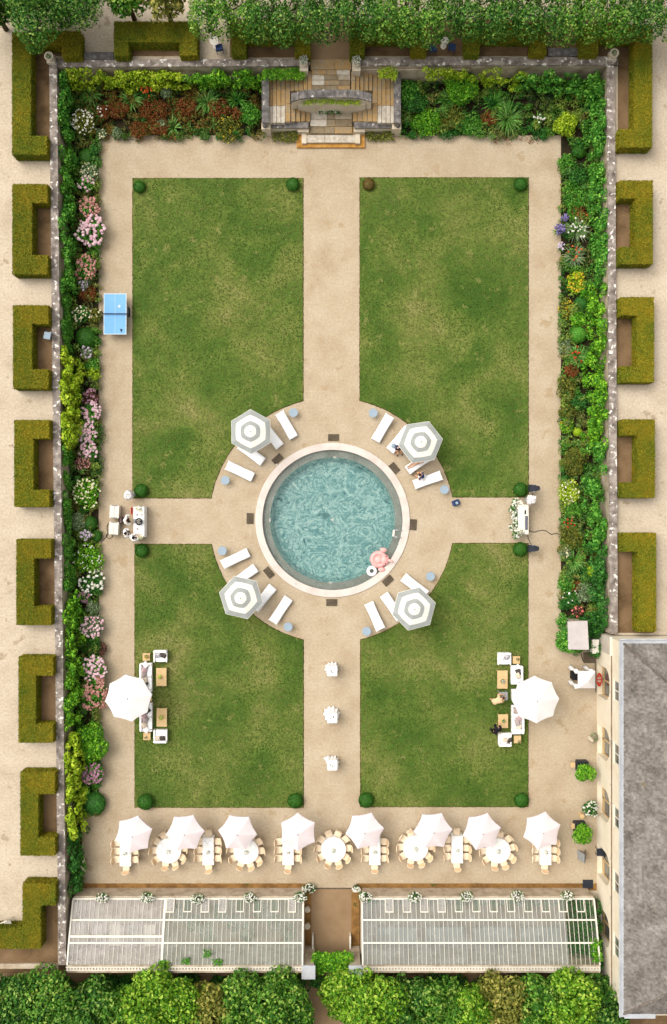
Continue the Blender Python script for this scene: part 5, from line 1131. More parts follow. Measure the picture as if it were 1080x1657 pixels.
for (px, py, d) in [(475.2, 667.7, 'above the upper left loungers'), (364.6, 777.3, 'left of the upper left loungers'), (604.2, 668.3, 'above the upper right loungers'), (719.5, 792.3, 'below the upper right loungers'), (360, 891.2, 'above the lower left loungers'), (466.5, 1014.4, 'below the lower left loungers'), (696.8, 932.7, 'beside the topmost lower right lounger'), (593.6, 1021.5, 'below the lower right loungers')]:
    lab = 'round pale blue metal table ' + d; loc = (*P(px, py, .45), 0)
    if proto is None:
        proto = thing('side_table', loc, lab, 'side table', 'round blue tables by the loungers'); g = G(); g.lathe([(.02, .455), (.24, .452), (.29, .455), (.3, .47), (.29, .475), (.02, .468)], 24); g.build('tabletop', M['pale_blue'], proto)
        g = G(); g.cyl(0, 0, .03, .02, .45, 8); g.build('stem', M['pale_blue'], proto); g = G(); g.cyl(0, 0, .17, 0, .02, 16); g.build('foot', M['pale_blue'], proto)
    else: dup(proto, loc, 0, lab)
def parasol(px, py, r, n, rot, label, mats, bands, zt=2.6, drop=.42, group=None, sag=.94, valance=.14, pole='white_paint', base='grey'):
    x, y = P(px, py, zt - drop * .5); t = thing('parasol', (x, y, 0), label, 'parasol', group, R(rot)); t.rotation_euler.x = R(rnd.uniform(-1.6, 1.6)); t.rotation_euler.y = R(rnd.uniform(-1.6, 1.6))
    g = G(); K = 3
    def pt(u, a, i):   # u 0..1 from the tip outwards
        f = (a / K); k = 1 - (1 - math.cos(PI / n) * sag) * (1 - (2 * f - 1) ** 2) ** 1.0 * u
        ang = 2 * PI * (i + f) / n; q = r * u * k
        return (q * math.cos(ang), q * math.sin(ang), zt - drop * (u ** 1.15) - .03 * u * (1 - (2 * f - 1) ** 2))
    us = [0.02] + [b for b, _ in bands]
    for bi in range(len(bands)):
        g.mi = bands[bi][1]; sub = 3
        for s in range(sub):
            u0 = us[bi] + (us[bi + 1] - us[bi]) * s / sub; u1 = us[bi] + (us[bi + 1] - us[bi]) * (s + 1) / sub
            for i in range(n):
                for a in range(K):
                    V = [pt(u0, a, i), pt(u0, a + 1, i), pt(u1, a + 1, i), pt(u1, a, i)]; g.add(V[::-1] if False else V, [(0, 3, 2, 1)])
    g.mi = bands[-1][1] if valance < .2 else 0
    for i in range(n):
        for a in range(K):
            p, q = pt(1, a, i), pt(1, a + 1, i); g.add([p, q, (q[0], q[1], q[2] - valance), (p[0], p[1], p[2] - valance)], [(0, 3, 2, 1)])
    can = g.build('canopy', mats, t)
    md = can.modifiers.new('weld', 'WELD'); md.merge_threshold = .001
    g = G()
    for i in range(n):
        a = 2 * PI * i / n; g.tube([(.03 * math.cos(a), .03 * math.sin(a), zt - .06), (r * .97 * math.cos(a), r * .97 * math.sin(a), zt - drop - .04)], .014, 5)
    g.build('ribs', M[pole], t)
    g = G(); g.cyl(0, 0, .028, .08, zt - .03, 10); g.build('pole', M[pole], t); g = G(); g.lathe([(.28, 0), (.28, .05), (.1, .08), (.05, .12)], 18); g.build('base', M[base], t)
    g = G(); g.lathe([(.03, zt - .02), (.045, zt + .02), (.02, zt + .06)], 10); g.build('finial', M['grey'], t); return t
SB = [(.27, 1), (.47, 0), (.74, 1), (.985, 0), (1.0, 1)]
for (px, py, rot, d) in [(407, 698, 31, 'upper left'), (682.5, 714.5, 8, 'upper right'), (390, 967, 47, 'lower left'), (671, 987, 15, 'lower right')]:
    parasol(px, py, 36.5 * S * .963, 6, rot, 'grey and white striped parasol at the %s of the pool' % d, [M['stripe_grey'], M['stripe_cream']], SB, group='striped parasols round the pool', sag=1.0, valance=.1)
# ------------------------------------------------------------------ dining row
def make_chair(label):
    t = thing('dining_chair', (0, 0, 0), label, 'chair', 'cream dining chairs'); g = G(); g.ell(0, .0, .47, .24, .235, .045, 20, 8, p=.6); g.build('seat', M['chair'], t, smooth=True)
    tilt = Matrix.Translation((0, -.235, .72)) @ Matrix.Rotation(R(14), 4, 'X'); n = 22; g = G(); g.M = tilt; V = []
    for i in range(n):
        a = 2 * PI * i / n
        for k in range(6): b = 2 * PI * k / 6; V.append(((.235 + .028 * math.cos(b)) * math.cos(a), .028 * math.sin(b), (.235 + .028 * math.cos(b)) * math.sin(a)))
    g.add(V, [(i * 6 + k, ((i + 1) % n) * 6 + k, ((i + 1) % n) * 6 + (k + 1) % 6, i * 6 + (k + 1) % 6) for i in range(n) for k in range(6)])
    for s in (-1, 1): g.tube([(s * .15, 0, -.2), (s * .16, .03, -.27)], .022, 6)
    fr = g.build('backrest', M['chair_frame'], t, smooth=True)
    g = G(); g.M = tilt; pts = [(.225 * math.cos(2 * PI * i / 20), .225 * math.sin(2 * PI * i / 20)) for i in range(20)]; V = [(x, d, z) for d in (-.012, .012) for x, z in pts]
    g.add(V, [tuple(range(20)), tuple(range(39, 19, -1))] + [(i, 20 + i, 20 + (i + 1) % 20, (i + 1) % 20) for i in range(20)]); g.build('back_panel', M['cane'], fr)
    for x in (-.17, .17):
        for y in (-.18, .18): g = G(); g.cyl(x, y, .016, 0, .44, 8, .026); g.build('leg', M['chair_frame'], t)
    return t
CH = None
def chair(x, y, face, label):
    """face: direction (world angle) the sitter looks"""
    global CH
    if CH is None: CH = make_chair(label); CH.location = (x, y, 0); CH.rotation_euler.z = face - PI / 2
    else: dup(CH, (x, y, 0), face - PI / 2, label)
def ruffle(outline, z, hang, amp, nr, seed):
    rg = random.Random(seed); g = G(); n = len(outline); V = []
    for j, (zz, sc, am) in enumerate([(z, 1, 0), (z - .01, 1.012, .2), (z - hang * .35, 1.03, .5), (z - hang, 1.05, 1)]):
        for i, (x, y) in enumerate(outline):
            k = sc + am * amp * math.sin(i * nr * 2 * PI / n + .7 * math.sin(i * .5)); V.append((x * k, y * k, zz))
    g.add(V, [(j * n + i, (j + 1) * n + i, (j + 1) * n + (i + 1) % n, j * n + (i + 1) % n) for j in range(3) for i in range(n)] + [tuple(range(n))])
    return g
ROUNDS = [(273, 1377, 'first'), (398.5, 1378, 'second'), (540, 1375, 'third'), (673, 1373, 'fourth'), (806.5, 1377, 'fifth')]
RECTS = [(203, 1380, 'first'), (337, 1378, 'second'), (466.5, 1378, 'third'), (607, 1378, 'fourth'), (740.5, 1375, 'fifth'), (883.5, 1378, 'sixth')]
hours = ['twelve', 'one', 'two', 'three', 'four', 'five', 'six', 'seven', 'eight', 'nine', 'ten', 'eleven']
PL = None
def plate(x, y, label):
    global PL
    if PL is None:
        g = G(); g.lathe([(.02, 0), (.08, .0), (.135, .014), (.135, .018), (.08, .006), (.02, .006)], 20); PL = tag(g.build('plate', M['towel'], at=(x, y, .768), smooth=True), label, 'plate', 'white plates on the dining tables')
    else:
        q = PL.copy(); col.objects.link(q); q.location = (x, y, .768); q['label'] = label
def centre(x, y, label, s, r=.16, z=.766, group='flower centrepieces on the dining tables'):
    t = thing('centrepiece', (x, y, z), label, 'centrepiece', group); g = G(); g.lathe([(.06, 0), (.09, .05), (.08, .1)], 12); g.build('bowl', M['towel'], t)
    C_, N_ = ell_pts([(0, 0, .16, r, r, .12)], 300, s); g = G(); g.leaves(C_, N_, .08, .35, s); g.build('foliage', M['f_silver'], t); rg = np.random.default_rng(s); g = G()
    for i in range(12): a = rg.uniform(0, 6.28); u = r * .9 * math.sqrt(rg.uniform(0, 1)); g.ell(u * math.cos(a), u * math.sin(a), .25, .028, .028, .022, 6, 4)
    g.build('blossoms', M['b_white'], t); return t
M['cloth'] = mat('table_linen', [(.70, .68, .63, 1), (.77, .75, .72, 1)], sc=7, rough=.9, fine=30, fk=.05)
for (px, py, o_) in ROUNDS:
    x, y = P(px, py, .76); d = 'the %s round table from the left' % o_; t = thing('round_table', (x, y, 0), 'round dining table under white cloth, %s of five from the left' % o_, 'table', 'dining tables')
    g = G(); g.cyl(0, 0, .8, .72, .75, 30); g.build('tabletop', M['wood'], t); g = G(); g.cyl(0, 0, .06, .03, .719, 10); g.cyl(0, 0, .35, 0, .03, 16); g.build('pedestal', M['wood'], t)
    g = ruffle([(.825 * math.cos(2 * PI * i / 96), .825 * math.sin(2 * PI * i / 96)) for i in range(96)], .764, .5, .025, 14, px); tag(g.build('tablecloth', M['cloth'], at=(x, y, 0), smooth=False), 'white round cloth on ' + d, 'tablecloth', 'white tablecloths')
    rot = {273: 8, 398.5: -6, 540: 0, 673: 2, 806.5: 14}[px]
    clk = ['one', 'two', 'half past two', 'four', 'five', 'seven', 'eight', 'half past nine', 'ten', 'eleven']
    for k in range(10):
        a = PI / 2 - R(18 + 36 * k - rot * .5); chair(x + 1.0 * math.cos(a), y + 1.0 * math.sin(a), a + PI + R(rnd.uniform(-12, 12)), 'cream chair at %s o\'clock of %s' % (clk[k], d) if 'half' not in clk[k] else 'cream chair at %s of %s' % (clk[k], d))
        plate(x + .62 * math.cos(a), y + .62 * math.sin(a), ('white plate at %s o\'clock on ' if 'half' not in clk[k] else 'white plate at %s on ') % clk[k] + d)
    centre(x, y, 'greenery centrepiece on ' + d, int(px))
for (px, py, o_) in RECTS:
    x, y = P(px, py, .76); d = 'the %s long table from the left' % o_; t = thing('long_table', (x, y, 0), 'narrow dining table under white cloth, %s of six from the left' % o_, 'table', 'dining tables'); hw, hl = .37, .9
    g = G(); g.box(-hw + .03, hw - .03, -hl + .03, hl - .03, .72, .75); g.build('tabletop', M['wood'], t)
    for a in (-hw + .08, hw - .08):
        for b in (-hl + .08, hl - .08): g = G(); g.cyl(a, b, .03, 0, .719, 8); g.build('leg', M['wood'], t)
    ol = []
    for (x0, y0, x1, y1, n) in ((hw, -hl, hw, hl, 30), (hw, hl, -hw, hl, 12), (-hw, hl, -hw, -hl, 30), (-hw, -hl, hw, -hl, 12)): ol += [(x0 + (x1 - x0) * i / n, y0 + (y1 - y0) * i / n) for i in range(n)]
    tag(ruffle(ol, .764, .55, .018, 15, px).build('tablecloth', M['cloth'], at=(x, y, 0)), 'white long cloth on ' + d, 'tablecloth', 'white tablecloths')
    for s, sd in ((-1, 'left'), (1, 'right')):
        for k, kd in ((.56, 'upper'), (0, 'middle'), (-.56, 'lower')):
            chair(x + s * .62, y + k, PI / 2 + s * PI / 2 + R(rnd.uniform(-10, 10)), 'cream chair on the %s side, %s place, of %s' % (sd, kd, d)); plate(x + s * .21, y + k, 'white plate on the %s side, %s place, of %s' % (sd, kd, d))
    for s, sd in ((1, 'top'), (-1, 'bottom')):
        if s == 1 and o_ in ('fourth',): pass
        chair(x, y + s * 1.13, -s * PI / 2 + R(rnd.uniform(-10, 10)), 'cream chair at the %s end of %s' % (sd, d)); plate(x, y + s * .72, 'white plate at the %s end of %s' % (sd, d))
    centre(x, y, 'greenery centrepiece on ' + d, int(px), .13)
for i, (px, py, rot) in enumerate([(216, 1354, 17), (299, 1350, 5), (384, 1348, -6), (482, 1349, 30), (592, 1346, 9), (701, 1345, 3), (780, 1347, 12), (879, 1347, 19)]):
    parasol(px, py, 31.5 * S * .963, 6, rot, 'pale pinkish white parasol over the dining row, %s from the left' % od[i], [M['parasol']], [(.35, 0), (1.0, 0)], zt=2.5, drop=.4, group='pale parasols over the dining tables', sag=.93, pole='dark')
parasol(207, 1132, 38.5 * S * .95, 8, 8, 'large white octagonal parasol beside the left lawn sofas', [M['parasol_white']], [(.3, 0), (.7, 0), (1.0, 0)], zt=3.0, drop=.35, sag=.97, valance=.18, group='large white parasols')
parasol(870, 1135, 38.5 * S * .95, 8, 2, 'large white octagonal parasol beside the right lawn sofas', [M['parasol_white']], [(.1, 0), (.5, 0), (1.0, 0)], zt=3.0, drop=.5, sag=.97, valance=.18, group='large white parasols')
# ------------------------------------------------------------------ lawn lounge sets
def softbox(g, cx, cy, cz, rx, ry, rz, p=.3): return g.ell(cx, cy, cz, rx, ry, rz, 24, 10, p=p)
def sofa(px, py, wpx, lpx, back, label, name='sofa', cat='sofa', arms=True, grp=None):
    """back: world angle of the side that carries the backrest; wpx across, lpx along the back"""
    x, y = P(px, py, .45); hw, hl = wpx * S / 2, lpx * S / 2; t = thing(name, (x, y, 0), label, cat, grp, back + PI / 2)   # local -Y = back
    g = G(); g.box(-hl + .03, hl - .03, -hw + .03, hw - .03, .08, .26); g.build('base', M['white_paint'], t)
    for a in (-hl + .1, hl - .1):
        for b in (-hw + .1, hw - .1): g = G(); g.cyl(a, b, .03, 0, .079, 8); g.build('leg', M['grey'], t)
    n = max(1, round(hl * 2 / .85)); g = G(); w_ = (hl - .1) * 2 / n
    for i in range(n): softbox(g, -hl + .1 + w_ * (i + .5), .06, .36, w_ / 2 - .006, hw - .09, .09)
    g.build('seat_cushion', M['towel'], t, smooth=True); g = G(); softbox(g, 0, -hw + .08, .45, hl - .01, .08, .24, .25); g.build('backrest', M['white'], t, smooth=True)
    if arms:
        for s in (-1, 1): g = G(); softbox(g, s * (hl - .05), .07, .38, .05, hw - .08, .17, .25); g.build('armrest', M['white'], t, smooth=True)
    return t
def table(px, py, wpx, hpx, z, label, name='coffee_table', m='wood', cat='table', grp=None):
    x, y = P(px, py, z); hw, hl = wpx * S / 2, hpx * S / 2; t = thing(name, (x, y, 0), label, cat, grp); g = G(); g.box(-hw, hw, -hl, hl, z - .05, z); g.build('tabletop', M[m], t)
    for a in (-hw + .05, hw - .05):
        for b in (-hl + .05, hl - .05): g = G(); g.box(a - .03, a + .03, b - .03, b + .03, 0, z - .051); g.build('leg', M[m], t)
    return t
def cushion(px, py, m, label, rz, w=.42, d=.36, tilt=35, z=.58, face=0):
    g = G(); n = 10; V = []
    for sgn in (1, -1):
        for i in range(n + 1):
            for j in range(n + 1):
                u, v = -1 + 2 * i / n, -1 + 2 * j / n; q = (1 - u ** 4) * (1 - v ** 4); e = 1 - .06 * (1 - abs(u * v)); V.append((u * w / 2 * e, v * d / 2 * e, sgn * (.012 + .075 * max(q, 0) ** .6)))
    k = (n + 1) ** 2; F = []
    for i in range(n):
        for j in range(n): a = i * (n + 1) + j; F += [(a, a + n + 1, a + n + 2, a + 1), (k + a, k + a + 1, k + a + n + 2, k + a + n + 1)]
    bd = list(range(n + 1)) + [i * (n + 1) + n for i in range(1, n + 1)] + [n * (n + 1) + j for j in range(n - 1, -1, -1)] + [i * (n + 1) for i in range(n - 1, 0, -1)]
    F += [(bd[i], bd[(i + 1) % len(bd)], k + bd[(i + 1) % len(bd)], k + bd[i]) for i in range(len(bd))]
    g.add(V, F); o = g.build('cushion', M[m], smooth=True, at=(*P(px, py, z), z)); o.rotation_euler = (R(tilt), 0, face + R(rz)); o.rotation_mode = 'XYZ'; tag(o, label, 'cushion', 'cushions on the lawn sofas')
W, E_, N_d, S_d = PI, 0, PI / 2, -PI / 2
sofa(236.7, 1096, 20, 46, W, 'upper white sofa of the left lawn, beside the parasol', grp='white lawn sofas'); sofa(237, 1160.5, 20, 46, W, 'lower white sofa of the left lawn, beside the parasol', grp='white lawn sofas')
sofa(260, 1062, 20, 22, N_d, 'upper white armchair of the left lawn', 'armchair', 'armchair', grp='white lawn armchairs'); sofa(260, 1191, 21, 22, S_d, 'lower white armchair of the left lawn', 'armchair', 'armchair', grp='white lawn armchairs')
sofa(836.5, 1092, 19, 30, E_, 'upper white two-seat sofa of the right lawn', grp='white lawn sofas'); sofa(838, 1164.5, 20, 46, E_, 'lower long white sofa of the right lawn', grp='white lawn sofas')
sofa(816.5, 1066, 20, 21.5, N_d, 'upper white armchair of the right lawn', 'armchair', 'armchair', grp='white lawn armchairs'); sofa(817.5, 1196.5, 21, 21, S_d, 'lower white armchair of the right lawn', 'armchair', 'armchair', grp='white lawn armchairs')
sofa(838, 1124, 20, 17, E_, 'white armchair half below the right white parasol', 'armchair', 'armchair', grp='white lawn armchairs')
table(261.3, 1095.6, 16.5, 29, .42, 'upper wooden coffee table of the left lawn', grp='wooden coffee tables'); table(262, 1161, 16.5, 29.5, .42, 'lower wooden coffee table of the left lawn', grp='wooden coffee tables')
table(813.5, 1099.7, 16.5, 29, .42, 'upper wooden coffee table of the right lawn', grp='wooden coffee tables'); table(814.5, 1167, 16, 22, .42, 'lower wooden coffee table of the right lawn', grp='wooden coffee tables')
for px, py, d in ((237, 1063, 'upper corner of the left lawn seats'), (238, 1191.5, 'lower corner of the left lawn seats'), (240, 1129, 'between the two left lawn sofas'), (836, 1068, 'upper corner of the right lawn seats'), (837.7, 1196.5, 'lower corner of the right lawn seats')): table(px, py, 11.5, 12, .45, 'small square wooden table at the ' + d if 'between' not in d else 'small square wooden table ' + d, 'side_table', grp='small wooden tables')
table(815, 1126.5, 14, 13, .7, 'grey square table where a person in tan bends over', 'work_table', 'grey')
for px, py, m, d, rz in [(236, 1075.5, 'white', 'white cushion at the top of the upper left sofa', 40), (234.3, 1084, 'mauve', 'mauve cushion on the upper left sofa', -20), (233, 1092.5, 'taupe', 'grey-mauve cushion in the middle of the upper left sofa', -10), (235, 1100.7, 'beige', 'beige cushion on the upper left sofa', 15), (235, 1108, 'char', 'charcoal cushion on the upper left sofa', -30),
                         (238.5, 1149, 'char', 'charcoal cushion on the lower left sofa', 40), (233.5, 1159.5, 'mauve', 'mauve cushion on the lower left sofa', 20), (236, 1166, 'taupe', 'grey-mauve cushion on the lower left sofa', -25), (234, 1173, 'beige', 'beige cushion on the lower left sofa', 20), (237, 1181, 'white', 'white cushion at the bottom of the lower left sofa', 45)]:
    cushion(px, py, m, d, rz + 90, face=PI, tilt=-32)
for px, py, m, d, rz in [(839, 1080, 'white', 'white cushion at the top of the upper right sofa', 45), (839, 1087.5, 'char', 'charcoal cushion on the upper right sofa', 25), (838.5, 1093.5, 'beige', 'beige cushion on the upper right sofa', 30), (835, 1150, 'taupe', 'grey cushion at the top of the lower right sofa', 5), (839.8, 1163.5, 'mauve', 'pink cushion on the lower right sofa', 45), (837.5, 1170, 'taupe', 'grey-mauve cushion on the lower right sofa', 15), (840.5, 1175.5, 'beige', 'beige cushion on the lower right sofa', -20), (842, 1183, 'white', 'white cushion at the bottom of the lower right sofa', 45)]:
    cushion(px, py, m, d, rz + 90, face=0, tilt=-32)
for px, py, m, d, rz in [(256, 1060.5, 'cushgrey', 'patterned grey cushion on the upper left armchair', 10), (264.5, 1061, 'char', 'charcoal cushion on the upper left armchair', -20), (255.5, 1194.5, 'beige', 'pale cushion on the lower left armchair', 10), (263, 1194.5, 'char', 'charcoal cushion on the lower left armchair', 5),
                         (811.5, 1064.5, 'white', 'white cushion on the upper right armchair', 0), (819, 1064, 'cushgrey', 'patterned grey cushion on the upper right armchair', -15), (818, 1197.5, 'beige', 'cream cushion on the lower right armchair', -20), (825, 1198, 'char', 'charcoal cushion on the lower right armchair', 25)]:
    cushion(px, py, m, d, rz, tilt=25, w=.38, d=.34)
def potplant(px, py, z, label, m='f_lime', r=.13, bloom=None):
    x, y = P(px, py, z + .15); t = thing('potted_plant', (x, y, z), label, 'potted plant', 'small plants on the lawn tables'); g = G(); g.lathe([(.06, 0), (.085, .1), (.075, .1)], 12); g.build('pot', M['pale_stone'], t); C_, N_ = ell_pts([(0, 0, .18, r, r, .1)], 420, int(px)); g = G(); g.leaves(C_, N_, .09, .5, int(py)); g.build('foliage', M[m], t)
    if bloom:
        g = G()
        for i in range(9): a = i * 2.4; g.ell(r * .8 * math.cos(a) * ((i % 3) / 2), r * .8 * math.sin(a) * ((i % 3) / 2), .28, .03, .03, .025, 6, 4)
        g.build('blossoms', M[bloom], t)
potplant(259, 1095.5, .422, 'small lime plant on the upper left coffee table'); potplant(261, 1161, .422, 'small lime plant on the lower left coffee table', r=.16); potplant(814, 1102, .422, 'small plant with white flowers on the upper right coffee table', 'f_silver', .15, 'b_white'); potplant(815, 1166.5, .422, 'small green plant on the lower right coffee table', 'f_mid', .11)
potplant(237, 1062.5, .452, 'yellowish dried flowers on the small table at the upper left corner', 'f_olive', .13, 'b_yellow'); potplant(838, 1067, .452, 'little plant on the small table at the upper right corner', 'f_olive', .1); potplant(235.5, 1193.5, .452, 'little ornament plant on the small table at the lower left corner', 'f_olive', .07); potplant(840, 1200, .452, 'little plant on the small table at the lower right corner', 'f_olive', .09)
# ------------------------------------------------------------------ standing tables on the central path
for (px, py, s, d) in [(539, 1084, 3, 'topmost'), (539, 1160, 5, 'middle'), (539, 1236.5, 9, 'lowest')]:
    x, y = P(px - 1, py + 2, 1.05); t = thing('standing_table', (x, y, 0), 'standing table under white draped cloth, %s of three on the central path' % d, 'table', 'standing tables on the central path'); rg = random.Random(s)
    g = G(); g.box(-.3, .3, -.3, .3, 1.02, 1.05); g.build('tabletop', M['wood'], t); g = G(); g.cyl(0, 0, .04, .03, 1.019, 8); g.cyl(0, 0, .24, 0, .03, 14); g.build('pedestal', M['grey'], t)
    n = 72; V = []; lob = [rg.uniform(-.1, .22) for _ in range(7)]
    for j, (z, k) in enumerate([(1.06, 0), (1.05, .02), (.85, .12), (.55, .3), (.3, .65), (.08, 1)]):
        for i in range(n):
            a = 2 * PI * i / n; sq = .33 / max(abs(math.cos(a)), abs(math.sin(a))); sq = min(sq, .44)
            u = i / n * 7; l0, l1 = lob[int(u) % 7], lob[(int(u) + 1) % 7]; f = u - int(u); rr_ = .40 + (l0 + (l1 - l0) * (f * f * (3 - 2 * f))) + .05 * math.sin(a * 11 + s)
            q = sq * (1 - k) + rr_ * k; V.append((q * math.cos(a), q * math.sin(a), z))
    g = G(); g.add(V, [(j * n + i, (j + 1) * n + i, (j + 1) * n + (i + 1) % n, j * n + (i + 1) % n) for j in range(5) for i in range(n)] + [tuple(range(n))])
    tag(g.build('tablecloth', M['white'], at=(x, y, 0), smooth=False), 'white gathered cloth on the %s standing table' % d, 'tablecloth', 'gathered cloths on the standing tables')
    g = G(); rg = random.Random(s); 
    for i in range(4): g.lathe([(.03, 0), (.035, .06), (.028, .06)], 8, rg.uniform(-.14, .14), rg.uniform(-.12, .12))
    t2 = thing('table_decoration', (x, y, 1.062), 'small glasses and greenery on the %s standing table' % d, 'decoration'); g.build('glasses', M['grey'], t2); C_, N_ = ell_pts([(rg.uniform(-.08, .08), -.06, .05, .08, .07, .05)], 500, s); g = G(); g.leaves(C_, N_, .05, .4, s); g.build('greenery', M['f_silver'], t2)
# ------------------------------------------------------------------ drinks table, DJ table, table tennis
x, y = P(225, 844.5, .9); t = thing('drinks_table', (x, y, 0), 'long white drinks table with an ice bucket at the left gravel crossing', 'table'); hw, hl = .36, 1.0
g = G(); g.box(-hw, hw, -hl, hl, .87, .9); g.build('tabletop', M['white_paint'], t); g = G(); ol = []
for (a, b, e, f, n) in ((hw, -hl, hw, hl, 30), (hw, hl, -hw, hl, 12), (-hw, hl, -hw, -hl, 30), (-hw, -hl, hw, -hl, 12)): ol += [(a + (e - a) * i / n, b + (f - b) * i / n) for i in range(n)]
tag(ruffle(ol, .905, .85, .012, 14, 2).build('tablecloth', M['white'], at=(x, y, 0)), 'white cloth reaching the ground on the drinks table', 'tablecloth')
t = thing('ice_bucket', (*P(226, 844, .95), .906), 'dark round ice bucket full of bottles on the drinks table', 'bucket'); g = G(); g.lathe([(.18, 0), (.22, .2), (.24, .22), (.21, .2), (.17, .06)], 20); g.build('bucket', M['dark'], t); g = G()
for i in range(7): a = i * .9; g.lathe([(.04, .03), (.04, .24), (.014, .3), (.014, .36)], 8, .12 * math.cos(a) * (i > 0), .12 * math.sin(a) * (i > 0))
g.build('bottles', M['white_paint'], t)
for i, (px, py, d) in enumerate([(226, 824, 'top'), (228, 869, 'bottom')]):
    xx_, yy_ = P(px, py, 1.1); t = thing('flower_vase', (xx_, yy_, .906), 'vase of white and yellow flowers at the %s end of the drinks table' % d, 'vase'); g = G(); g.lathe([(.06, 0), (.09, .12), (.05, .2), (.06, .2)], 12); g.build('vase', M['white_paint'], t)
    C_, N_ = ell_pts([(0, 0, .32, .24, .2, .16)], 90, i); g = G(); g.leaves(C_, N_, .1, .4, i); g.build('foliage', M['f_silver'], t); g = G(); rg = random.Random(i)
    for k in range(18): a = rg.uniform(0, 6.28); u = .26 * math.sqrt(rg.random()); g.ell(u * math.cos(a), u * math.sin(a) * .85, .42, .04, .04, .03, 6, 4)
    g.build('blossoms', M['b_cream'], t)
def small(name, px, py, z, w, d, h, m, label, cat, rz=0, grp=None):
    g = G(); g.box(-w / 2, w / 2, -d / 2, d / 2, 0, h * .8); g.box(-w / 2 + .004, w / 2 - .004, -d / 2 + .004, d / 2 - .004, h * .803, h); o = g.build(name, M[m], at=(*P(px, py, z + h), z)); o.rotation_euler.z = R(rz); return tag(o, label, cat, grp)
small('menu_card', 220.5, 822.5, .906, .2, .09, .03, 'dark', 'small dark card at the top of the drinks table', 'card'); small('cutlery_tray', 218.5, 843, .906, .2, .26, .04, 'grey', 'grey tray left of the ice bucket on the drinks table', 'tray')
def glasses(px, py, n, z, label, sx, sy, s):
    t = thing('drinking_glasses', (*P(px, py, z), z), label, 'glasses'); rg = random.Random(s)
    for i in range(n): g = G(); g.lathe([(.03, 0), (.035, .1), (.03, .1), (.028, .02)], 8); o = g.build('glass', M['metal'], t); o.location = (rg.uniform(-sx, sx), rg.uniform(-sy, sy), 0)
for i, (px, py, d) in enumerate([(222, 833, 'above the tray'), (222.5, 856, 'below the tray'), (229, 833, 'above the ice bucket')]): small('napkin_stack', px, py, .906, .1, .12, .05, 'grey' if i < 2 else 'beige', 'small stack of napkins ' + d, 'napkins', 10 * i)
def cooler(px, py, rz, label):
    x, y = P(px, py, .7); t = thing('drinks_cooler', (x, y, 0), label, 'cooler', 'white coolers behind the drinks table', R(rz)); g = G(); g.box(-.3, .3, -.42, .42, .06, .58); g.build('body', M['white_paint'], t)
    for s in (-1, 1): g = G(); g.box(-.31 if s < 0 else .01, -.01 if s < 0 else .31, -.43, .43, .583, .66); g.build('lid', M['white_paint'], t)
    for s in (-1, 1): g = G(); g.box(-.2, .2, s * .41 - .03, s * .41 + .03, .663, .69); g.build('handle', M['grey'], t)
    for a in (-.24, .24):
        for b in (-.34, .34): g = G(); g.cyl(a, b, .03, 0, .059, 8); g.build('foot', M['dark'], t)
cooler(185, 828, -3, 'upper white cooler chest left of the drinks table'); cooler(184, 855, -4, 'lower white cooler chest with a cable, left of the drinks table')
def crate(px, py, w, d, h, m, label, rz=0):
    t = thing('crate', (*P(px, py, h), 0), label, 'crate', None, R(rz)); g = G()
    for (a, b, e, f) in ((-w, w, -d, -d + .03), (-w, w, d - .03, d), (-w, -w + .03, -d + .03, d - .03), (w - .03, w, -d + .03, d - .03)): g.box(a, b, e, f, .02, h)
    g.build('sides', M[m], t); g = G(); g.box(-w + .001, w - .001, -d + .001, d - .001, 0, .019); g.box(-w + .03, w - .03, -d + .03, d - .03, .02, h * .6); g.build('contents', M['mauve'], t)
crate(194.5, 842, .11, .24, .35, 'brown_wood', 'small brown wooden crate between the two white coolers', -2); crate(214, 826.5, .09, .22, .4, 'red', 'narrow red crate at the top left of the drinks table')
cable([(176, 846), (173.5, 853), (175, 862), (172, 867), (176, 871), (181, 870), (182, 866), (177, 863), (171, 870), (164, 877)], 'dark cable looping beside the lower white cooler')
def draped(px, py, s, label, z=1.5):
    x, y = P(px, py, z * .8); rg = random.Random(s); n = 48; V = []; lob = [rg.uniform(.26, .40) for _ in range(9)]
    for j, (zz, k) in enumerate([(z, .35), (z - .05, .8), (z - .3, 1.0), (z - .7, .85), (.5, .5), (.1, .3)]):
        for i in range(n):
            a = 2 * PI * i / n; u = i / n * 9; f = u - int(u); q = (lob[int(u) % 9] * (1 - f) + lob[(int(u) + 1) % 9] * f) * k + .025 * math.sin(a * 13) * k; V.append((q * math.cos(a), q * math.sin(a), zz + .03 * math.sin(a * 5)))
    t = thing('folded_parasol', (x, y, 0), label, 'parasol', 'folded white parasols'); g = G(); g.add(V, [(j * n + i, (j + 1) * n + i, (j + 1) * n + (i + 1) % n, j * n + (i + 1) % n) for j in range(5) for i in range(n)] + [tuple(range(n))]); g.build('folded_canopy', M['parasol_white'], t); g = G(); g.cyl(0, 0, .025, .05, z + .1, 8); g.build('pole', M['white_paint'], t); g = G(); g.cyl(0, 0, .22, 0, .05, 16); g.build('base', M['grey'], t)
draped(208, 800, 4, 'bunched white folded parasol above the drinks table'); draped(860, 808.5, 8, 'bunched white folded parasol above the white music table')
x, y = P(847.5, 840.5, .95); t = thing('music_table', (x, y, 0), 'white music table with a keyboard and flowers, at the right gravel crossing', 'table'); hw, hl = .33, .98; g = G(); g.box(-hw, hw, -hl, hl, .05, .9); g.build('front_panels', M['white'], t); g = G(); g.box(-hw - .01, hw + .01, -hl - .01, hl + .01, .903, .94); g.build('tabletop', M['white_paint'], t)
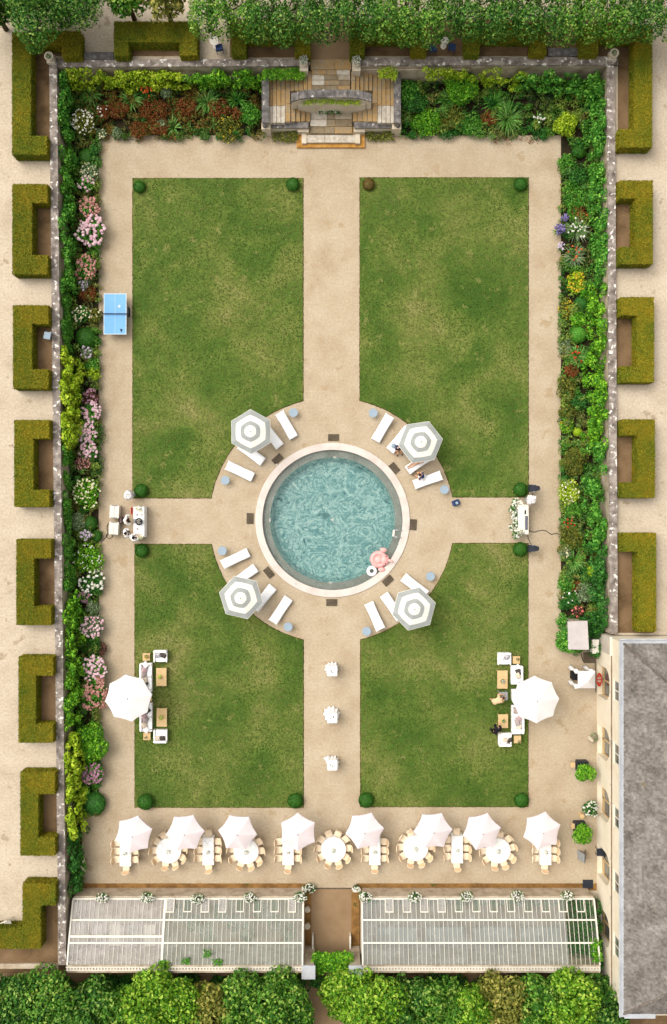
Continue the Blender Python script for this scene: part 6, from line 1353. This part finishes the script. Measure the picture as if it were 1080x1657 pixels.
t = thing('keyboard', (*P(852, 846, .97), .942), 'dark electronic keyboard on the white music table', 'keyboard'); g = G(); g.box(-.085, .085, -.46, .46, 0, .05); g.build('body', M['dark'], t); g = G()
for i in range(26): g.box(-.075, .02, -.44 + i * .0338, -.44 + i * .0338 + .03, .051, .062)
M['keys'] = plain('keys', c(120, 124, 140), .4); g.build('keys', M['keys'], t)
small('laptop', 850.5, 829, .942, .1, .27, .03, 'dark', 'small dark controller above the keyboard', 'controller')
x, y = P(832.5, 839, .5); t = thing('flower_bank', (x, y, 0), 'long bank of white flowers and greenery in front of the white music table', 'flowers'); rg = random.Random(5); L = [(rg.uniform(-.16, .14), -1.2 + 2.4 * i / 11, rg.uniform(.35, .75), .22, .2, .22) for i in range(12)]; C_, N_ = ell_pts(L, 130, 3); g = G(); g.leaves(C_, N_, .15, .45, 3); g.build('foliage', M['f_deep'], t)
g = G()
for (a, b, z, u, v, w_) in L:
    for k in range(8): an = rg.uniform(0, 6.28); q = rg.uniform(.05, .24); g.ell(a + q * math.cos(an), b + q * math.sin(an), z + w_ * rg.uniform(.5, .95), .07, .07, .055, 7, 4)
for k in range(10): g.ell(rg.uniform(.15, .55), 1.0 + rg.uniform(-.15, .2), .98, .07, .07, .055, 7, 4)
g.build('blossoms', M['b_white'], t)
potplant(843.5, 862, .942, 'white flowers at the bottom end of the white music table', 'f_silver', .2, 'b_white')
def speaker(px, py, label):
    x, y = P(px, py, 1.0); t = thing('loudspeaker', (x, y, 0), label, 'loudspeaker', 'black loudspeakers on stands'); g = G(); g.prism([(-.3, -.24), (-.3, .24), (.1, .22), (.16, .16), (.16, -.16), (.1, -.22)], .62, 1.1); g.build('cabinet', M['dark'], t); g = G(); g.cyl(.24, 0, .17, .66, 1.04, 20); g.build('rear_housing', M['dark'], t, smooth=False)
    for s in (-1, 1): g = G(); g.box(-.1, .04, s * .225 - .015, s * .225 + .015, 1.101, 1.13); g.build('handle', M['grey'], t)
    g = G(); g.cyl(0, 0, .025, .2, .619, 8); g.build('pole', M['black'], t)
    for i in range(3): a = 2 * PI * i / 3 + .5; g = G(); g.tube([(0, 0, .4), (.38 * math.cos(a), .38 * math.sin(a), .02)], .014, 6); g.build('leg', M['black'], t)
speaker(864.5, 790, 'black loudspeaker at the corner of the upper right lawn'); speaker(863, 887.5, 'black loudspeaker at the corner of the lower right lawn')
cable([(855, 858), (864, 861), (872, 859), (880, 858), (887, 861), (892, 864.5), (900, 863), (907, 866)], 'black cable winding over the gravel from the music table into the border', .022)
cable([(854, 866), (856, 874), (860, 881)], 'black cable from the music table to the lower loudspeaker'); cable([(863, 797), (860, 803), (853, 809)], 'black cable from the upper loudspeaker to the music table')
x, y = P(186.5, 508, .76); t = thing('table_tennis_table', (x, y, 0), 'blue table tennis table with white edges and a net on the left path', 'table tennis table', None, R(-.3))
M['white_line'] = plain('white_line', c(214, 226, 236), .5, .02)
g = G(); g.box(-.7625, .7625, -1.37, 1.37, .735, .757)
tt = g.build('tabletop', M['blue'], t); g = G()
for (a, b, d, e) in ((-.7625, .7625, -1.37, -1.33), (-.7625, .7625, 1.33, 1.37), (-.7625, -.7225, -1.33, 1.33), (.7225, .7625, -1.33, 1.33), (-.006, .006, -1.33, 1.33)): g.box(a, b, d, e, .7575, .760)
g.build('white_lines', M['white_line'], tt)
g = G(); g.box(-.86, .9, -.012, .012, .761, .91); g.build('net', M['dark'], t); g = G(); g.box(.8, .88, -.1, .5, .2, .75); g.build('side_bracket', M['dark'], t)
for a in (-.55, .55):
    for b in (-1.0, 1.0): g = G(); g.box(a - .03, a + .03, b - .03, b + .03, 0, .734); g.build('leg', M['dark'], t)
def bat(px, py, m, label, rz):
    g = G(); g.lathe([(.01, 0), (.078, 0), (.078, .012), (.01, .012)], 16); g.box(-.014, .014, -.17, -.075, 0, .02); o = g.build('table_tennis_bat', M[m], at=(*P(px, py, .78), .762)); o.rotation_euler.z = R(rz); tag(o, label, 'bat')
bat(193.5, 495.5, 'white_paint', 'white bat lying on the upper half of the blue table', -60); bat(196.5, 534, 'dark', 'dark bat lying on the lower half of the blue table', 0)
t = thing('bag', (*P(738.5, 813.5, .3), 0), 'blue bag on the gravel right of the pool loungers', 'bag', None, R(20)); g = G(); softbox(g, 0, 0, .16, .26, .2, .16, .4); g.build('body', M['navy'], t, smooth=True); g = G(); torus(g, .13, .018, .33, 16, 6); g.build('handle', M['dark'], t); g = G(); softbox(g, .04, -.04, .3, .1, .1, .07, .6); g.build('hat', M['pale_blue'], t, smooth=True) if False else g.build('towel', M['pale_blue'], t, smooth=True)
g = G(); g.lathe([(.03, 0), (.035, .1), (.03, .1), (.028, .02)], 10); tag(g.build('drinking_glass', M['metal'], at=(*P(672.5, 770), 0)), 'small clear glass on the gravel between two occupied loungers', 'glass')
# ------------------------------------------------------------------ people
def skin(name, pts, edges, m, parent=None, root=0, sub=1, extra=None, smooth=True):
    me = bpy.data.meshes.new(name); me.from_pydata([p[0] for p in pts], edges, []); o = bpy.data.objects.new(name, me); col.objects.link(o)
    md = o.modifiers.new('s', 'SKIN'); md.use_smooth_shade = True
    sv = me.skin_vertices[0].data
    for i, p in enumerate(pts): sv[i].radius = (p[1], p[1] if len(p) < 3 else p[2]); sv[i].use_root = (i == root)
    ss = o.modifiers.new('u', 'SUBSURF'); ss.levels = sub; ss.render_levels = sub
    dg = bpy.context.evaluated_depsgraph_get(); ev = o.evaluated_get(dg); m2 = bpy.data.meshes.new_from_object(ev)
    bpy.data.objects.remove(o)
    n = len(m2.vertices); co = np.empty(n * 3, np.float32); m2.vertices.foreach_get('co', co); g = extra or G()
    g.add(co.reshape(-1, 3), [tuple(p.vertices) for p in m2.polygons])
    return g.build(name, m, parent, smooth=smooth)
def V3(*a): return Vector(a)
def person(px, py, rz, J, label, clothes, hairm='hair', z=0, zref=1.0, bare=False):
    """J: joint positions (local, facing +Y); clothes: list of (name, material, [chains], extra radius)"""
    x, y = P(px, py, zref); t = thing('person', (x, y, z), label, 'person', None, rz); RAD = dict(pelvis=.115, spine=.108, chest=.125, neck=.05, skull=.082, crown=.07, shL=.055, elL=.042, wrL=.03, shR=.055, elR=.042, wrR=.03, hipL=.085, knL=.058, anL=.04, toL=.034, hipR=.085, knR=.058, anR=.04, toR=.034)
    names = list(RAD); pts = [(J[k], RAD[k]) for k in names]; ix = {k: i for i, k in enumerate(names)}
    E = [('pelvis', 'spine'), ('spine', 'chest'), ('chest', 'neck'), ('neck', 'skull'), ('skull', 'crown')]
    for s in 'LR': E += [('chest', 'sh' + s), ('sh' + s, 'el' + s), ('el' + s, 'wr' + s), ('pelvis', 'hip' + s), ('hip' + s, 'kn' + s), ('kn' + s, 'an' + s), ('an' + s, 'to' + s)]
    ed = [(ix[a], ix[b]) for a, b in E]
    up = (J['crown'] - J['neck']).normalized(); fw = (J['face'] - J['skull']); fw = (fw - up * fw.dot(up)).normalized(); rt = fw.cross(up)
    ex = G(); hc = J['skull'] + up * .01
    q = hc + fw * .095 - up * .02; ex.ell(*q, .014, .014, .022, 8, 6)
    for s in (-1, 1): q = hc + rt * s * .082 - up * .01; ex.ell(*q, .014, .02, .032, 8, 6)
    # hands: palm, four unequal fingers and a thumb, part of the body surface
    for s in 'LR':
        w = J['wr' + s]; d = (w - J['el' + s]).normalized(); sd = d.cross(V3(0, 0, 1)); sd = sd.normalized() if sd.length > .1 else V3(1, 0, 0); nn = sd.cross(d)
        pl = w + d * .085; pts.append((pl, .036, .018)); pi = len(pts) - 1; ed.append((ix['wr' + s], pi))
        hp = [(pl, .02)]; he = []
        for k, (o_, L_) in enumerate([(-.03, .06), (-.01, .078), (.01, .074), (.03, .058)]):
            a = pl + sd * o_ + d * .015; b = a + d * L_ * .55 - nn * .008; e = b + d * L_ * .4 - nn * .028
            ex.tube([a, b, e], .0095, 6, .0065)
        th = pl - d * .035 + sd * (.034 if s == 'L' else -.034); ex.tube([th, th + (d * .6 + sd * (.8 if s == 'L' else -.8)) * .035, th + (d * .9 + sd * (.6 if s == 'L' else -.6)) * .06], .0105, 6, .007)
    b = skin('body', pts, ed, M['skin'], t, extra=ex)
    for s in (-1, 1): q = hc + fw * .082 + rt * s * .032 + up * .012; g = G(); g.ell(*q, .009, .009, .009, 6, 5); g.build('eye', M['iris'], t)
    q = hc + fw * .086 - up * .05; g = G(); g.ell(*q, .022, .014, .007, 8, 4); g.build('mouth', M['b_coral'], t)
    # hair: a shell over the back and top of the head
    g = G(); n, m = 18, 9; Vv = []; A = Matrix((rt, fw, up)).transposed()
    for j in range(m):
        th = PI * .62 * j / (m - 1)
        for i in range(n):
            a = 2 * PI * i / n; fr = max(0, math.sin(a)); tt_ = th * (1 - .42 * fr); r_ = .1 + .006 * math.sin(5 * a + j); v = Vector((r_ * .95 * math.sin(tt_) * math.cos(a), r_ * 1.08 * math.sin(tt_) * math.sin(a) - .012, r_ * 1.12 * math.cos(tt_)))
            Vv.append(hc + up * .012 + A @ v)
    k = len(Vv); Vv += [hc + (v - hc) * .93 for v in Vv]; F = [(j * n + i, (j + 1) * n + i, (j + 1) * n + (i + 1) % n, j * n + (i + 1) % n) for j in range(m - 1) for i in range(n)]; F += [tuple(k + q for q in f[::-1]) for f in F]; F += [((m - 1) * n + i, k + (m - 1) * n + i, k + (m - 1) * n + (i + 1) % n, (m - 1) * n + (i + 1) % n) for i in range(n)]
    g.add(Vv, F); g.build('hair', M[hairm], t, smooth=True)
    for (nm_, m_, chains, er) in clothes:
        used = []; ee = []
        for ch in chains:
            for a in ch:
                if a not in used: used.append(a)
            ee += [(a, b_) for a, b_ in zip(ch, ch[1:])]
        loc = {k: (J[k] if k in J else None) for k in used}; pp = []
        for k in used:
            if '%' in k:   # point part-way along a limb: 'elL%anL%.5'
                a, b_, f = k.split('%'); f = float(f); pp.append((J[a].lerp(J[b_], f), RAD[a] * (1 - f) + RAD[b_] * f + er))
            else: pp.append((J[k], RAD[k] + er))
        skin(nm_, pp, [(used.index(a), used.index(b_)) for a, b_ in ee], M[m_], t)
    return t
def stand(bend=0, armL=None, armR=None, step=.0, turn=0, k=1.0, head=0):
    """standing figure; hands go to the given targets"""
    J = dict(pelvis=V3(0, 0, .95), spine=V3(0, 0, 1.12), chest=V3(0, .01, 1.32), neck=V3(0, .02, 1.48), skull=V3(0, .045, 1.6), crown=V3(0, .05, 1.67), face=V3(0, .2, 1.6), shL=V3(-.17, 0, 1.4), shR=V3(.17, 0, 1.4))
    A = Matrix.Translation((0, 0, .95)) @ Matrix.Rotation(-R(bend), 4, 'X') @ Matrix.Translation((0, 0, -.95)); J = {a: A @ v for a, v in J.items()}
    if head:
        B = Matrix.Translation(J['neck']) @ Matrix.Rotation(-R(head), 4, 'X') @ Matrix.Translation(-J['neck'])
        for a in ('skull', 'crown', 'face'): J[a] = B @ J[a]
    for s, sg, tg in (('L', -1, armL), ('R', 1, armR)):
        tg = V3(*tg) if tg else V3(sg * .26, .08, .86); sh = J['sh' + s]; d = tg - sh
        if d.length > .52: tg = sh + d.normalized() * .52
        mid = (sh + tg) / 2; dd = max(0, .075 - (tg - sh).length_squared / 4) ** .5; out = (V3(sg * .7, -.5, -.5)); out = (out - out.project(tg - sh)).normalized(); J['el' + s] = mid + out * (dd + .02); J['wr' + s] = tg
        J['hip' + s] = V3(sg * .09, 0, .9); J['kn' + s] = V3(sg * .1, .03 + sg * step, .5); J['an' + s] = V3(sg * .1, -.03 + sg * step * 1.6, .08); J['to' + s] = V3(sg * .11, .13 + sg * step * 1.6, .035)
    return J
SHIRT = [['pelvis', 'spine', 'chest', 'chest%neck%.55'], ['chest', 'shL', 'elL', 'elL%wrL%.85'], ['chest', 'shR', 'elR', 'elR%wrR%.85']]
TEE = [['pelvis', 'spine', 'chest', 'chest%neck%.5'], ['chest', 'shL', 'shL%elL%.7'], ['chest', 'shR', 'shR%elR%.7']]
PANTS = [['pelvis', 'hipL', 'knL', 'knL%anL%.9'], ['pelvis', 'hipR', 'knR', 'knR%anR%.9']]
SHORTS = [['pelvis', 'hipL', 'hipL%knL%.6'], ['pelvis', 'hipR', 'hipR%knR%.6']]
SHOES = [['anL%toL%.15', 'toL']], [['anR%toR%.15', 'toR']]
APRON = [['pelvis', 'hipL', 'hipL%knL%.8'], ['pelvis', 'hipR', 'hipR%knR%.8']]
def shoes(m='black'): return [('shoe', m, SHOES[0], .012), ('shoe', m, SHOES[1], .012)]
east = -PI / 2
person(200.5, 842, east, stand(24, (-.3, .42, 1.0), (.2, .5, .98), .03, head=20), 'person in a white shirt bending over the drinks table, arms spread', [('shirt', 'white', SHIRT, .03), ('trousers', 'black', PANTS, .018)] + shoes(), 'hair_dark', zref=1.2)
person(202.5, 863.5, east + .25, stand(8, (-.15, .34, 1.05), (.14, .36, 1.05), .02), 'person in a white shirt and dark apron, left of two below the drinks table', [('shirt', 'white', SHIRT, .05), ('trousers', 'black', PANTS, .018)] + shoes(), 'hair_dark', zref=1.2)
person(214.5, 873, east + .75, stand(14, (-.12, .4, 1.02), (.12, .42, 1.02), .02), 'person in a white shirt at the lower corner of the drinks table', [('shirt', 'white', SHIRT, .05), ('trousers', 'black', PANTS, .018)] + shoes(), 'hair_dark', zref=1.2)
person(800, 1136, -R(62), stand(72, (-.14, .72, .78), (.14, .74, .78), .05, head=-10), 'person in a tan coat bending far over the grey square table', [('coat', 'tan', SHIRT + [['pelvis', 'hipL', 'hipL%knL%.7'], ['pelvis', 'hipR', 'hipR%knR%.7']], .05)] + shoes('brown_wood'), 'hair', zref=.95)
person(800.5, 1184, -R(30), stand(48, (-.12, .5, .72), (.16, .55, .8), .06, head=0), 'person dressed in black leaning towards the lower right coffee table', [('jacket', 'black', SHIRT, .04), ('trousers', 'black', PANTS, .03)] + shoes(), 'hair_dark', zref=.9)
# pool guests
def seated(k=0, lean=0, armL=None, armR=None, zs=.46):
    J = dict(pelvis=V3(0, 0, zs + .1), spine=V3(0, .0, zs + .28), chest=V3(0, .03, zs + .47), neck=V3(0, .06, zs + .63), skull=V3(0, .1, zs + .75), crown=V3(0, .11, zs + .82), face=V3(0, .26, zs + .72), shL=V3(-.16, .03, zs + .55), shR=V3(.16, .03, zs + .55))
    A = Matrix.Translation((0, 0, zs + .1)) @ Matrix.Rotation(-R(lean), 4, 'X') @ Matrix.Translation((0, 0, -zs - .1)); J = {a: A @ v for a, v in J.items()}
    for s, sg, tg in (('L', -1, armL), ('R', 1, armR)):
        tg = V3(*tg) if tg else V3(sg * .14, .36, zs + .18); sh = J['sh' + s]; d = tg - sh
        if d.length > .5: tg = sh + d.normalized() * .5
        mid = (sh + tg) / 2; dd = max(0, .068 - (tg - sh).length_squared / 4) ** .5; out = V3(sg * .8, -.4, -.4); out = (out - out.project(tg - sh)).normalized(); J['el' + s] = mid + out * (dd + .01); J['wr' + s] = tg
        J['hip' + s] = V3(sg * .09, .02, zs + .08); J['kn' + s] = V3(sg * .13, .44, zs + .04); J['an' + s] = V3(sg * (.13 + k), .5, .09); J['to' + s] = V3(sg * (.14 + k), .66, .04)
    return J
person(645, 722, PI + R(12), seated(.03, 12), 'person in navy top and black shorts sitting sideways on a lounger', [('top', 'navy', TEE, .022), ('shorts', 'black', SHORTS, .022)] + shoes('brown_wood'), 'hair_dark', zref=.6)
J = seated(.02, 20, (-.2, .3, .62), (.12, .36, .66)); person(685.5, 772, R(62), J, 'person with brown hair in a blue top sitting on the lowest upper right lounger', [('top', 'navy', TEE, .02), ('wrap', 'towel', [['pelvis', 'hipL', 'hipL%knL%.75'], ['pelvis', 'hipR', 'hipR%knR%.75']], .05)] + shoes('brown_wood'), 'hair', zref=.8)
(lx, ly, _), lrz = LPOS[('upper right', 2)]
Z = .46
J = dict(pelvis=V3(0, 0, Z + .04), spine=V3(0, -.17, Z + .08), chest=V3(0, -.36, Z + .16), neck=V3(0, -.5, Z + .23), skull=V3(0, -.61, Z + .30), crown=V3(0, -.68, Z + .32), face=V3(0, -.58, Z + .5), shL=V3(-.16, -.42, Z + .18), shR=V3(.16, -.42, Z + .18), elL=V3(-.26, -.2, Z + .1), elR=V3(.26, -.2, Z + .1), wrL=V3(-.2, .04, Z + .08), wrR=V3(.2, .04, Z + .08),
         hipL=V3(-.085, .05, Z + .03), hipR=V3(.085, .05, Z + .03), knL=V3(-.08, .45, Z + .06), knR=V3(.09, .45, Z + .07), anL=V3(-.05, .84, Z), anR=V3(.07, .84, Z), toL=V3(-.06, .9, Z + .14), toR=V3(.08, .9, Z + .14))
t = person(682, 752, lrz, J, 'person in dark swimwear lying on a lounger half below the upper right parasol', [('swimsuit', 'navy', [['pelvis', 'spine', 'spine%chest%.8'], ['pelvis', 'hipL'], ['pelvis', 'hipR']], .012)], 'hair_dark', zref=.5)
t.location = (lx + .35 * math.sin(-lrz) * 0 + .14 * math.cos(lrz), ly + .14 * math.sin(lrz), -.06); tx = Matrix.Rotation(lrz, 4, 'Z') @ V3(.0, -.02, 0); t.location.x += tx.x; t.location.y += tx.y
g = G(); g.lathe([(.17, 0), (.175, .012), (.09, .02), (.085, .1), (.06, .115)], 20); tag(g.build('sun_hat', M['pale_blue'], at=(*P(637.5, 721.5, .42), .40)), 'pale blue hat lying on the lounger beside the seated person', 'hat')

# ------------------------------------------------------------------ sky, sun, camera
EL, AZ = R(56), R(-58)   # sun height, compass bearing (clockwise from +Y)
w = bpy.data.worlds.new('World'); scene.world = w; w.use_nodes = True; nt = w.node_tree; bg = nt.nodes['Background']
sky = nt.nodes.new('ShaderNodeTexSky'); sky.sky_type = 'NISHITA'; sky.sun_disc = False; sky.sun_elevation = EL; sky.sun_rotation = AZ; sky.dust_density = 6; sky.air_density = 1.2; sky.ozone_density = .6
hs = nt.nodes.new('ShaderNodeHueSaturation'); hs.inputs['Saturation'].default_value = .18; nt.links.new(sky.outputs[0], hs.inputs['Color'])
wm = nt.nodes.new('ShaderNodeMix'); wm.data_type = 'RGBA'; wm.blend_type = 'MULTIPLY'; wm.inputs[0].default_value = 1; wm.inputs[7].default_value = (1.0, .965, .92, 1); nt.links.new(hs.outputs[0], wm.inputs[6])
nt.links.new(wm.outputs[2], bg.inputs['Color']); bg.inputs['Strength'].default_value = .15
sl = bpy.data.lights.new('sun', 'SUN'); sl.energy = .8; sl.angle = R(70); sl.color = (1, .955, .89); so = bpy.data.objects.new('sun', sl); col.objects.link(so)
d = Vector((math.sin(AZ) * math.cos(EL), math.cos(AZ) * math.cos(EL), math.sin(EL))); so.rotation_euler = d.to_track_quat('Z', 'Y').to_euler(); so.location = d * 50
cam = bpy.data.cameras.new('camera'); co_ = bpy.data.objects.new('camera', cam); col.objects.link(co_); scene.camera = co_
co_.location = (0, 0, H); co_.rotation_euler = (0, 0, 0); cam.sensor_fit = 'VERTICAL'; cam.angle = 2 * math.atan(828.5 * S / H); cam.clip_end = 1000; cam.clip_start = .5
vs = scene.view_settings; vs.view_transform = 'Standard'; vs.look = 'None'; vs.gamma = 1; vs.exposure = .70
scene.render.engine = 'CYCLES'; scene.cycles.use_denoising = True; scene.cycles.denoising_input_passes = 'RGB_ALBEDO_NORMAL'; scene.cycles.denoising_prefilter = 'ACCURATE'; scene.cycles.max_bounces = 8; scene.cycles.transparent_max_bounces = 10; scene.cycles.sample_clamp_indirect = 4
